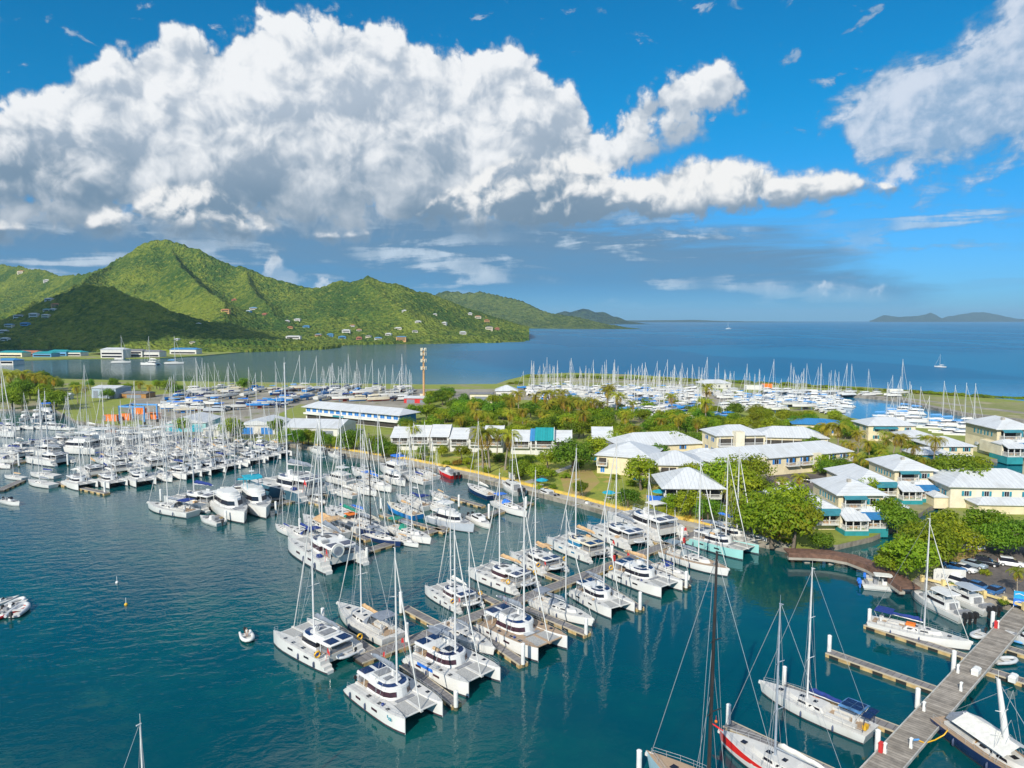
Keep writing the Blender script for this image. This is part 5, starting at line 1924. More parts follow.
for u, v, l in [(639, 486, 'turquoise parasol beside the steps of the second villa'), (673, 484, 'turquoise parasol close to the blue pavilion'), (609, 500, 'turquoise parasol on the quay edge of the lawn'), (659, 499, 'turquoise parasol left of the pavilion'), (594, 465, 'small turquoise parasol at the corner of the lawn villa'), (542, 487, 'turquoise parasol by the quay at the end of the path')]:
    umbrella(u, v, l, tealc)
t = bld('shade_sail', 'bright blue shade sail in front of the pavilion', 'shade sail', q(662, 508))
part('cloth', 'sh', lambda b: b.add([(-4, -2, 2.4), (3, -2.5, 2.8), (3.4, 2, 2.4), (-3.6, 2, 2.9), (-.3, -.2, 2.45)], [(0, 1, 4), (1, 2, 4), (2, 3, 4), (3, 0, 4)]), bluec, t)
for x, y, h_ in ((-4, -2, 2.4), (3, -2.5, 2.8), (3.4, 2, 2.4), (-3.6, 2, 2.9)):
    part('post', ('sh', x), lambda b: b.tube((x, y, 0), (x, y, h_), .06), whitem, t)
t = bld('utility_box', 'small white utility cabinet beside the quay kerb', 'cabinet', q(509, 480))
part('body', 'ub', lambda b: b.box(0, 1.8, 0, 1.4, 0, 2.1), white_w, t)
part('roof', 'ub', lambda b: b.box(-.15, 1.95, -.15, 1.55, 2.1, 2.25), roof_w, t)
part('door', 'ub', lambda b: b.box(.4, 1.3, -.05, -.003, .1, 1.9), greyc, t)

# ------------------------------------------------------------------ houses on the hills and the far shore
hw_ = [white_w, cream_p, pm('ochre_render', (.55, .33, .14), .85), pm('blue_village_render', (.12, .32, .55), .85), pm('terracotta_render', (.45, .18, .12), .85)]
hr_ = [roof_w, roof_g, pm('terracotta_roof', (.40, .14, .07), .8), roof_t, roof_b]
SPOTS = [(48, 304, 12, 6, 0, 0, 'white villa high on the shaded spur'), (55, 308, 11, 5, 2, 2, 'ochre villa next to the white one on the spur'), (46, 313, 9, 5, 0, 3, 'small house with a teal roof below the ochre villa'), (52, 313, 10, 4, 0, 0, 'white bungalow right of the teal-roofed house'),
         (18, 320, 14, 6, 0, 1, 'grey-roofed block on the lower spur'), (33, 320, 13, 7, 0, 0, 'three-storey white block on the lower spur'), (45, 319, 11, 5, 1, 0, 'cream house at the end of the lower spur'), (8, 329, 14, 6, 1, 4, 'cream house with a blue roof above the shore'),
         (24, 328, 14, 6, 3, 4, 'blue house above the shore'), (3, 335, 12, 6, 0, 0, 'white house at the left edge above the shore'), (4, 343, 13, 6, 0, 0, 'white block at the left edge near the shore'), (20, 275, 10, 5, 1, 2, 'lone ochre villa on the farthest left hill'), (46, 283, 8, 4, 0, 0, 'tiny white house in the saddle of the hills'),
         (225, 313, 17, 6, 2, 2, 'ochre villa on the sunny slope of the main hill'), (234, 302, 9, 4, 4, 2, 'terracotta villa higher on the sunny slope'), (253, 311, 15, 5, 0, 4, 'white house with a blue roof on the sunny slope'), (264, 316, 9, 4, 4, 2, 'small terracotta house below the blue-roofed one'), (248, 313, 9, 4, 3, 0, 'pale blue house on the sunny slope'),
         (287, 323, 9, 4, 0, 0, 'white house at the foot of the valley'), (297, 322, 12, 5, 0, 0, 'long white house at the foot of the valley'), (290, 330, 10, 5, 2, 2, 'ochre house in the valley village'), (306, 329, 13, 5, 3, 4, 'blue-roofed house in the valley village'),
         (293, 341, 30, 8, 0, 0, 'very large white warehouse on the far shore'), (318, 338, 12, 6, 2, 4, 'ochre house beside the warehouse'), (330, 338, 12, 6, 3, 4, 'blue house on the far shore'), (346, 334, 16, 7, 0, 0, 'white villa block above the far shore'), (342, 340, 14, 6, 3, 4, 'blue-walled store at the water of the far shore'),
         (359, 333, 10, 5, 1, 2, 'cream house behind the far shore village'), (352, 328, 10, 4, 0, 2, 'white house with a red roof above the village'), (359, 341, 11, 6, 4, 2, 'terracotta house at the water of the far shore'), (368, 339, 10, 5, 1, 1, 'cream house with a grey roof on the far shore'), (378, 341, 14, 5, 0, 4, 'white house with a blue roof on the far shore'), (388, 337, 12, 6, 0, 0, 'white block near the end of the far village'),
         (401, 341, 20, 7, 2, 4, 'long ochre and blue building closing the far village'), (404, 313, 9, 4, 0, 0, 'white villa alone on the second hill'), (398, 331, 14, 5, 1, 0, 'cream villa on the shaded slope'), (418, 325, 12, 5, 0, 0, 'white villa on the shaded slope'), (435, 317, 8, 4, 1, 0, 'small cream villa near the ridge end'), (444, 326, 9, 6, 0, 0, 'white house among the trees near the headland'), (415, 334, 11, 5, 0, 1, 'grey-roofed house low on the shaded slope'),
         (463, 336, 13, 7, 0, 0, 'white block at the water below the headland'), (489, 331, 14, 7, 1, 1, 'cream row house on the headland'), (478, 320, 12, 6, 1, 2, 'ochre villa on the crest of the headland'), (487, 323, 10, 5, 2, 2, 'ochre villa just right of the crest villa'), (470, 316, 8, 5, 0, 0, 'white villa on the crest of the headland'), (497, 331, 9, 5, 4, 2, 'terracotta house at the tip of the headland'), (176, 342, 9, 4, 0, 0, 'white house low on the dark spur'), (192, 345, 12, 5, 1, 1, 'cream house low on the dark spur'), (198, 326, 7, 3, 0, 0, 'tiny white house halfway up the dark spur')]
for u, v, w, h, wi, ri, l in SPOTS:
    p = on_hill(u, v)
    if p is None:
        p = P(u, v)
        if p.y > 2600:
            continue
    k = p.y / 1700
    t = bld('hillside_house', l, 'house', (p.x, p.y, p.z - 1.0), R(-14 + (u * 7) % 28), 'houses on the far hills')
    w_, h_, d_ = w * k * 1.2, h * k * 1.25 + 1.5, 9 * k
    if u < 62:
        w_, h_ = w_ * 1.35, h_ * 1.25
    part('wall', uniq(), lambda b: b.box(-w_ / 2, w_ / 2, 0, d_, -4, h_), hw_[wi], t)
    hip(t, -w_ / 2, w_ / 2, 0, d_, h_, 1.6 * k, .5, hr_[ri])
    for i in range(2):
        part('window_band', uniq(), lambda b: b.box(-w_ * .42, w_ * .42, -.12, -.003, h_ * (.2 + .42 * i), h_ * (.42 + .42 * i)), glass, t)
# buildings standing at the water on the near side of the hills
for u, v, w, h, wi, ri, l in [(112, 358, 24, 11, 0, 0, 'large white four-storey building at the foot of the dark hill'), (131, 357, 24, 8, 0, 1, 'long white building with dark window bands beside the four-storey one'), (150, 357, 20, 7, 0, 1, 'low white quay building with a grey roof'), (183, 354, 28, 6, 0, 4, 'long store with a bright blue roof at the foot of the dark hill'),
                              (10, 357, 26, 6, 1, 3, 'teal-roofed store at the left edge of the far shore'), (26, 356, 22, 5, 4, 2, 'red-roofed store on the far left shore'), (42, 357, 20, 5, 3, 3, 'low turquoise-roofed shed on the far left shore'), (57, 356, 20, 6, 3, 3, 'turquoise boat shed on the far left shore'), (74, 356, 14, 5, 0, 3, 'small turquoise-roofed hut on the far left shore'), (4, 364, 20, 5, 0, 4, 'white shed with a blue roof, lowest on the far left shore')]:
    p = P(u, v, 1.0)
    t = bld('shore_building', l, 'building', (p.x, p.y, 0.6), R(-6), 'buildings along the far shore')
    w_, h_ = w * p.y / FOC, h * p.y / FOC * .8
    part('wall', uniq(), lambda b: b.box(-w_ / 2, w_ / 2, 0, 16, -3, h_), hw_[wi], t)
    hip(t, -w_ / 2, w_ / 2, 0, 16, h_, 2.2, .6, hr_[ri], inset=.5)
    for i in range(max(1, int(h_ / 4))):
        part('window_band', uniq(), lambda b: b.box(-w_ * .45, w_ * .45, -.15, -.003, 1.2 + i * 4, 3.2 + i * 4), glass, t)

struct('shore_strip', lambda b: strip(b, px([(-60, 366), (10, 361), (80, 359), (160, 358.5), (205, 356), (262, 350.5)]), 190, -2, 0.9, 95), [ground_m])

# ------------------------------------------------------------------ trees, palms and shrubs
RT = random.Random(11)
for u, v, h, var, dk, l in [
        (772, 546, 58, 2, False, 'broad sunlit tree at the edge of the quay, left of the footbridge'), (793, 549, 52, 0, False, 'tall leafy tree beside the nearest canal house'), (822, 551, 20, 4, True, 'dark low tree between footbridge and canal house'),
        (750, 535, 42, 0, False, 'leafy tree at the quay beside the palms'), (786, 528, 50, 2, False, 'broad tree behind the quay-side trees, next to the car park'), (800, 532, 34, 1, False, 'leafy tree screening the wing of the nearest canal house'),
        (907, 581, 50, 0, False, 'leafy tree at the landing of the footbridge'), (890, 576, 32, 1, False, 'small bright tree over the canal mouth'), (930, 567, 50, 2, False, 'largest spreading tree on the canal island'), (955, 557, 40, 0, False, 'leafy tree left of the gazebo'),
        (918, 553, 32, 4, True, 'dark tree behind the island trees, below the second canal house'), (1001, 556, 38, 2, True, 'dense dark tree right of the gazebo'), (1026, 558, 42, 0, True, 'dense tree at the right edge above the car park'), (985, 545, 38, 4, False, 'round tree behind the gazebo'), (940, 545, 40, 1, False, 'tree under the big hip-roofed house'),
        (886, 527, 34, 0, False, 'leafy tree between the two stepped canal houses'), (897, 534, 30, 4, True, 'low tree at the water between the stepped canal houses'), (868, 500, 24, 1, False, 'tree behind the first canal house, by the road'),
        (962, 498, 44, 0, True, 'tall dense tree right of the second canal house'), (947, 488, 38, 1, False, 'bright tree behind the second canal house'), (972, 480, 26, 4, False, 'low tree at the bend of the inner canal'),
        (722, 499, 44, 0, False, 'tree in front of the long hotel wing, left end'), (748, 487, 36, 2, False, 'broad tree covering the middle of the long hotel wing'), (737, 503, 38, 4, False, 'low tree beside the hotel car park'), (757, 500, 26, 1, True, 'dark small tree in the hotel car park'),
        (690, 517, 28, 4, False, 'round tree in front of the pavilion'), (674, 513, 22, 1, False, 'small tree left of the pavilion steps'), (708, 522, 24, 4, True, 'dark tree at the right corner of the pavilion'), (641, 490, 36, 1, False, 'tree between the two lawn villas'), (694, 490, 30, 0, False, 'tree behind the pavilion roof'), (660, 466, 24, 1, True, 'dark tree behind the villas'),
        (628, 507, 19, 4, True, 'dense round tree at the foot of the lawn'), (580, 498, 20, 3, True, 'slim dark tree alone on the lawn'), (572, 472, 36, 2, True, 'very large dense tree at the top of the lawn'), (594, 461, 27, 0, False, 'leafy tree behind the large lawn tree'), (548, 470, 22, 1, False, 'leafy tree in front of the teal-roofed townhouse'),
        (538, 483, 20, 4, False, 'broad olive-green tree at the path'), (520, 480, 19, 4, False, 'low spreading tree left of the path'), (462, 461, 17, 1, False, 'bright tree in front of the grey-roofed townhouse'), (442, 457, 12, 4, False, 'small tree before the red-shuttered townhouse'), (484, 463, 15, 4, False, 'leafy tree below the townhouse gap'), (423, 456, 11, 4, True, 'small dark tree before the second townhouse'),
        (183, 436, 22, 3, False, 'upright tree beside the turquoise shed'), (232, 440, 24, 0, False, 'round bright tree between the white sheds'), (276, 437, 22, 3, False, 'upright tree at the corner of the wide shed'), (244, 391, 14, 0, True, 'dark round tree on the bay shore'), (446, 403, 18, 0, True, 'round tree right of the radio mast'), (432, 402, 12, 4, False, 'small tree at the foot of the radio mast'),
        (768, 437, 22, 1, False, 'tree between the two hotel blocks and the boatyard'), (742, 452, 20, 4, False, 'small tree in front of the stair tower'), (811, 457, 24, 3, False, 'upright tree at the corner of the palm-lined road')]:
    tree(u, v, h, l, var, dk)
# grove behind the townhouses: individual trees that only their place tells apart
for i in range(95):
    u = RT.uniform(425, 700)
    v = RT.uniform(404, 446) if u < 600 else RT.uniform(420, 455)
    if 555 < u < 605 and v > 440:
        v -= 14
    tree(u, v, RT.uniform(13, 22) * (v - 320) / 110, 'leafy tree in the dense grove between the townhouses and the boatyard', RT.randrange(5), RT.random() < .45, 'grove trees behind the townhouses')
for i in range(15):
    u = 288 + i * 7.4 + RT.uniform(-2, 2)
    v = 447 + (u - 282) * .13 - RT.uniform(1, 6)
    tree(u, v, RT.uniform(15, 22), 'leafy tree in the thick hedge row along the quay below the marina building', RT.randrange(5), RT.random() < .4, 'hedge trees along the quay')
for i in range(26):
    u = RT.uniform(690, 850)
    v = 418 + (u - 700) * .06 + RT.uniform(0, 10)
    tree(u, v + 4, RT.uniform(11, 17), 'low tree in the belt between the hotel and the inner basin', RT.randrange(5), RT.random() < .3, 'trees between hotel and basin')
for i in range(26):
    u = RT.uniform(815, 960)
    v = RT.uniform(452, 486)
    tree(u, v, RT.uniform(13, 20), 'low tree among the palms and cream houses', RT.randrange(5), RT.random() < .5, 'trees among the cream houses')
for i in range(16):
    u = RT.uniform(-5, 60)
    v = RT.uniform(388, 412)
    tree(u, v, RT.uniform(14, 24), 'leafy tree in the thicket on the left shore', RT.randrange(5), RT.random() < .5, 'thicket on the left shore')
for i in range(12):
    u = RT.uniform(62, 200)
    v = RT.uniform(388, 400)
    tree(u, v, RT.uniform(9, 14), 'low tree along the bay shore of the boatyard', RT.randrange(5), RT.random() < .5, 'trees along the bay shore')
for i in range(64):
    u = 510 + i * 8.3 + RT.uniform(-3, 3)
    v = fv = 383 if u < 520 else 376.5 + max(0, (u - 570)) * .033 + max(0, u - 760) * .028
    bush(u, fv + 1.0, RT.uniform(9, 15), 'low shrub on the seaward edge of the spit', None, 'shrubs on the seaward edge of the spit', LZ, i % 3, .5)
for i in range(26):
    k = i / 25
    u = 292 + k * 500 + RT.uniform(-6, 6)
    # just inland of the kerb
    a, c = max([(q_[0], q_[1]) for q_ in QUAY if q_[0] <= u], default=QUAY[0]), min([(q_[0], q_[1]) for q_ in QUAY if q_[0] > u], default=QUAY[-1])
    vq = a[1] + (c[1] - a[1]) * (u - a[0]) / max(1, c[0] - a[0])
    if 500 < u < 620:
        continue
    bush(u, vq - 9 - RT.uniform(0, 3), RT.uniform(9, 18), 'leafy shrub just inside the yellow quay kerb' if i % 4 else 'orange-leaved shrub just inside the yellow quay kerb', None if i % 4 else flower_m, 'shrubs along the quay kerb' if i % 4 else 'orange shrubs along the quay kerb', LZ, i % 3)
for u, v, w, l in [(615, 479, 12, 'small shrub beside the lawn villa'), (648, 488, 14, 'shrub below the second villa'), (632, 486, 14, 'spiky shrub on the lawn'), (815, 471, 40, 'clipped hedge along the palm-lined road'), (838, 466, 30, 'shrub at the bend of the palm-lined road'), (985, 575, 12, 'low shrub in the car park bed'), (1004, 604, 12, 'shrub beside the banner sign'), (950, 586, 9, 'shrub by the board wall'), (700, 478, 18, 'shrub before the long hotel wing'), (880, 470, 18, 'shrub beside the second canal house'), (530, 462, 16, 'shrub under the tall palms'), (500, 462, 18, 'shrub below the palm-fronted townhouse')]:
    bush(u, v, w, l)
for i, (u, v, h, l) in enumerate([
        (483, 470, 44, 'tall slim palm leaning left in front of the townhouses'), (490, 472, 48, 'tallest palm in front of the townhouses'), (505, 470, 42, 'palm with bare crooked trunk, right of the tallest one'), (413, 449, 24, 'palm in front of the second townhouse'), (497, 455, 28, 'short palm behind the tall pair'),
        (545, 424, 22, 'palm at the left end of the row before the boatyard'), (553, 423, 24, 'second palm of the row before the boatyard'), (570, 423, 22, 'third palm of the row before the boatyard'), (585, 423, 24, 'fourth palm of the row before the boatyard'), (599, 424, 24, 'last palm of the row before the boatyard'), (586, 433, 18, 'low yellow palm below the row'),
        (633, 450, 26, 'yellow palm sticking out of the grove'), (517, 440, 20, 'palm deep in the grove'), (476, 425, 24, 'palm right of the tan blocks'), (462, 437, 22, 'palm behind the townhouse roofs'), (532, 440, 20, 'yellowish palm behind the townhouses'),
        (736, 522, 32, 'palm at the right corner of the pavilion'), (748, 528, 34, 'bushy palm beside the aqua catamaran'), (757, 522, 30, 'palm between pavilion and car park'), (728, 512, 24, 'palm behind the pavilion'), (783, 500, 24, 'palm in the hotel car park'), (796, 498, 26, 'palm beside the hotel car park trees'),
        (830, 455, 34, 'yellow palm left of the road'), (838, 457, 36, 'second yellow palm left of the road'), (858, 455, 26, 'palm before the teal-awning house'), (870, 466, 28, 'palm at the left of the palm row'), (892, 462, 30, 'bushy palm in the middle of the palm row'), (900, 461, 28, 'palm next to the bushy one in the palm row'), (933, 468, 34, 'single tall palm before the white-roofed house'), (862, 482, 30, 'palm behind the first canal house'), (857, 478, 26, 'stout palm at the road bend'), (880, 470, 22, 'short palm above the second canal house'),
        (1017, 596, 30, 'small palm beside the banner sign'), (3, 396, 26, 'palm at the left edge of the left shore'), (14, 398, 28, 'second palm on the left shore'), (24, 395, 26, 'third palm on the left shore'), (34, 396, 24, 'fourth palm on the left shore'), (44, 398, 24, 'fifth palm on the left shore'), (52, 396, 20, 'sixth palm on the left shore'), (78, 404, 20, 'palm left of the blue-grey house'), (86, 402, 18, 'short palm touching the blue-grey house'), (142, 398, 18, 'palm right of the brown-roofed shed'), (150, 399, 15, 'small palm behind the orange containers')]):
    palm(u, v, h, l, [(0.4, 0.2), (0.9, -0.3), (-0.8, 0.4), (-0.2, -0.2)][i % 4], i % 3)

for i in range(26):
    u, v = (RT.uniform(430, 640), RT.uniform(412, 446)) if i < 16 else (RT.uniform(818, 950), RT.uniform(452, 482))
    palm(u, v, RT.uniform(17, 27), 'palm rising out of the grove between townhouses and boatyard' if i < 16 else 'palm among the cream houses along the road', [(0.4, 0.2), (0.9, -0.3), (-0.8, 0.4), (-0.2, -0.2)][i % 4], i % 3, 'palms in the grove' if i < 16 else 'palms among the cream houses')
for i in range(40):
    u = RT.uniform(640, 960)
    v = 455 + RT.uniform(0, 40)
    if 590 < u < 700 or 760 < u < 800:
        continue
    if 690 < u < 715:
        continue
    bush(u, v, RT.uniform(8, 16), 'garden shrub between the hotel and the canal houses', leaf_b if i % 3 == 0 else None, 'garden shrubs of the hotel', LZ, i % 3)

for i in range(34):
    u, v = RT.uniform(402, 520), RT.uniform(408, 440)
    if u < 425 and v < 428:
        v += 12
    tree(u, v, RT.uniform(11, 20), 'leafy tree between the marina building and the townhouses', RT.randrange(5), RT.random() < .35, 'trees between marina building and townhouses')
for i in range(60):
    u, v = RT.uniform(505, 715), RT.uniform(404, 436)
    bush(u, v, RT.uniform(10, 20), 'low thicket shrub in the grove before the boatyard', leaf_b if i % 3 == 0 else None, 'thicket shrubs in the grove', LZ, i % 3)
for i in range(16):
    u, v = RT.uniform(440, 590), RT.uniform(464, 492)
    if v > 476 + (u - 467) * .24 - 2:
        v = 462 + (u - 440) * .1
    bush(u, v, RT.uniform(9, 17), 'round garden shrub on the lawn below the townhouses', None, 'garden shrubs on the lawn', LZ, i % 3)

for i in range(24):
    u, v = RT.uniform(505, 712), RT.uniform(410, 442)
    palm(u, v, RT.uniform(20, 30), 'palm standing in the grove behind the hotel villas', [(0.4, 0.2), (0.9, -0.3), (-0.8, 0.4), (-0.2, -0.2)][i % 4], i % 3, 'palms behind the hotel villas')
for i in range(24):
    u = RT.uniform(690, 850)
    v = 414 + (u - 690) * .05 + RT.uniform(0, 10)
    tree(u, v, RT.uniform(10, 16), 'low tree in the belt between the hotel and the inner basin', RT.randrange(5), RT.random() < .3, 'trees between hotel and basin')

# ------------------------------------------------------------------ docks and piles
def beam_material():
    m, t, b, out = new_mat('pontoon_side')
    c = tcoord(t)
    sp = t.nodes.new('ShaderNodeSeparateXYZ')
    t.links.new(c, sp.inputs[0])
    fr = X.m('FRACT', X(sp.outputs[0]) / 3.1)
    gap = ss(X.m('ABSOLUTE', fr - 0.5), 0.27, 0.285) * ss(0.47 - X(sp.outputs[2]), 0.0, 0.03)
    n1 = fbm(c, 0.9, 5, 0.6, 0.2, '3D')
    col = mixc(ss(n1, 0.35, 0.68), (0.56, 0.40, 0.18), (0.34, 0.23, 0.10))
    col = mixc(ss(X(sp.outputs[2]), 0.45, 0.48), col, (0.46, 0.40, 0.30))
    t.links.new(mixc(gap, col, (0.02, 0.02, 0.018)), b.inputs['Base Color'])
    b.inputs['Roughness'].default_value = 0.8
    return m


beamfloat = beam_material()
def along(t, p0, p1, z=0.0):
    a, c = (Vector(q) if len(q) == 3 else P(q[0], q[1]) for q in (p0, p1))
    t.location = ((a + c) / 2).xy.to_3d()
    t.location.z = z
    t.rotation_euler = (0, 0, math.atan2(c.y - a.y, c.x - a.x))
    return (c - a).length


def pontoon(p0, p1, w, label, group='floating pontoons', kind='finger'):
    t = thing('floating_pontoon', label, 'pontoon', group=group)
    L = along(t, p0, p1)
    key = (round(L, 1), w)
    part('deck', key, lambda b: b.box(-L / 2, L / 2, -w / 2, w / 2, 0.46, 0.60), pondeck, t)

    def be(b):
        b.box(-L / 2 - .02, L / 2 + .16, -w / 2 - .14, w / 2 + .14, -0.15, 0.455)
        for s in (-1, 1):
            b.box(-L / 2 - .02, L / 2 + .16, min(s * w / 2, s * (w / 2 + .14)), max(s * w / 2, s * (w / 2 + .14)), 0.46, 0.64)
    part('float_and_edge_beam', key, be, beamfloat, t)
    return t


def pile(u, v, hpx, label, z=-1.0, r=0.30, group='white mooring piles'):
    p = P(u, v)
    h = hpx * p.y / FOC
    t = thing('mooring_pile', label, 'mooring pile', (p.x, p.y, 0), group=group)
    hh = round(h * 2) / 2
    part('shaft', hh, lambda b: b.path([(0, 0, 0.45), (0, 0, hh)], r, 12), pilew, t, 40)
    part('cap', hh, lambda b: b.path([(0, 0, hh), (0, 0, hh + .12)], [r * 1.04, r * 0.5], 12), pilew, t, 40)
    part('weedy_base', 0, lambda b: b.path([(0, 0, z), (0, 0, 0.45)], r * 1.02, 12), pilebase, t, 40)
    return t


MD = 'in the middle dock'
pontoon((358, 664), (700, 534), 2.4, 'main walkway between the two rows of catamarans of the middle dock')
pontoon((404, 668), (456, 708), 1.3, 'finger pontoon between the two nearest catamarans of the middle dock')
pontoon((470, 630), (523, 667), 1.3, 'finger pontoon ending at a pile beside the catamaran with the brown teak deck')
pontoon((524, 611), (587, 637), 1.4, 'long finger pontoon alongside the low white sloop, ending at a pile in open water')
pontoon((590, 580), (640, 611), 1.3, 'finger pontoon between two white catamarans, its end pile standing alone')
pontoon((640, 560), (687, 589), 1.3, 'finger pontoon beside the small sloop with a navy waterline')
pontoon((404, 610), (442, 630), 1.5, 'bare finger pontoon with dark slats, left of the walkway of the middle dock')
pontoon((332, 628), (372, 654), 1.3, 'finger pontoon between the leftmost catamaran and the sloop beside it')
pontoon((466, 591), (497, 606), 1.3, 'finger pontoon with a yellow corner between the second and third catamarans facing the channel')
pontoon((530, 570), (563, 583), 1.3, 'finger pontoon with yellow edging behind the catamaran with a tan boom cover')
pontoon((594, 545), (626, 559), 1.3, 'finger pontoon left of the big boxy power catamaran by the quay')
pontoon((634, 537), (668, 547), 1.3, 'short finger pontoon under the stern of the big boxy power catamaran')
pontoon((350, 558), (530, 504), 2.2, 'walkway of the second dock, with old monohull yachts on both sides')
pontoon((381, 516), (446, 534), 1.3, 'finger pontoon passing the grey-hulled trawler')
pontoon((450, 499), (483, 508), 1.3, 'finger pontoon nearest the lawn, beside the navy sloop')
pontoon((346, 534), (368, 542), 1.2, 'finger pontoon between the brown-covered yacht and the navy sloop of the second dock')
pontoon((206, 521), (425, 474), 2.2, 'walkway leading from the small motor boat group past the slate catamaran')
pontoon((262, 503), (292, 499), 1.3, 'finger pontoon astern of the slate-blue catamaran')
pontoon((296, 499), (322, 506), 1.3, 'finger pontoon with a tan edge in front of the white motor yacht')
pontoon((55, 484), (107, 495), 1.5, 'yellow-edged pontoon ending in open water at the front of the charter fleet')
pontoon((70, 480), (282, 447), 2.4, 'walkway between the rows of charter catamarans')
pontoon((0, 492), (22, 482), 2.0, 'pontoon entering the picture beside the two small sloops', )
pontoon((-30, 475), (30, 461), 2.0, 'pontoon under the pair of large catamarans at the outer left dock')
pontoon((866, 627), (966, 660), 1.5, 'tan-edged finger pontoon alongside the racing yacht with the blue boom cover')
pontoon((828, 655), (938, 694), 1.5, 'empty tan-edged finger pontoon left of the timber pier')
pontoon((783, 690), (906, 737), 1.5, 'finger pontoon mostly hidden behind the cruising yacht with the orange cloth')
pontoon((727, 728), (880, 800), 1.6, 'finger pontoon alongside the yacht with the red bow')
pontoon((983, 672), (1080, 703), 1.5, 'finger pontoon with a white dock box, right of the timber pier')
pontoon((1000, 649), (1080, 674), 1.5, 'finger pontoon right of the timber pier, closest to the car park')

for u, v, h, l in [(869, 627, 20, 'white pile at the stern of the racing yacht with the blue boom cover'), (829, 655, 20, 'white pile at the free end of the empty finger pontoon'),
                   (953, 675, 26, 'white pile on the edge of the timber pier, opposite the white dock box'), (917, 711, 26, 'white pile at the inner end of the empty finger pontoon'),
                   (877, 755, 29, 'white pile with a red box beside it, at the stern of the cruising yacht'), (992, 630, 20, 'white pile at the landward end of the timber pier, by the outboard power boat'),
                   (784, 688, 22, 'white pile beside the bow of the cruising yacht with the orange cloth'), (728, 728, 25, 'white pile in open water at the bow of the red-striped yacht'),
                   (639, 772, 25, 'white pile beside the pale blue bow at the bottom of the view'), (456, 710, 20, 'white pile at the end of the finger between the two nearest catamarans'),
                   (523, 667, 24, 'white pile under the bow of the teak-decked catamaran'), (586, 637, 20, 'white pile at the bow of the low white sloop'),
                   (640, 612, 21, 'white pile between two catamaran bows, standing on a tan float'), (686, 590, 20, 'white pile beside the small sloop with a navy waterline'),
                   (323, 626, 19, 'white pile behind the leftmost catamaran'), (401, 615, 23, 'white pile at the outer end of the bare finger pontoon'),
                   (407, 645, 24, 'white pile rising between the nearest catamaran and the walkway'), (300, 533, 15, 'white pile beside the sloop with the blue sprayhood'),
                   (367, 562, 16, 'white pile at the stern of the catamaran with the round cover'), (276, 515, 14, 'white pile between the motor boats and the slate catamaran'),
                   (226, 523, 13, 'white pile at the end of the motor boat group'), (161, 502, 13, 'white pile by the bow of the lone sloop at the outer dock'),
                   (459, 508, 14, 'white pile beside the finger pontoon nearest the lawn'), (489, 520, 16, 'white pile at the bow of the trawler'),
                   (526, 510, 14, 'white pile at the stern of the sloop with the bright blue cover'), (381, 510, 12, 'white pile at the end of the trawler finger pontoon'),
                   (682, 543, 16, 'white pile with a red box by the big boxy power catamaran'), (105, 494, 13, 'white pile at the end of the yellow-edged outer pontoon'),
                   (612, 560, 15, 'white pile with a red box behind the catamaran with the tan boom cover'), (19, 467, 13, 'white pile at the outer left dock, between the two larger sloops'),
                   (68, 466, 12, 'white pile at the stern of the larger left-hand catamaran'), (22, 453, 10, 'white pile at the bow of the farther left-hand catamaran')]:
    pile(u, v, h, l)

# timber pier
pier = thing('timber_pier', 'weathered timber plank pier with pale kerb rails leading to the car park', 'pier')
PL = along(pier, (1024, 616), (846, 818))


def pier_planks(b):
    b.box(-PL / 2, PL / 2, -1.55, 1.55, 0.86, 1.0)


part('deck', 0, pier_planks, planks, pier)
part('edge_rail', 0, lambda b: [b.box(-PL / 2, PL / 2, min(s * 1.55, s * 1.68), max(s * 1.55, s * 1.68), 0.80, 1.16) for s in (-1, 1)], pm('grey_timber_rail', (0.44, 0.43, 0.40), .85, .2, 1.0), pier)
part('stringer', 0, lambda b: [b.box(-PL / 2, PL / 2, s * 1.2 - .15, s * 1.2 + .15, 0.45, 0.86) for s in (-1, 1)], wood, pier)
for k in range(int(PL / 4.5)):
    for s in (-1, 1):
        part('support_post', (k, s), lambda b: b.tube((-PL / 2 + 2 + k * 4.5, s * 1.3, -1), (-PL / 2 + 2 + k * 4.5, s * 1.3, .86), .17, n=8), pilebase, pier)


def pedestal(u, v, label):
    p = P(u, v, 1.0)
    t = thing('power_pedestal', label, 'power pedestal', p, R(40), group='power pedestals on the pier')
    part('post', 0, lambda b: b.prism([(-.16, -.16), (.16, -.16), (.16, .16), (-.16, .16)], 0, 1.15, [(-.13, -.13), (.13, -.13), (.13, .13), (-.13, .13)]), pilew, t)
    part('cap', 0, lambda b: b.prism([(-.19, -.19), (.19, -.19), (.19, .19), (-.19, .19)], 1.15, 1.28, [(-.08, -.08), (.08, -.08), (.08, .08), (-.08, .08)]), pilew, t)
    part('socket_panel', 0, lambda b: b.box(-.1, .1, -.18, -.15, .6, .95), greyc, t)


for u, v, l in [(958, 673, 'power pedestal beside the pile opposite the white dock box'), (961, 691, 'power pedestal on the right edge of the pier, middle of its length'), (924, 711, 'power pedestal next to the pile of the empty finger pontoon'),
                (911, 748, 'power pedestal with a blue hose, nearest on the right edge of the pier'), (885, 753, 'power pedestal beside the red box near the cruising yacht'), (998, 628, 'power pedestal at the landward end of the pier')]:
    pedestal(u, v, l)


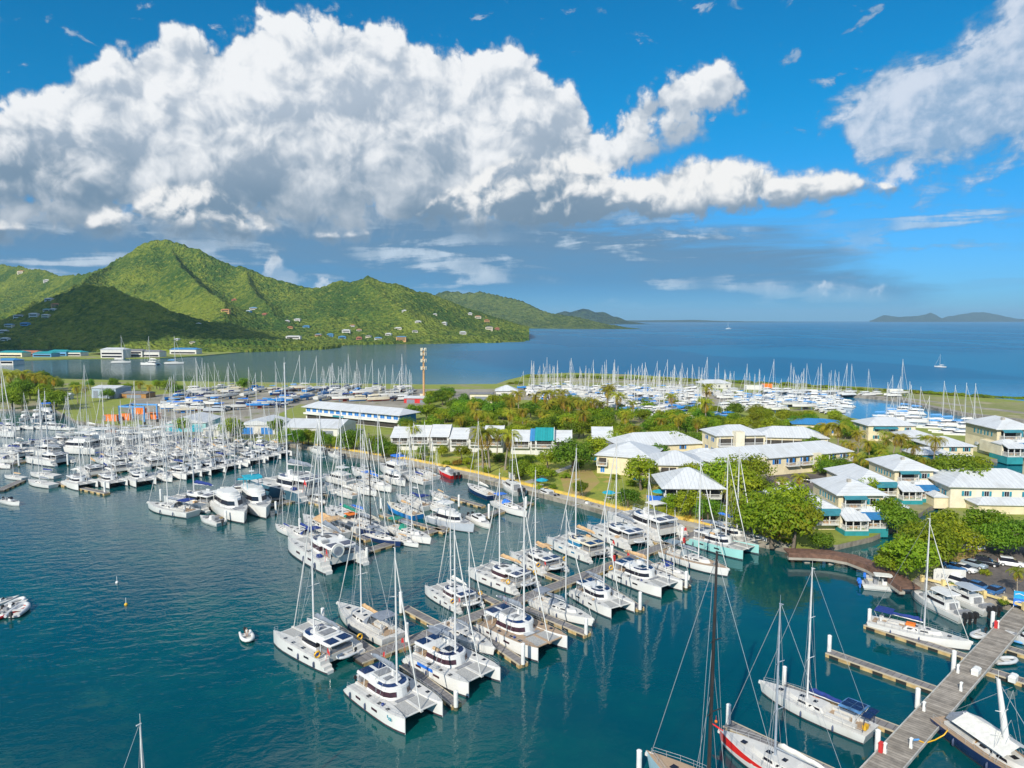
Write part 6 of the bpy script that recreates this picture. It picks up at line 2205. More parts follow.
def red_box(u, v, label, z=1.0):
    p = P(u, v, z)
    t = thing('fire_box', label, 'fire box', p, R(40), group='red fire boxes on the docks')
    part('cabinet', 0, lambda b: b.box(-.25, .25, -.2, .2, 0, 1.05), redc, t)
    part('lid', 0, lambda b: b.prism([(-.28, -.23), (.28, -.23), (.28, .23), (-.28, .23)], 1.05, 1.15), redc, t)
    part('stand', 0, lambda b: b.box(-.18, .18, -.14, .14, -.5, 0), whitem, t)


red_box(881, 752, 'red fire box on the pier beside the stern of the cruising yacht')
red_box(996, 628, 'red fire box at the landward end of the pier')
red_box(684, 543, 'red fire box on the middle dock near the aqua catamaran', .6)
red_box(614, 561, 'red fire box behind the second row of catamarans', .6)


def dock_box(u, v, label, z=1.0):
    p = P(u, v, z)
    t = thing('dock_box', label, 'dock box', p, R(42), group='white dock boxes')
    part('body', 0, lambda b: b.prism([(-.7, -.42), (.7, -.42), (.7, .42), (-.7, .42)], 0, .72, [(-.75, -.45), (.75, -.45), (.75, .45), (-.75, .45)]), pilew, t)
    part('lid', 0, lambda b: b.prism([(-.78, -.48), (.78, -.48), (.78, .48), (-.78, .48)], .72, .95, [(-.6, -.25), (.6, -.25), (.6, .25), (-.6, .25)]), pilew, t)


dock_box(976, 674, 'white dock box on the right edge of the timber pier')
dock_box(1013, 681, 'white dock box on the finger pontoon right of the pier', .6)

# yellow hose and blue connector from the pier to the navy ketch
hose = thing('mooring_hose', 'yellow hose sagging from the pier to the navy-hulled boat', 'hose')
part('hose', 0, lambda b: b.path([P(918, 740, 1.2), P(925, 743, 1.0), P(935, 740, .7), P(944, 735, 1.0), P(948, 730, 1.7)], 0.07, 6), yellowp, hose, 60)
part('connector', 0, lambda b: b.path([P(913, 740, 1.3), P(919, 739.5, 1.25)], 0.12, 6), paleb, hose)

# ------------------------------------------------------------------ middle dock, near row (bows towards the camera)
G1 = 'white catamarans on the middle dock'
G2 = 'sloops on the middle dock'
cat1 = catamaran('nearest catamaran, white with plum windows, dark foredeck pad and grey boom cover', (424.5, 726), (365, 684), panes=glass_p, cover=greyc, group=G1, stripe=pm('maroon_stripe', (.10, .02, .03), .4))
part('boat_name', 'script', lambda b: [b.box(x0, x1, -3.515, -3.47, z0, z1) for x0, x1, z0, z1 in ((4.05, 4.12, 1.30, 1.62), (4.12, 4.3, 1.30, 1.35), (4.36, 4.41, 1.30, 1.45), (4.46, 4.5, 1.3, 1.48), (4.5, 4.62, 1.42, 1.48), (4.68, 4.73, 1.22, 1.50), (4.78, 4.83, 1.30, 1.46), (4.83, 4.95, 1.30, 1.34), (4.2, 4.9, 1.14, 1.19))], tealc, cat1)
catamaran('white catamaran with a blue side cloth and grey bimini, second from the outer end', (485, 690), (420, 655), panes=glass_p, cover=greyc, group=G1, bimini=greyc, fly='helm',
          extra=lambda t: part('side_cloth', 0, lambda b: b.box(-2.6, .6, -3.66, -3.60, 1.35, 1.75), bluec, t))
catamaran('white catamaran with a brown teak side deck and navy roof panels', (553, 656), (489, 624), panes=glass_p, cover=greyc, group=G1, deck=teak, extra=lambda t: part('skylight', 0, lambda b: b.box(2.1, 2.9, -1.2, .3, 1.76, 1.9), hyp, t))
sailboat('small white sloop squeezed between a catamaran and the finger pontoon, grey cover', (493, 656), (442, 629), cover=greyc, hood=greyc, group=G2)
sailboat('low white flush-decked sloop moored along a tan-edged finger pontoon', (592, 627), (534, 604), cover=greyc, bimini=greyc, hood=greyc, group=G2)
catamaran('white catamaran with a dark wrap-around window beside the low white sloop', (623, 616), (580, 592), cover=greyc, group=G1, deckpad=False, fly='helm', solarp=True)
catamaran('white catamaran with a tan boom cover, bow beside the lone pile', (672, 595), (617, 573), cover=tanc, group=G1, fly='helm')
sailboat('small sloop with a navy waterline, bow beside a white pile', (689, 581), (655, 567), cover=navy, hood=navy, stripe=navyp, bottom=navyp, group=G2, lod=1)
sailboat('big white sloop with a teak foredeck, plumb bow and dark hull windows', (727, 577), (664, 556), cover=greyc, hood=clearp, bimini=clearp, deck=teak, group=G2)
catamaran('aqua-hulled catamaran by the quay with grey cover over its stern', (751, 557.5), (694, 541), hullm=tealp, cover=greyc, group=G1, fly='helm', bimini=greyc)
catamaran('white catamaran with a rounded roof moored between the aqua catamaran and the quay', (757, 549), (712, 532), cover=bluec, group=G1, fly='helm', deckpad=False, lod=1)

# middle dock, far row (bows towards the far channel)
catamaran('leftmost catamaran of the middle dock, white with big navy roof panels', (291, 637), (348, 666), panes=glass, cover=greyc, group=G1)
sailboat('white sloop with a grey bimini and tan boom cover behind the leftmost catamaran', (339, 613), (394, 645), cover=tanc, hood=greyc, bimini=greyc, group=G2)
catamaran('white catamaran with yellow lifebuoys and plum windows, beside the bare finger pontoon', (436, 591), (472, 611), panes=glass_p, cover=whitec, group=G1, fly='helm')
catamaran('white catamaran with a tan boom cover and a yellow lifebuoy, facing the channel', (479, 573), (529, 592), panes=glass_p, cover=tanc, group=G1, fly='helm')
catamaran('white catamaran with a sandy bimini and tan boom cover, third in the far row', (520, 557), (557, 575), cover=tanc, group=G1, fly='helm', bimini=tanc)
catamaran('white catamaran with a beige roof and blue side window, fourth in the far row', (557, 543), (602, 561), panes=pm('sea_blue_window', (.02, .16, .30), .15), cover=tanc, group=G1, roofm=creamp, fly='helm')
catamaran('white catamaran with dark solar roof in front of the boxy power catamaran', (598, 531), (641, 549), cover=greyc, group=G1, fly='helm')
catamaran('big boxy white power catamaran without a mast, tied by the quay', (620, 520), (674, 541), mast=False, group=G1, fly='lounge', name='power_catamaran', cat='power catamaran', bimini=whitec)

# ------------------------------------------------------------------ second dock
G3 = 'yachts on the second dock'


def round_cover(t):
    part('tender_cover', 'round', lambda b: b.path([(-5.9, 1.1, 2.75), (-6.15, 1.1, 2.75)], 0.95, 16), whitec, t, 40)
    part('tender_cover_disc', 'round', lambda b: b.path([(-6.15, 1.1, 2.75), (-6.2, 1.1, 2.75)], 0.62, 16), greyc, t, 40)


catamaran('catamaran with a large round white cover hung across its stern', (306, 546), (348, 570), cover=greyc, group=G1, fly='helm', panes=glass_p, extra=round_cover)
sailboat('white sloop with a navy sprayhood at the outer end of the second dock', (286, 532), (319, 547), hood=navy, bimini=navy, cover=navy, group=G3, lod=1)
sailboat('yacht shaded by a long brown awning on the second dock', (304, 523), (342, 541), cover=tanc, bimini=tanc, group=G3, lod=1, extra=lambda t: part('awning', 'long', lambda b: b.loft([[(x, y, 3.1 - abs(y) * .35) for y in (-1.7, 0, 1.7)] for x in (-4.5, .4)], False), tanc, t))
sailboat('white yacht with an orange cloth and a green awning', (326, 516), (366, 534), cover=greenc, hood=greenc, group=G3, lod=1, extra=lambda t: part('orange_cloth', 0, lambda b: b.box(-3.4, -1.6, -1.0, 1.0, 2.4, 2.5), orangep, t))
sailboat('cream-decked sloop with a blue boom cover, bow down the channel', (380, 529), (345, 516), cover=bluec, group=G3, lod=1, deck=creamp)
sailboat('navy-hulled sloop with a grey deck tent', (400, 547), (367, 537), hull=navyp, cover=greyc, hood=greyc, bimini=greyc, group=G3, lod=1)
sailboat('dark-hulled ketch lying next to the navy sloop with a black mast', (388, 541), (350, 525), hull=navyp, mastm=carbon, cover=greyc, group=G3, lod=1)
sailboat('white sloop with a bright green bimini', (430, 545), (390, 531), bimini=greenc, cover=greyc, hood=greenc, group=G3, lod=1)
sailboat('small white sloop rafted in front of the green-biminied one', (418, 548), (394, 540), cover=tanc, group=G3, lod=1)
sailboat('white sloop with a royal blue tarpaulin along its side', (388, 508), (418, 520), hull=royalp, deck=creamp, cover=tanc, group=G3, lod=1)
sailboat('white ketch with a navy sail cover behind the blue-sided sloop', (397, 500), (428, 511), cover=navy, bimini=navy, group=G3, lod=1)
sailboat('white yacht with a tall bare mast beside the trawler', (422, 504), (448, 514), cover=whitec, group=G3, lod=1)
motor_yacht('grey-hulled trawler with a white wheelhouse', (473, 533), (432, 521), hull=greyp, group=G3, name='trawler', cat='trawler')
speedboat('small white sport boat ahead of the trawler', (489, 529), (471, 519), group=G3, top=None, long_cabin=True)
sailboat('white sloop with a bright blue bimini at the landward end of the second dock', (526, 518), (496, 505), bimini=bluec, cover=greyc, hood=bluec, group=G3, lod=1)
sailboat('navy sloop lying by the finger nearest the lawn', (468, 489), (493, 500), hull=navyp, cover=whitec, group=G3, lod=1)
speedboat('white power boat with a closed cabin, stern to the lawn quay', (503, 486), (521, 496), group=G3, top=None, long_cabin=True)
speedboat('red and white speedboat tied to the quay', (439, 472), (456, 479), hull=redp, group=G3, top=None)
speedboat('white power boat under the quay by the path', (536, 493), (556, 500), group=G3, top=None, long_cabin=True)
speedboat('open white boat at the quay below the lawn, blue bench', (575, 505), (598, 511), group=G3, top=None, engines=1)
dinghy('grey dinghy on the water between the second dock and the lawn', (413, 488), (418, 489), group=None)

# ------------------------------------------------------------------ third dock
G4 = 'yachts on the third dock'
catamaran('large slate-blue catamaran with a tall white mast', (264, 488), (322, 500), hullm=slatep, cover=greyc, group=G4, fly='lounge', mast_h=20.0, jib=False, lod=1, deckpad=False, bottom=slatep)
motor_yacht('white flybridge motor yacht with an orange lifebuoy', (324, 480), (352, 486), group=G4)
motor_yacht('white motor yacht with a blue cloth on its roof, close to the quay', (380, 470), (408, 478), group=G4, top=bluec)
sailboat('long white sloop lying in front of the flybridge motor yacht', (331, 492), (357, 499), group=G4, lod=1, cover=whitec)
sailboat('white sloop behind the long sloop, bow to the channel', (352, 472), (374, 481), group=G4, lod=1, cover=greyc)
sailboat('white sloop with a bright blue sail awning', (391, 493), (364, 483), group=G4, lod=1, cover=bluec, bimini=bluec)
motor_yacht('white motor cruiser beside the sloop with the blue awning', (405, 487), (386, 479), group=G4, fly=False)
sailboat('white sloop under the lone dark pole of the third dock', (376, 497), (352, 488), group=G4, lod=1, cover=greyc)
sailboat('small sloop with dark cockpit covers near the quay', (404, 478), (428, 485), group=G4, lod=1, cover=navy)
sailboat('white sloop nearest the quay on the third dock', (417, 473), (436, 480), group=G4, lod=1, cover=greyc)
speedboat('small open boat moored along the finger of the third dock', (325, 504), (312, 500), group=G4, top='t')
speedboat('white launch lying along the quay under the hedge', (310, 451), (327, 455), group=G4, top=None, long_cabin=True)
speedboat('long white launch along the quay, ahead of the smaller one', (328, 455), (343, 459), group=G4, top=None)
# small group at its outer end
sailboat('lone white sloop at the outermost end of the third dock', (149, 509), (194, 517), group=G4, lod=2, cover=greyc, hood=greyc, bimini=navy)
catamaran('white catamaran with a yellow kayak at the bow, behind the outermost sloop', (176, 502), (220, 510), group=G4, lod=1, cover=navy, fly='helm')
catamaran('white catamaran with a turquoise boom awning', (219, 494), (258, 492), group=G4, lod=1, cover=tealc, bimini=tealc, fly='helm')
speedboat('small white boat at the very end of the third dock', (201, 520), (222, 526), group=G4, top=None, engines=1)
motor_yacht('white power boat with a rounded bow facing the open water', (244, 524), (220, 506), group=G4, fly=False)
motor_yacht('white flybridge boat facing the open water, nearest the slate catamaran', (266, 519), (248, 501), group=G4, top=tealc)
for (bx, by, sx_, sy_, l, cv) in [(276, 528, 293, 536, 'white sloop tied alone outside the second dock', navy), (268, 486, 250, 480, 'small sloop inside the third dock, near the hedge', greyc), (430, 494, 447, 501, 'pale sloop in the middle of the third dock', tanc),
                                  (330, 510, 352, 519, 'white sloop with navy covers in the inner part of the second dock', navy)]:
    sailboat(l, (bx, by), (sx_, sy_), group=G4, lod=1, cover=cv)

# ------------------------------------------------------------------ beside the timber pier
G5 = 'yachts beside the timber pier'


def cruiser_bits(t):
    part('orange_cloth', 'cruiser', lambda b: b.loft([[(-.3, -1.14, 1.5), (-.2, -.95, 1.98)], [(.75, -1.04, 1.5), (.65, -.86, 1.98)]], False), orangep, t)
    part('paddle_board', 'cruiser', lambda b: b.path([(-3.4, -2.02, 1.55), (-3.0, -2.05, 1.6), (-1.0, -2.10, 1.6), (.1, -2.0, 1.6)], [.06, .3, .34, .08], 8, None, 0.25), tanc, t, 60)
    part('jerrycan', 'cruiser', lambda b: b.box(-6.7, -6.3, .3, 1.1, 1.5, 2.0), yellowp, t)


sailboat('white cruising yacht with an orange cloth on its coachroof and a navy boom cover', (762, 693), (872, 741), group=G5, cover=navy, hood=None, bimini=pm('blue_white_bimini', (.06, .16, .32), .7, .6, 1.2), solar_top=True, stern_arch=True, extra=cruiser_bits, mast_h=18.5, jib='thin')


def red_flash(t):
    # red flash tapering aft along the topsides
    def fn(b):
        n = 9
        for sg in (-1, 1):
            rings = []
            for i in range(n):
                x = 7.0 - i * 0.95
                s = (x + 7) / 14
                w = 2.1 * (1 - ((max(s, .42) - .42) / .58) ** 2.3)
                f = 1.35 * (.92 + .30 * s * s)
                lo = f * (0.30 + 0.06 * i)
                hi = f * (0.97)
                xo = 0.5 * max(0, s - .85) / .15
                w = max(w, 0.012)
                rings.append([(x + xo * .3, sg * (w * .955 + .02), lo), (x + xo * .9, sg * (w * 1.0 + .02), hi)])
            b.loft(rings, False)
        b.tube((6.9, 0, 1.62), (8.3, 0, 1.80), 0.09, 0.07, 6)
    part('red_flash', 0, fn, redp, t)


def place_like(t, bowpx, hdg, L, L0, z=0.0):
    p = P(*bowpx)
    s = L / L0
    t.location = (p.x - math.cos(hdg) * L / 2, p.y - math.sin(hdg) * L / 2, z)
    t.rotation_euler = (0, 0, hdg)
    t.scale = (s, s, s)


_a, _c = P(762, 693), P(872, 741)
HD = math.atan2(_a.y - _c.y, _a.x - _c.x)
t = sailboat('yacht with a red flash along its bow and a red bowsprit', group=G5, cover=whitec, mastm=pm('grey_mast_paint', (.30, .34, .40), .4), extra=red_flash, rake=-0.0, mast_h=17.5, jib='thin')
place_like(t, (722, 745), HD - .02, 15.5, 14)
t = sailboat('pale blue yacht with a tan teak deck and a tall black mast', group=G5, hull=bluep, deck=teak, mastm=carbon, cover=greyc, rake=0.25, mast_h=21.6, mast_r=.17, jib='thin')
place_like(t, (650, 770), HD - .02, 17.5, 14)
sailboat('white racing yacht with a navy boom cover, stern to the open water', (969, 651), (869, 626), group=G5, cover=navy, bimini=navy, hood=None, mast_h=19.5, extra=lambda t: part('orange_bag', 0, lambda b: b.box(-1.6, -.3, -.6, .4, 1.9, 2.25), orangep, t))
G6 = 'power boats near the car park'
speedboat('long white power catamaran with black outboards and dark roof windows', (912, 597), (968, 624), group=G6, top='t', topm=whitem, engines=3, long_cabin=True)
speedboat('white power boat with a grey hardtop and black outboards against the quay', (936, 592), (992, 617), group=G6, top='t', topm=greyp, engines=3, long_cabin=True)
speedboat('white centre-console boat with blue outboards, bow to the quay', (913, 592), (861, 587), group=G6, topm=whitec, engm=bluec)
speedboat('cream centre-console boat moored behind its white twin', (908, 586), (866, 580), group=G6, topm=whitec, engm=bluec, hull=creamp)
dinghy('grey dinghy tucked between the pier and the racing yacht', (973, 640), (985, 634), group='dinghies by the pier')
dinghy('white dinghy with a covered engine, moored right of the pier', (1016, 662), (993, 664), group='dinghies by the pier')
dinghy('blue-floored dinghy at the edge of the view right of the pier', (1010, 641), (1030, 645), group='dinghies by the pier', tube=paleb)
motor_yacht('white motor boat entering the view right of the pier', (1006, 637), (1060, 655), group=G6, fly=False)


def ketch_bits(t):
    part('sun_awning', 'ketch', lambda b: b.loft([[(x, y, 3.3 - abs(y) * .45) for y in (-1.8, 0, 1.8)] for x in (-4.2, -1.2, 2.0)], False), whitec, t)
    part('cabin_trunk', 'ketch', lambda b: tapered(b, [(3.0, .3), (1.5, .9), (-2.4, 1.1)], 1.3, 1.75, .9), wood, t)
    part('dodger', 'ketch', lambda b: b.prism([(-5.6, -1.2), (-4.2, -1.2), (-4.2, 1.2), (-5.6, 1.2)], 2.0, 2.7, [(-5.3, -1.0), (-4.4, -1.0), (-4.4, 1.0), (-5.3, 1.0)]), greyc, t)


t = sailboat('navy-hulled wooden ketch under a pale awning, varnished deck', group=G5, hull=navyp, deck=teak, cover=whitec, mastm=whitem, mast_h=8.6, mast_r=.36, rake=1.7, jib='thin', extra=ketch_bits, name='wooden_ketch')
_s = P(944, 727)
place_like(t, (944, 727), 0, 16, 14)
_hd = math.atan2(P(993, 762).y - _s.y, P(993, 762).x - _s.x)
t.rotation_euler = (0, 0, _hd)
t.location = (_s.x + math.cos(_hd) * 8, _s.y + math.sin(_hd) * 8, 0)


# a mast tip in the lower left corner belongs to a sloop just below the view
t = sailboat('sloop whose white mast tip rises alone from the water at the bottom of the view', group=None, mast_h=17.0, mastm=whitem, jib=False)
dd = (50 - 17.8) * FOC / (732 - 320)
t.location = ((124 - 512) / FOC * dd - .6, dd - 0.8, 0)
t.rotation_euler = (0, 0, R(60))

# tenders hung across catamaran sterns
def hung_dinghy(root, label, tube=None):
    s = root.scale.x
    h = root.rotation_euler.z
    p = root.location + Vector((math.cos(h) * -6.35 * s, math.sin(h) * -6.35 * s, 1.15 * s))
    dinghy(label, None, None, group='tenders hung on catamaran sterns', tube=tube, at=p, rz=h + PI / 2, L=3.1)


for ch in list(scene.objects):
    l_ = ch.get('label', '')
    if not ch.get('category') == 'catamaran':
        continue
    for key, lab_, tb_ in (('leftmost catamaran of the middle', 'grey tender hung across the stern of the leftmost middle-dock catamaran', hyp), ('nearest catamaran, white', 'grey tender hung at the stern of the nearest catamaran', hyp),
                           ('yellow lifebuoys and plum', 'white tender on the stern of the catamaran with yellow lifebuoys', whitem), ('tan boom cover and a yellow', 'grey tender behind the channel-facing catamaran with a yellow lifebuoy', hyp),
                           ('sandy bimini', 'grey tender on the stern of the catamaran with a sandy bimini', hyp), ('beige roof', 'dark tender on the stern of the beige-roofed catamaran', cush), ('dark solar roof', 'grey tender on the stern of the dark-roofed catamaran', hyp),
                           ('blue side cloth', 'grey tender hung on the catamaran with the blue side cloth', hyp), ('brown teak side deck', 'white tender behind the teak-decked catamaran', whitem)):
        if key in l_:
            hung_dinghy(ch, lab_, tb_)
    if 'lifebuoy' in l_ or 'sandy' in l_ or 'leftmost' in l_ or 'tan boom' in l_:
        for sg in (-1, 1):
            part('lifebuoy', ('cat', sg), lambda b: b.path([(-4.9 + .05 * math.cos(k * PI / 5), sg * 3.45 + .38 * math.cos(k * PI / 5), 2.3 + .38 * math.sin(k * PI / 5)) for k in range(11)], .12, 6), yellowp, ch, 60)
    rr_ = (hash(l_[:20]) if False else sum(map(ord, l_))) % 3
    part('life_raft', rr_, lambda b: b.path([(-2.6 + rr_ * .4, -1.5, 3.25), (-1.5 + rr_ * .4, -1.5, 3.25)], .24, 8), (whitem, hyp, tanc)[rr_], ch, 60)
    if rr_ != 1:
        part('ensign', rr_, lambda b: (b.tube((-6.1, 3.0 - rr_ * 3, 1.6), (-6.6, 3.0 - rr_ * 3, 3.6), .025, n=4), b.add([(-6.6, 3.0 - rr_ * 3, 3.55), (-7.2, 3.15 - rr_ * 3, 3.2), (-7.15, 3.1 - rr_ * 3, 2.6), (-6.45, 3.0 - rr_ * 3, 2.95)], [(0, 1, 2, 3)])), redc, ch)
    part('deck_gear', rr_, lambda b: (b.box(-4.3 + rr_, -3.6 + rr_, 2.5, 3.1, 1.7, 2.05), b.sphere((2.2 - rr_ * .7, -2.9, 1.95), .22, 8, 5)), (navy, tanc, greyc)[rr_], ch)

# ------------------------------------------------------------------ out on the open basin
dinghy('small dinghy under way with one person, trailing a faint wake', (249.5, 644), (245, 634), tube=whitem)


def person(at, rz, label, shirt):
    t = thing('person', label, 'person', at, rz)

    def body(b):
        b.path([(0.32, .12, .02), (.34, .13, .38), (0.0, .12, .46)], [.06, .07, .10], 7)
        b.path([(0.32, -.12, .02), (.34, -.13, .38), (0.0, -.12, .46)], [.06, .07, .10], 7)
        b.path([(0, 0, .40), (.02, 0, .7), (.04, 0, .92), (.05, 0, 1.02), (.06, 0, 1.1)], [.17, .16, .19, .08, .06], 8)
        b.sphere((.08, 0, 1.2), .115, 8, 6, 1, .85, 1.15)
        for s in (-1, 1):
            b.path([(.04, s * .19, .93), (.12, s * .25, .68), (.33, s * .2, .6)], [.06, .05, .04], 6)
    part('body', 'sit', body, pm('sunburnt_skin', (.38, .22, .15), .6), t, 60)
    part('shirt', 'sit', lambda b: b.path([(0, 0, .42), (.02, 0, .7), (.04, 0, .93), (.05, 0, 1.0)], [.185, .175, .205, .09], 8), shirt, t, 60)
    part('hair', 'sit', lambda b: b.sphere((.06, 0, 1.25), .12, 8, 5, 1, .9, .9), black, t, 60)
    return t


_q = P(247, 638)
person((_q.x, _q.y, .42), R(-70), 'person in a pale shirt sitting in the moving dinghy', whitec)
# raft of tenders cut by the left edge of the view
G7 = 'tenders rafted in the open basin'
dinghy('white rigid inflatable nearest in the floating raft, grey tubes', (26, 607), (12, 619), group=G7, tube=hyp)
dinghy('long white tender in the raft with a red float beside it', (24, 601), (4, 611), group=G7, tube=whitem)
speedboat('white launch in the raft, lying furthest out', (27, 604), (-2, 618), group=G7, top=None, engines=1)
speedboat('white open boat at the back of the raft', (18, 599), (-12, 609), group=G7, top=None, engines=1)
raft = thing('swim_raft', 'red-edged floating raft between the tenders', 'raft', group=None)
along(raft, (-14, 622), (12, 612))
part('platform', 0, lambda b: b.box(-4, 4, -1.2, 1.2, .1, .5), pilew, raft)
part('edge_tube', 0, lambda b: b.path([(-4, -1.3, .3), (4, -1.3, .3), (4.1, 0, .3), (4, 1.3, .3), (-4, 1.3, .3)], .25, 8), redc, raft, 60)


def buoy(u, v, label, m1, m2, sc=.7):
    p = P(u, v)
    t = thing('marker_buoy', label, 'buoy', p, 0, sc)
    part('float', 0, lambda b: b.sphere((0, 0, .15), .42, 10, 6), m1, t, 60)
    part('spar', 0, lambda b: b.tube((0, 0, .4), (0, 0, 1.9), .07, .05, 6), m2, t)


buoy(126, 605, 'yellow marker buoy with a pale spar floating alone', yellowp, whitem)
buoy(117, 583, 'small white marker buoy beyond the yellow one', whitem, whitem)
buoy(716, 722, 'small orange marker buoy ahead of the red bowsprit', orangep, redc, .45)

# ------------------------------------------------------------------ the charter fleet
ORD = ['first', 'second', 'third', 'fourth', 'fifth', 'sixth', 'seventh', 'eighth', 'ninth', 'tenth', 'eleventh', 'twelfth', 'thirteenth', 'fourteenth', 'fifteenth', 'sixteenth', 'seventeenth', 'eighteenth']
RB = random.Random(21)
CN = {id(greyc): 'grey', id(whitec): 'white', id(tanc): 'tan', id(navy): 'navy', id(paleb): 'pale blue', id(bluec): 'blue'}


def row_path(pts, s):
    n = len(pts) - 1
    x = s * n
    i = min(n - 1, int(x))
    f = x - i
    return pts[i][0] + (pts[i + 1][0] - pts[i][0]) * f, pts[i][1] + (pts[i + 1][1] - pts[i][1]) * f


def fleet_row(pts, n, hdg, L, where, kinds, group, jit=4, lod=0, z=0.0):
    for k in range(n):
        u, v = row_path(pts, k / max(1, n - 1))
        p = P(u, v, 0)
        kind = kinds[k % len(kinds)]
        cv = RB.choice([greyc, whitec, tanc, navy, greyc, whitec])
        o_ = ORD[k] if k < len(ORD) else f'{k + 1}th'
        if kind == 'cat':
            t = catamaran(f'white catamaran, {CN[id(cv)]} boom cover, {o_} from the left in {where}', group=group, cover=cv, lod=lod, fly=RB.choice(['helm', 'lounge', 'helm']), mast_h=RB.choice([19.0, 20.5, 22.0]), bimini=RB.choice([None, None, greyc, whitec]))
            L0 = 13.5
        elif kind == 'mono':
            t = sailboat(f'white sloop, {CN[id(cv)]} boom cover, {o_} from the left in {where}', group=group, cover=cv, lod=lod, mast_h=RB.choice([17.5, 19.5, 21.0]), hood=RB.choice([None, navy, greyc]), bimini=RB.choice([None, greyc, whitec, navy]))
            L0 = 14.0
        else:
            t = motor_yacht(f'white motor yacht, {o_} from the left in {where}', (u, v), (u + 5, v + 2), group=group)
            L0 = 14.0
        a = R(hdg + RB.uniform(-jit, jit))
        s = L * RB.uniform(.92, 1.08) / L0
        t.location = (p.x, p.y, z)
        t.rotation_euler = (0, 0, a)
        t.scale = (s, s, s)


FG = 'charter fleet in the left marina'
fleet_row([(80, 486), (137, 483), (178, 477), (203, 472.5), (228, 467), (253, 461.5), (277, 455)], 12, -42, 13.0, 'the front row of the fleet', ['cat', 'cat', 'cat', 'mono', 'cat'], FG, 9)
fleet_row([(92, 474), (122, 470), (150, 466), (180, 461), (208, 456.5), (236, 451.5)], 13, 132, 12.6, 'the second row of the fleet', ['cat', 'mono', 'cat', 'mono', 'mono'], FG)
fleet_row([(104, 463), (130, 460), (160, 456.5), (190, 452.5), (222, 447.5)], 12, -44, 12.4, 'the third row of the fleet', ['mono', 'cat', 'mono', 'mono', 'cat'], FG)
fleet_row([(110, 454), (140, 452), (170, 449), (200, 446), (226, 444)], 10, 134, 11.6, 'the back row of the fleet', ['mono', 'cat', 'mono'], FG)
fleet_row([(78, 453), (97, 451), (119, 450), (142, 447.5), (160, 446)], 5, 170, 21.0, 'the line of large white motor yachts', ['motor'], FG, 3)
fleet_row([(92, 442), (112, 441), (134, 440), (155, 440)], 5, 172, 15.0, 'the line behind the motor yachts', ['motor', 'cat'], FG, 3)
OG = 'boats at the outer left dock'
catamaran('larger left-hand white catamaran with its mast leaning over the outer dock', (36, 461), (66, 465), group=OG, cover=greyc, lod=0)
catamaran('farther left-hand white catamaran with a dark foredeck', (28, 453), (62, 455), group=OG, cover=greyc, lod=0)
sailboat('grey-white ketch with two raked masts on the outer left dock', (56, 437), (88, 434), group=OG, cover=whitec, lod=0, mast_h=22)
sailboat('white sloop close to the left shore with a bare tall mast', (78, 430), (100, 433), group=OG, cover=whitec, lod=0, mast_h=24)
sailboat('small white sloop with tan cover at the front of the left fleet', (5, 478), (25, 480), group=OG, cover=tanc, lod=0)
sailboat('small white sloop with red cushions next to the yellow-edged pontoon', (29, 484), (54, 488), group=OG, cover=greyc, lod=0)
sailboat('white sloop behind the one with red cushions', (31, 476), (58, 478.5), group=OG, cover=navy, lod=0)
sailboat('sloop cut by the left edge of the view, mast raked', (14, 438), (-6, 433), group=OG, cover=navy, lod=0, mast_h=21)
motor_yacht('white motor boat tied to the shore on the left', (20, 422), (28, 419), group=OG)
motor_yacht('second white motor boat tied to the shore on the left, with a radar arch', (33, 424), (40, 420), group=OG)
motor_yacht('white cruiser under a blue canopy by the left shore', (52, 421), (44, 417), group=OG, top=bluec)
speedboat('small white launch adrift near the left edge of the view', (19, 506), (4, 502), top=None, engines=1)
sailboat('white sloop at the left edge with its stern out of view', (10, 469), (-10, 466), group=OG, cover=whitec, lod=0)

# ------------------------------------------------------------------ boats ashore and in the inner basin, too small to show their fittings
far_glass = glass


def yard_hull(kind):
    def fn(b):
        if kind == 'cat':
            cat_hulls(-1)(b)
            cat_hulls(1)(b)
            b.box(-5.3, 2.8, -2.3, 2.3, .8, 1.75, 2)
            n0 = len(b.v)
            tapered(b, CAB, 1.74, 2.0, 1.0, 0, 2)
            tapered(b, [(x * .98, y * .97) for x, y in CAB], 2.0, 2.6, .93, -.08, 4)
            tapered(b, ROOFF, 2.62, 3.0, .97, 0, 2)
            b.box(-3.2, .4, -1.4, 1.4, 3.0, 3.3, 2)
        else:
            mono_hull()(b)
            b.box(-2.2, .4, -.14, .14, -1.9, -.3, 0)
            tapered(b, [(3.4, .3), (1.6, 1.05), (-1.9, 1.22)], 1.34, 1.6, 1.0, 0, 2)
            tapered(b, [(3.3, .3), (1.6, 1.0), (-1.8, 1.17)], 1.6, 1.8, .95, 0, 4)
            tapered(b, [(3.2, .3), (1.5, .98), (-1.9, 1.15)], 1.8, 1.93, .95, 0, 2)
            b.box(-6.2, -2.2, -1.1, 1.1, 1.3, 1.62, 3)
    return fn


def yard_mast(kind, top):
    def fn(b):
        x = .95
        b.path([(x, 0, 1.5), (x, 0, top)], [.15, .10], 6)
        for z, w in ((top * .45, .95), (top * .7, .7)):
            b.tube((x, -w, z), (x, w, z), .05, n=4)
        ys, zb, bow = (3.2, 1.8, 5.9) if kind == 'cat' else (1.85, 1.5, 6.7)
        for s in (-1, 1):
            b.tube((x - .3, s * ys, zb), (x, 0, top * .95), .035, n=4)
        b.tube((bow, 0, 1.8), (x, 0, top * .95), .08, n=4)
    return fn


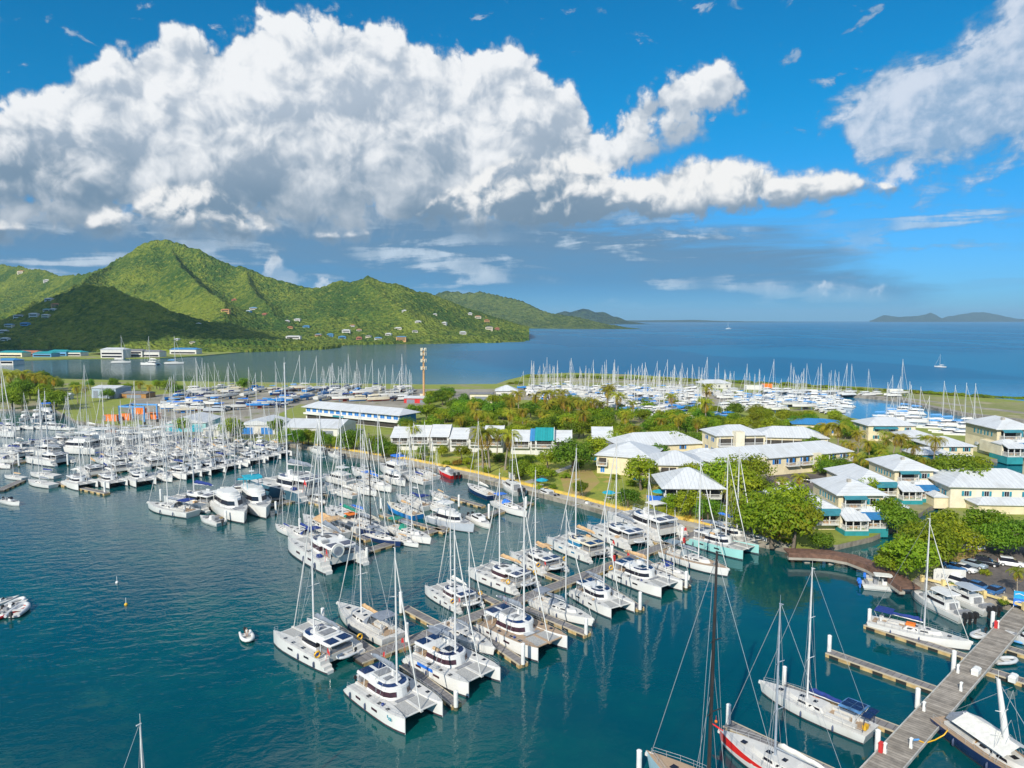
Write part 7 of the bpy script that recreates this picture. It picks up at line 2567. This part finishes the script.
def small_boat(label, u, v, hdg, kind, group, ashore=False, cover=None, hullm=None, bot=None, L=12.0, top=18.0, bim=None, z=None):
    t = thing('laid_up_yacht' if ashore else 'moored_yacht', label, 'catamaran' if kind == 'cat' else 'sailing boat', group=group)
    zz = (LZ + (0.75 if kind == 'cat' else 1.75) * L / 13.5) if ashore else 0.0
    p = P(u, v, LZ if ashore else 0)
    t.location = (p.x, p.y, zz)
    t.rotation_euler = (0, 0, R(hdg))
    s = L / 13.7
    t.scale = (s, s, s)
    part('hull', ('far', kind), yard_hull(kind), [bot or anti, boot, hullm or gel, deckw, far_glass], t, 40)
    if top:
        part('mast', ('far', kind, top), yard_mast(kind, top), alu, t)
    if cover is not None:
        x0, z0, r0 = (0.6, 4.3, .5) if kind == 'cat' else (.6, 2.85, .42)
        part('sail_cover', ('far', kind), lambda b: (b.tube((.8, 0, z0), (-4.8, 0, z0 + .1), .11, n=5), cover_fn(x0, -4.6, z0, r0)(b)), cover, t)
    if bim is not None:
        zb = 4.9 if kind == 'cat' else 3.3
        part('bimini', ('far', kind), lambda b: b.box(-5.6, -2.6, -1.7, 1.7, zb - .06, zb + .06), bim, t)
    if ashore:
        def st(b):
            for x in (-3.6, 2.4):
                for sg in (-1, 1):
                    y = 2.75 if kind == 'cat' else 1.55
                    b.path([(x, sg * (y + .35), -1.75 if kind == 'mono' else -.75), (x, sg * (y - .1), .1)], .09, 4)
        part('stand', ('far', kind), st, paleb, t)
    return t


def rand_boats(n, region, heads, group, label_fn, ashore, p_cat, covers, L, p_mast=.75, seed=1, bims=None, mind=6.0, hulls=None, bots=None, tops=(16.5, 18.5, 20.5, 22.5, 25.0)):
    rnd = random.Random(seed)
    placed = []
    tries = 0
    while len(placed) < n and tries < n * 60:
        tries += 1
        u, v = region(rnd)
        p = P(u, v, 0)
        if any((p.x - a) ** 2 + (p.y - b_) ** 2 < mind ** 2 for a, b_ in placed):
            continue
        placed.append((p.x, p.y))
        kind = 'cat' if rnd.random() < p_cat else 'mono'
        cv = rnd.choice(covers)
        top = rnd.choice(tops) if rnd.random() < p_mast else None
        hm = rnd.choice(hulls) if hulls else None
        small_boat(label_fn(len(placed) - 1, kind, cv, top, hm), u, v, rnd.choice(heads) + rnd.uniform(-6, 6), kind, group, ashore, cv, hm, rnd.choice(bots) if bots else None, L * rnd.uniform(.82, 1.15), top, rnd.choice(bims) if bims else None)


def quad_region(a, b_, c, d):
    """region between lines a-b (far) and d-c (near), pixel corners"""
    def fn(rnd):
        s, w = rnd.random(), rnd.random()
        u0, v0 = a[0] + (b_[0] - a[0]) * s, a[1] + (b_[1] - a[1]) * s
        u1, v1 = d[0] + (c[0] - d[0]) * s, d[1] + (c[1] - d[1]) * s
        return u0 + (u1 - u0) * w, v0 + (v1 - v0) * w
    return fn


KW = {'cat': 'catamaran', 'mono': 'sloop'}


def lab(place):
    def fn(i, kind, cv, top, hm):
        c = CN.get(id(cv))
        hn = {id(royalp): 'blue-hulled', id(navyp): 'navy-hulled', id(creamp): 'cream', id(redp): 'red-hulled', id(greyp): 'grey'}.get(id(hm), 'white')
        return f"{hn} {KW[kind]} {'with' if top else 'without'} a mast{', ' + c + ' cover' if c else ''}, {place}"
    return fn


hl = [None, None, None, None, royalp, navyp, creamp, greyp]
bt_ = [anti, antir, royalp, anti, navyp]
rand_boats(26, quad_region((196, 388), (300, 388), (290, 398), (168, 404)), [20, 200, 70, -110], 'yachts ashore in the left yard', lab('ashore between bay and sheds'), True, .2, [None, None, greyc, paleb, navy], 12.0, .6, 3, None, 7.5, hl, bt_)
rand_boats(40, quad_region((296, 388.5), (418, 389.5), (410, 401), (286, 402)), [25, 205, 75, -105], 'yachts ashore in front of the bay', lab('ashore between bay and marina building'), True, .2, [None, None, None, greyc, whitec, navy], 12.5, .66, 4, None, 7.0, hl, bt_)
rand_boats(14, quad_region((168, 404), (284, 404), (276, 411), (160, 414)), [10, 190], 'yachts ashore behind the sheds', lab('ashore right behind the white sheds'), True, .3, [None, paleb, bluec, whitec], 12.5, .4, 5, [None, paleb, bluec], 8.0, hl, bt_)
rand_boats(100, quad_region((516, 388.5), (708, 391), (700, 413), (545, 402)), [10, 190, 80, -100], 'catamarans ashore in the far yard', lab('packed ashore beyond the grove'), True, .62, [None, greyc, paleb, whitec, None, None], 12.0, .62, 6, [None, None, None, None, paleb], 6.8, [None, None, None, None, None, royalp], bt_)
rand_boats(20, quad_region((600, 405), (705, 410), (735, 420), (660, 420)), [15, 195], 'yachts ashore at the front of the far yard', lab('ashore just behind the grove'), True, .55, [None, greyc, whitec], 12.0, .35, 16, None, 8.0, [None, None, royalp, navyp], bt_)
rand_boats(46, quad_region((738, 396), (838, 397.5), (846, 409), (728, 408)), [60, 240, 150, -30], 'yachts afloat in the inner basin', lab('afloat in the crowded inner basin'), False, .7, [paleb, paleb, paleb, whitec, greyc], 12.5, .62, 7, [None, None, paleb], 7.0)
rand_boats(13, quad_region((765, 391), (905, 396), (905, 398), (765, 393)), [10, 190], 'yachts ashore on the spit', lab('ashore on the dry grass of the spit'), True, .5, [None, greyc], 11.0, .7, 8, None, 9.0)
rand_boats(55, quad_region((516, 387.5), (735, 391.5), (735, 401), (530, 393)), [10, 190, 80], 'yachts ashore in the far yard, seaward side', lab('ashore along the track of the spit'), True, .5, [None, greyc, None, whitec], 11.5, .7, 26, None, 6.5)
rand_boats(14, quad_region((728, 403), (838, 410), (838, 414), (712, 412)), [10, 190], 'yachts ashore by the inner basin', lab('ashore on the near basin bank'), True, .6, [paleb, whitec, None], 11.5, .5, 36, None, 7.0)
for i, (u, v, hd, k, cv, tp, l) in enumerate([
        (884, 421, -20, 'cat', paleb, 20.5, 'white catamaran with a pale blue cover, first of the second basin cluster'), (895, 418, -20, 'cat', paleb, 18.5, 'white catamaran with a pale blue cover behind the first of the cluster'), (906, 420, -18, 'cat', paleb, 20.5, 'white catamaran with a pale blue cover in the middle of the cluster'),
        (917, 422, -18, 'cat', whitec, 18.5, 'white catamaran with a white cover beside the teal-awning house'), (901, 412, 160, 'cat', paleb, 20.5, 'white catamaran moored on the seaward side of the cluster'), (912, 414, 160, 'cat', paleb, 16.5, 'second white catamaran on the seaward side of the cluster'),
        (940, 424, -15, 'cat', paleb, 22.0, 'tall-masted white catamaran with a blue cover, left end of the last cluster'), (951, 426, -15, 'cat', paleb, 20.5, 'white catamaran with a blue cover in the last cluster'), (962, 427, -15, 'mono', paleb, 22.0, 'tall-masted white sloop with a blue cover in the last cluster'), (971, 428, -12, 'cat', whitec, 22.0, 'white catamaran at the right end of the last cluster, nearest the lone pile'),
        (946, 435, 165, 'cat', whitec, None, 'mastless white catamaran below the last cluster'), (958, 437, 165, 'cat', whitec, None, 'mastless white power catamaran by the inner basin houses'), (930, 430, 165, 'cat', paleb, 16.5, 'white catamaran behind the cream bungalow')]):
    small_boat(l, u, v, hd, k, 'yachts in the right part of the basin', False, cv, None, None, 13.0, tp)
for u, v, l, tp in [(659, 420, 'lone bare-masted sloop at the front edge of the far yard', 24.0), (700, 421, 'white sloop standing next to the hotel trees, tallest mast of the yard', 22.0), (614, 399, 'bare-masted sloop in the middle of the far yard', 24.0)]:
    small_boat(l, u, v, 75, 'mono', None, True, None, None, anti, 13.0, tp)
pile(973, 431, 12, 'white pile alone at the right end of the inner basin')
pile(1001, 433, 9, 'small white pile near the tall canal house on stilts')

fleet_row([(172, 441), (200, 443), (230, 444), (262, 446), (284, 450)], 13, 100, 10.0, 'the line along the yard quay', ['mono', 'motor', 'mono', 'cat'], 'boats along the yard quay', 15)
# boats under way and at anchor
sailboat('white sloop motoring alone on the open sea, sails down', (934.5, 367), (946.5, 367.5), cover=whitec, lod=0, mast_h=17.0)
sailboat('tiny sloop far out near the horizon', (726, 329.0), (731, 329.0), cover=whitec, lod=0)
for i, (u, v, l) in enumerate([(121, 363, 'white ketch anchored in the bay before the four-storey building'), (151, 365, 'white catamaran anchored in the bay below the dark hill'), (174, 364, 'sloop anchored in the bay by the blue-roofed store')]):
    small_boat(l, u, v, 10 + 160 * (i % 2), 'cat' if i == 1 else 'mono', None, False, paleb if i == 2 else whitec, None, None, 20.0, 22.0)

# more yachts of the outer left docks
fleet_row([(6, 452), (30, 446), (58, 443), (84, 444)], 7, 160, 12.5, 'the outer left dock', ['mono', 'cat', 'mono'], OG, 6)
fleet_row([(-4, 431), (20, 429), (44, 429), (66, 430)], 6, -25, 11.5, 'the line off the left shore', ['mono', 'motor', 'mono'], OG, 6)
fleet_row([(2, 462), (10, 458), (16, 455)], 3, 170, 12.5, 'the left edge group', ['mono', 'cat'], OG, 6)
# ------------------------------------------------------------------ drifting cloud above the view that shades the near hill
def cloud_mesh(b):
    rnd = random.Random(5)
    for k in range(26):
        a = rnd.uniform(0, 2 * PI)
        r = rnd.random() ** .5
        b.sphere((math.cos(a) * r * 300, math.sin(a) * r * 110, rnd.uniform(-15, 45)), rnd.uniform(70, 120), 16, 10, 1, 1, .5)


cl_ = struct('cloud', cloud_mesh, pm('cloud_white', (.85, .86, .88), 1.0, .03, .01), 180)
HZ = 900.0
cx_, cy_ = -800, 1290
cl_.location = (cx_ + sun_dir.x / sun_dir.z * (HZ - 60), cy_ + sun_dir.y / sun_dir.z * (HZ - 60), HZ)

# ------------------------------------------------------------------ the sea air
hz_m = bpy.data.materials.new('haze')
hz_m.use_nodes = True
ht_ = hz_m.node_tree
ht_.nodes.clear()
pv_ = ht_.nodes.new('ShaderNodeVolumePrincipled')
pv_.inputs['Color'].default_value = (0.45, 0.72, 1.0, 1)
pv_.inputs['Density'].default_value = 0.000034
pv_.inputs['Anisotropy'].default_value = 0.0
ho_ = ht_.nodes.new('ShaderNodeOutputMaterial')
ht_.links.new(pv_.outputs[0], ho_.inputs['Volume'])
hb_ = MB()
hb_.box(-27000, 27000, -4000, 27000, -10, 400)
ho = bpy.data.objects.new('haze', hb_.mesh('haze', [hz_m]))
COL.objects.link(ho)
ho['kind'] = 'stuff'
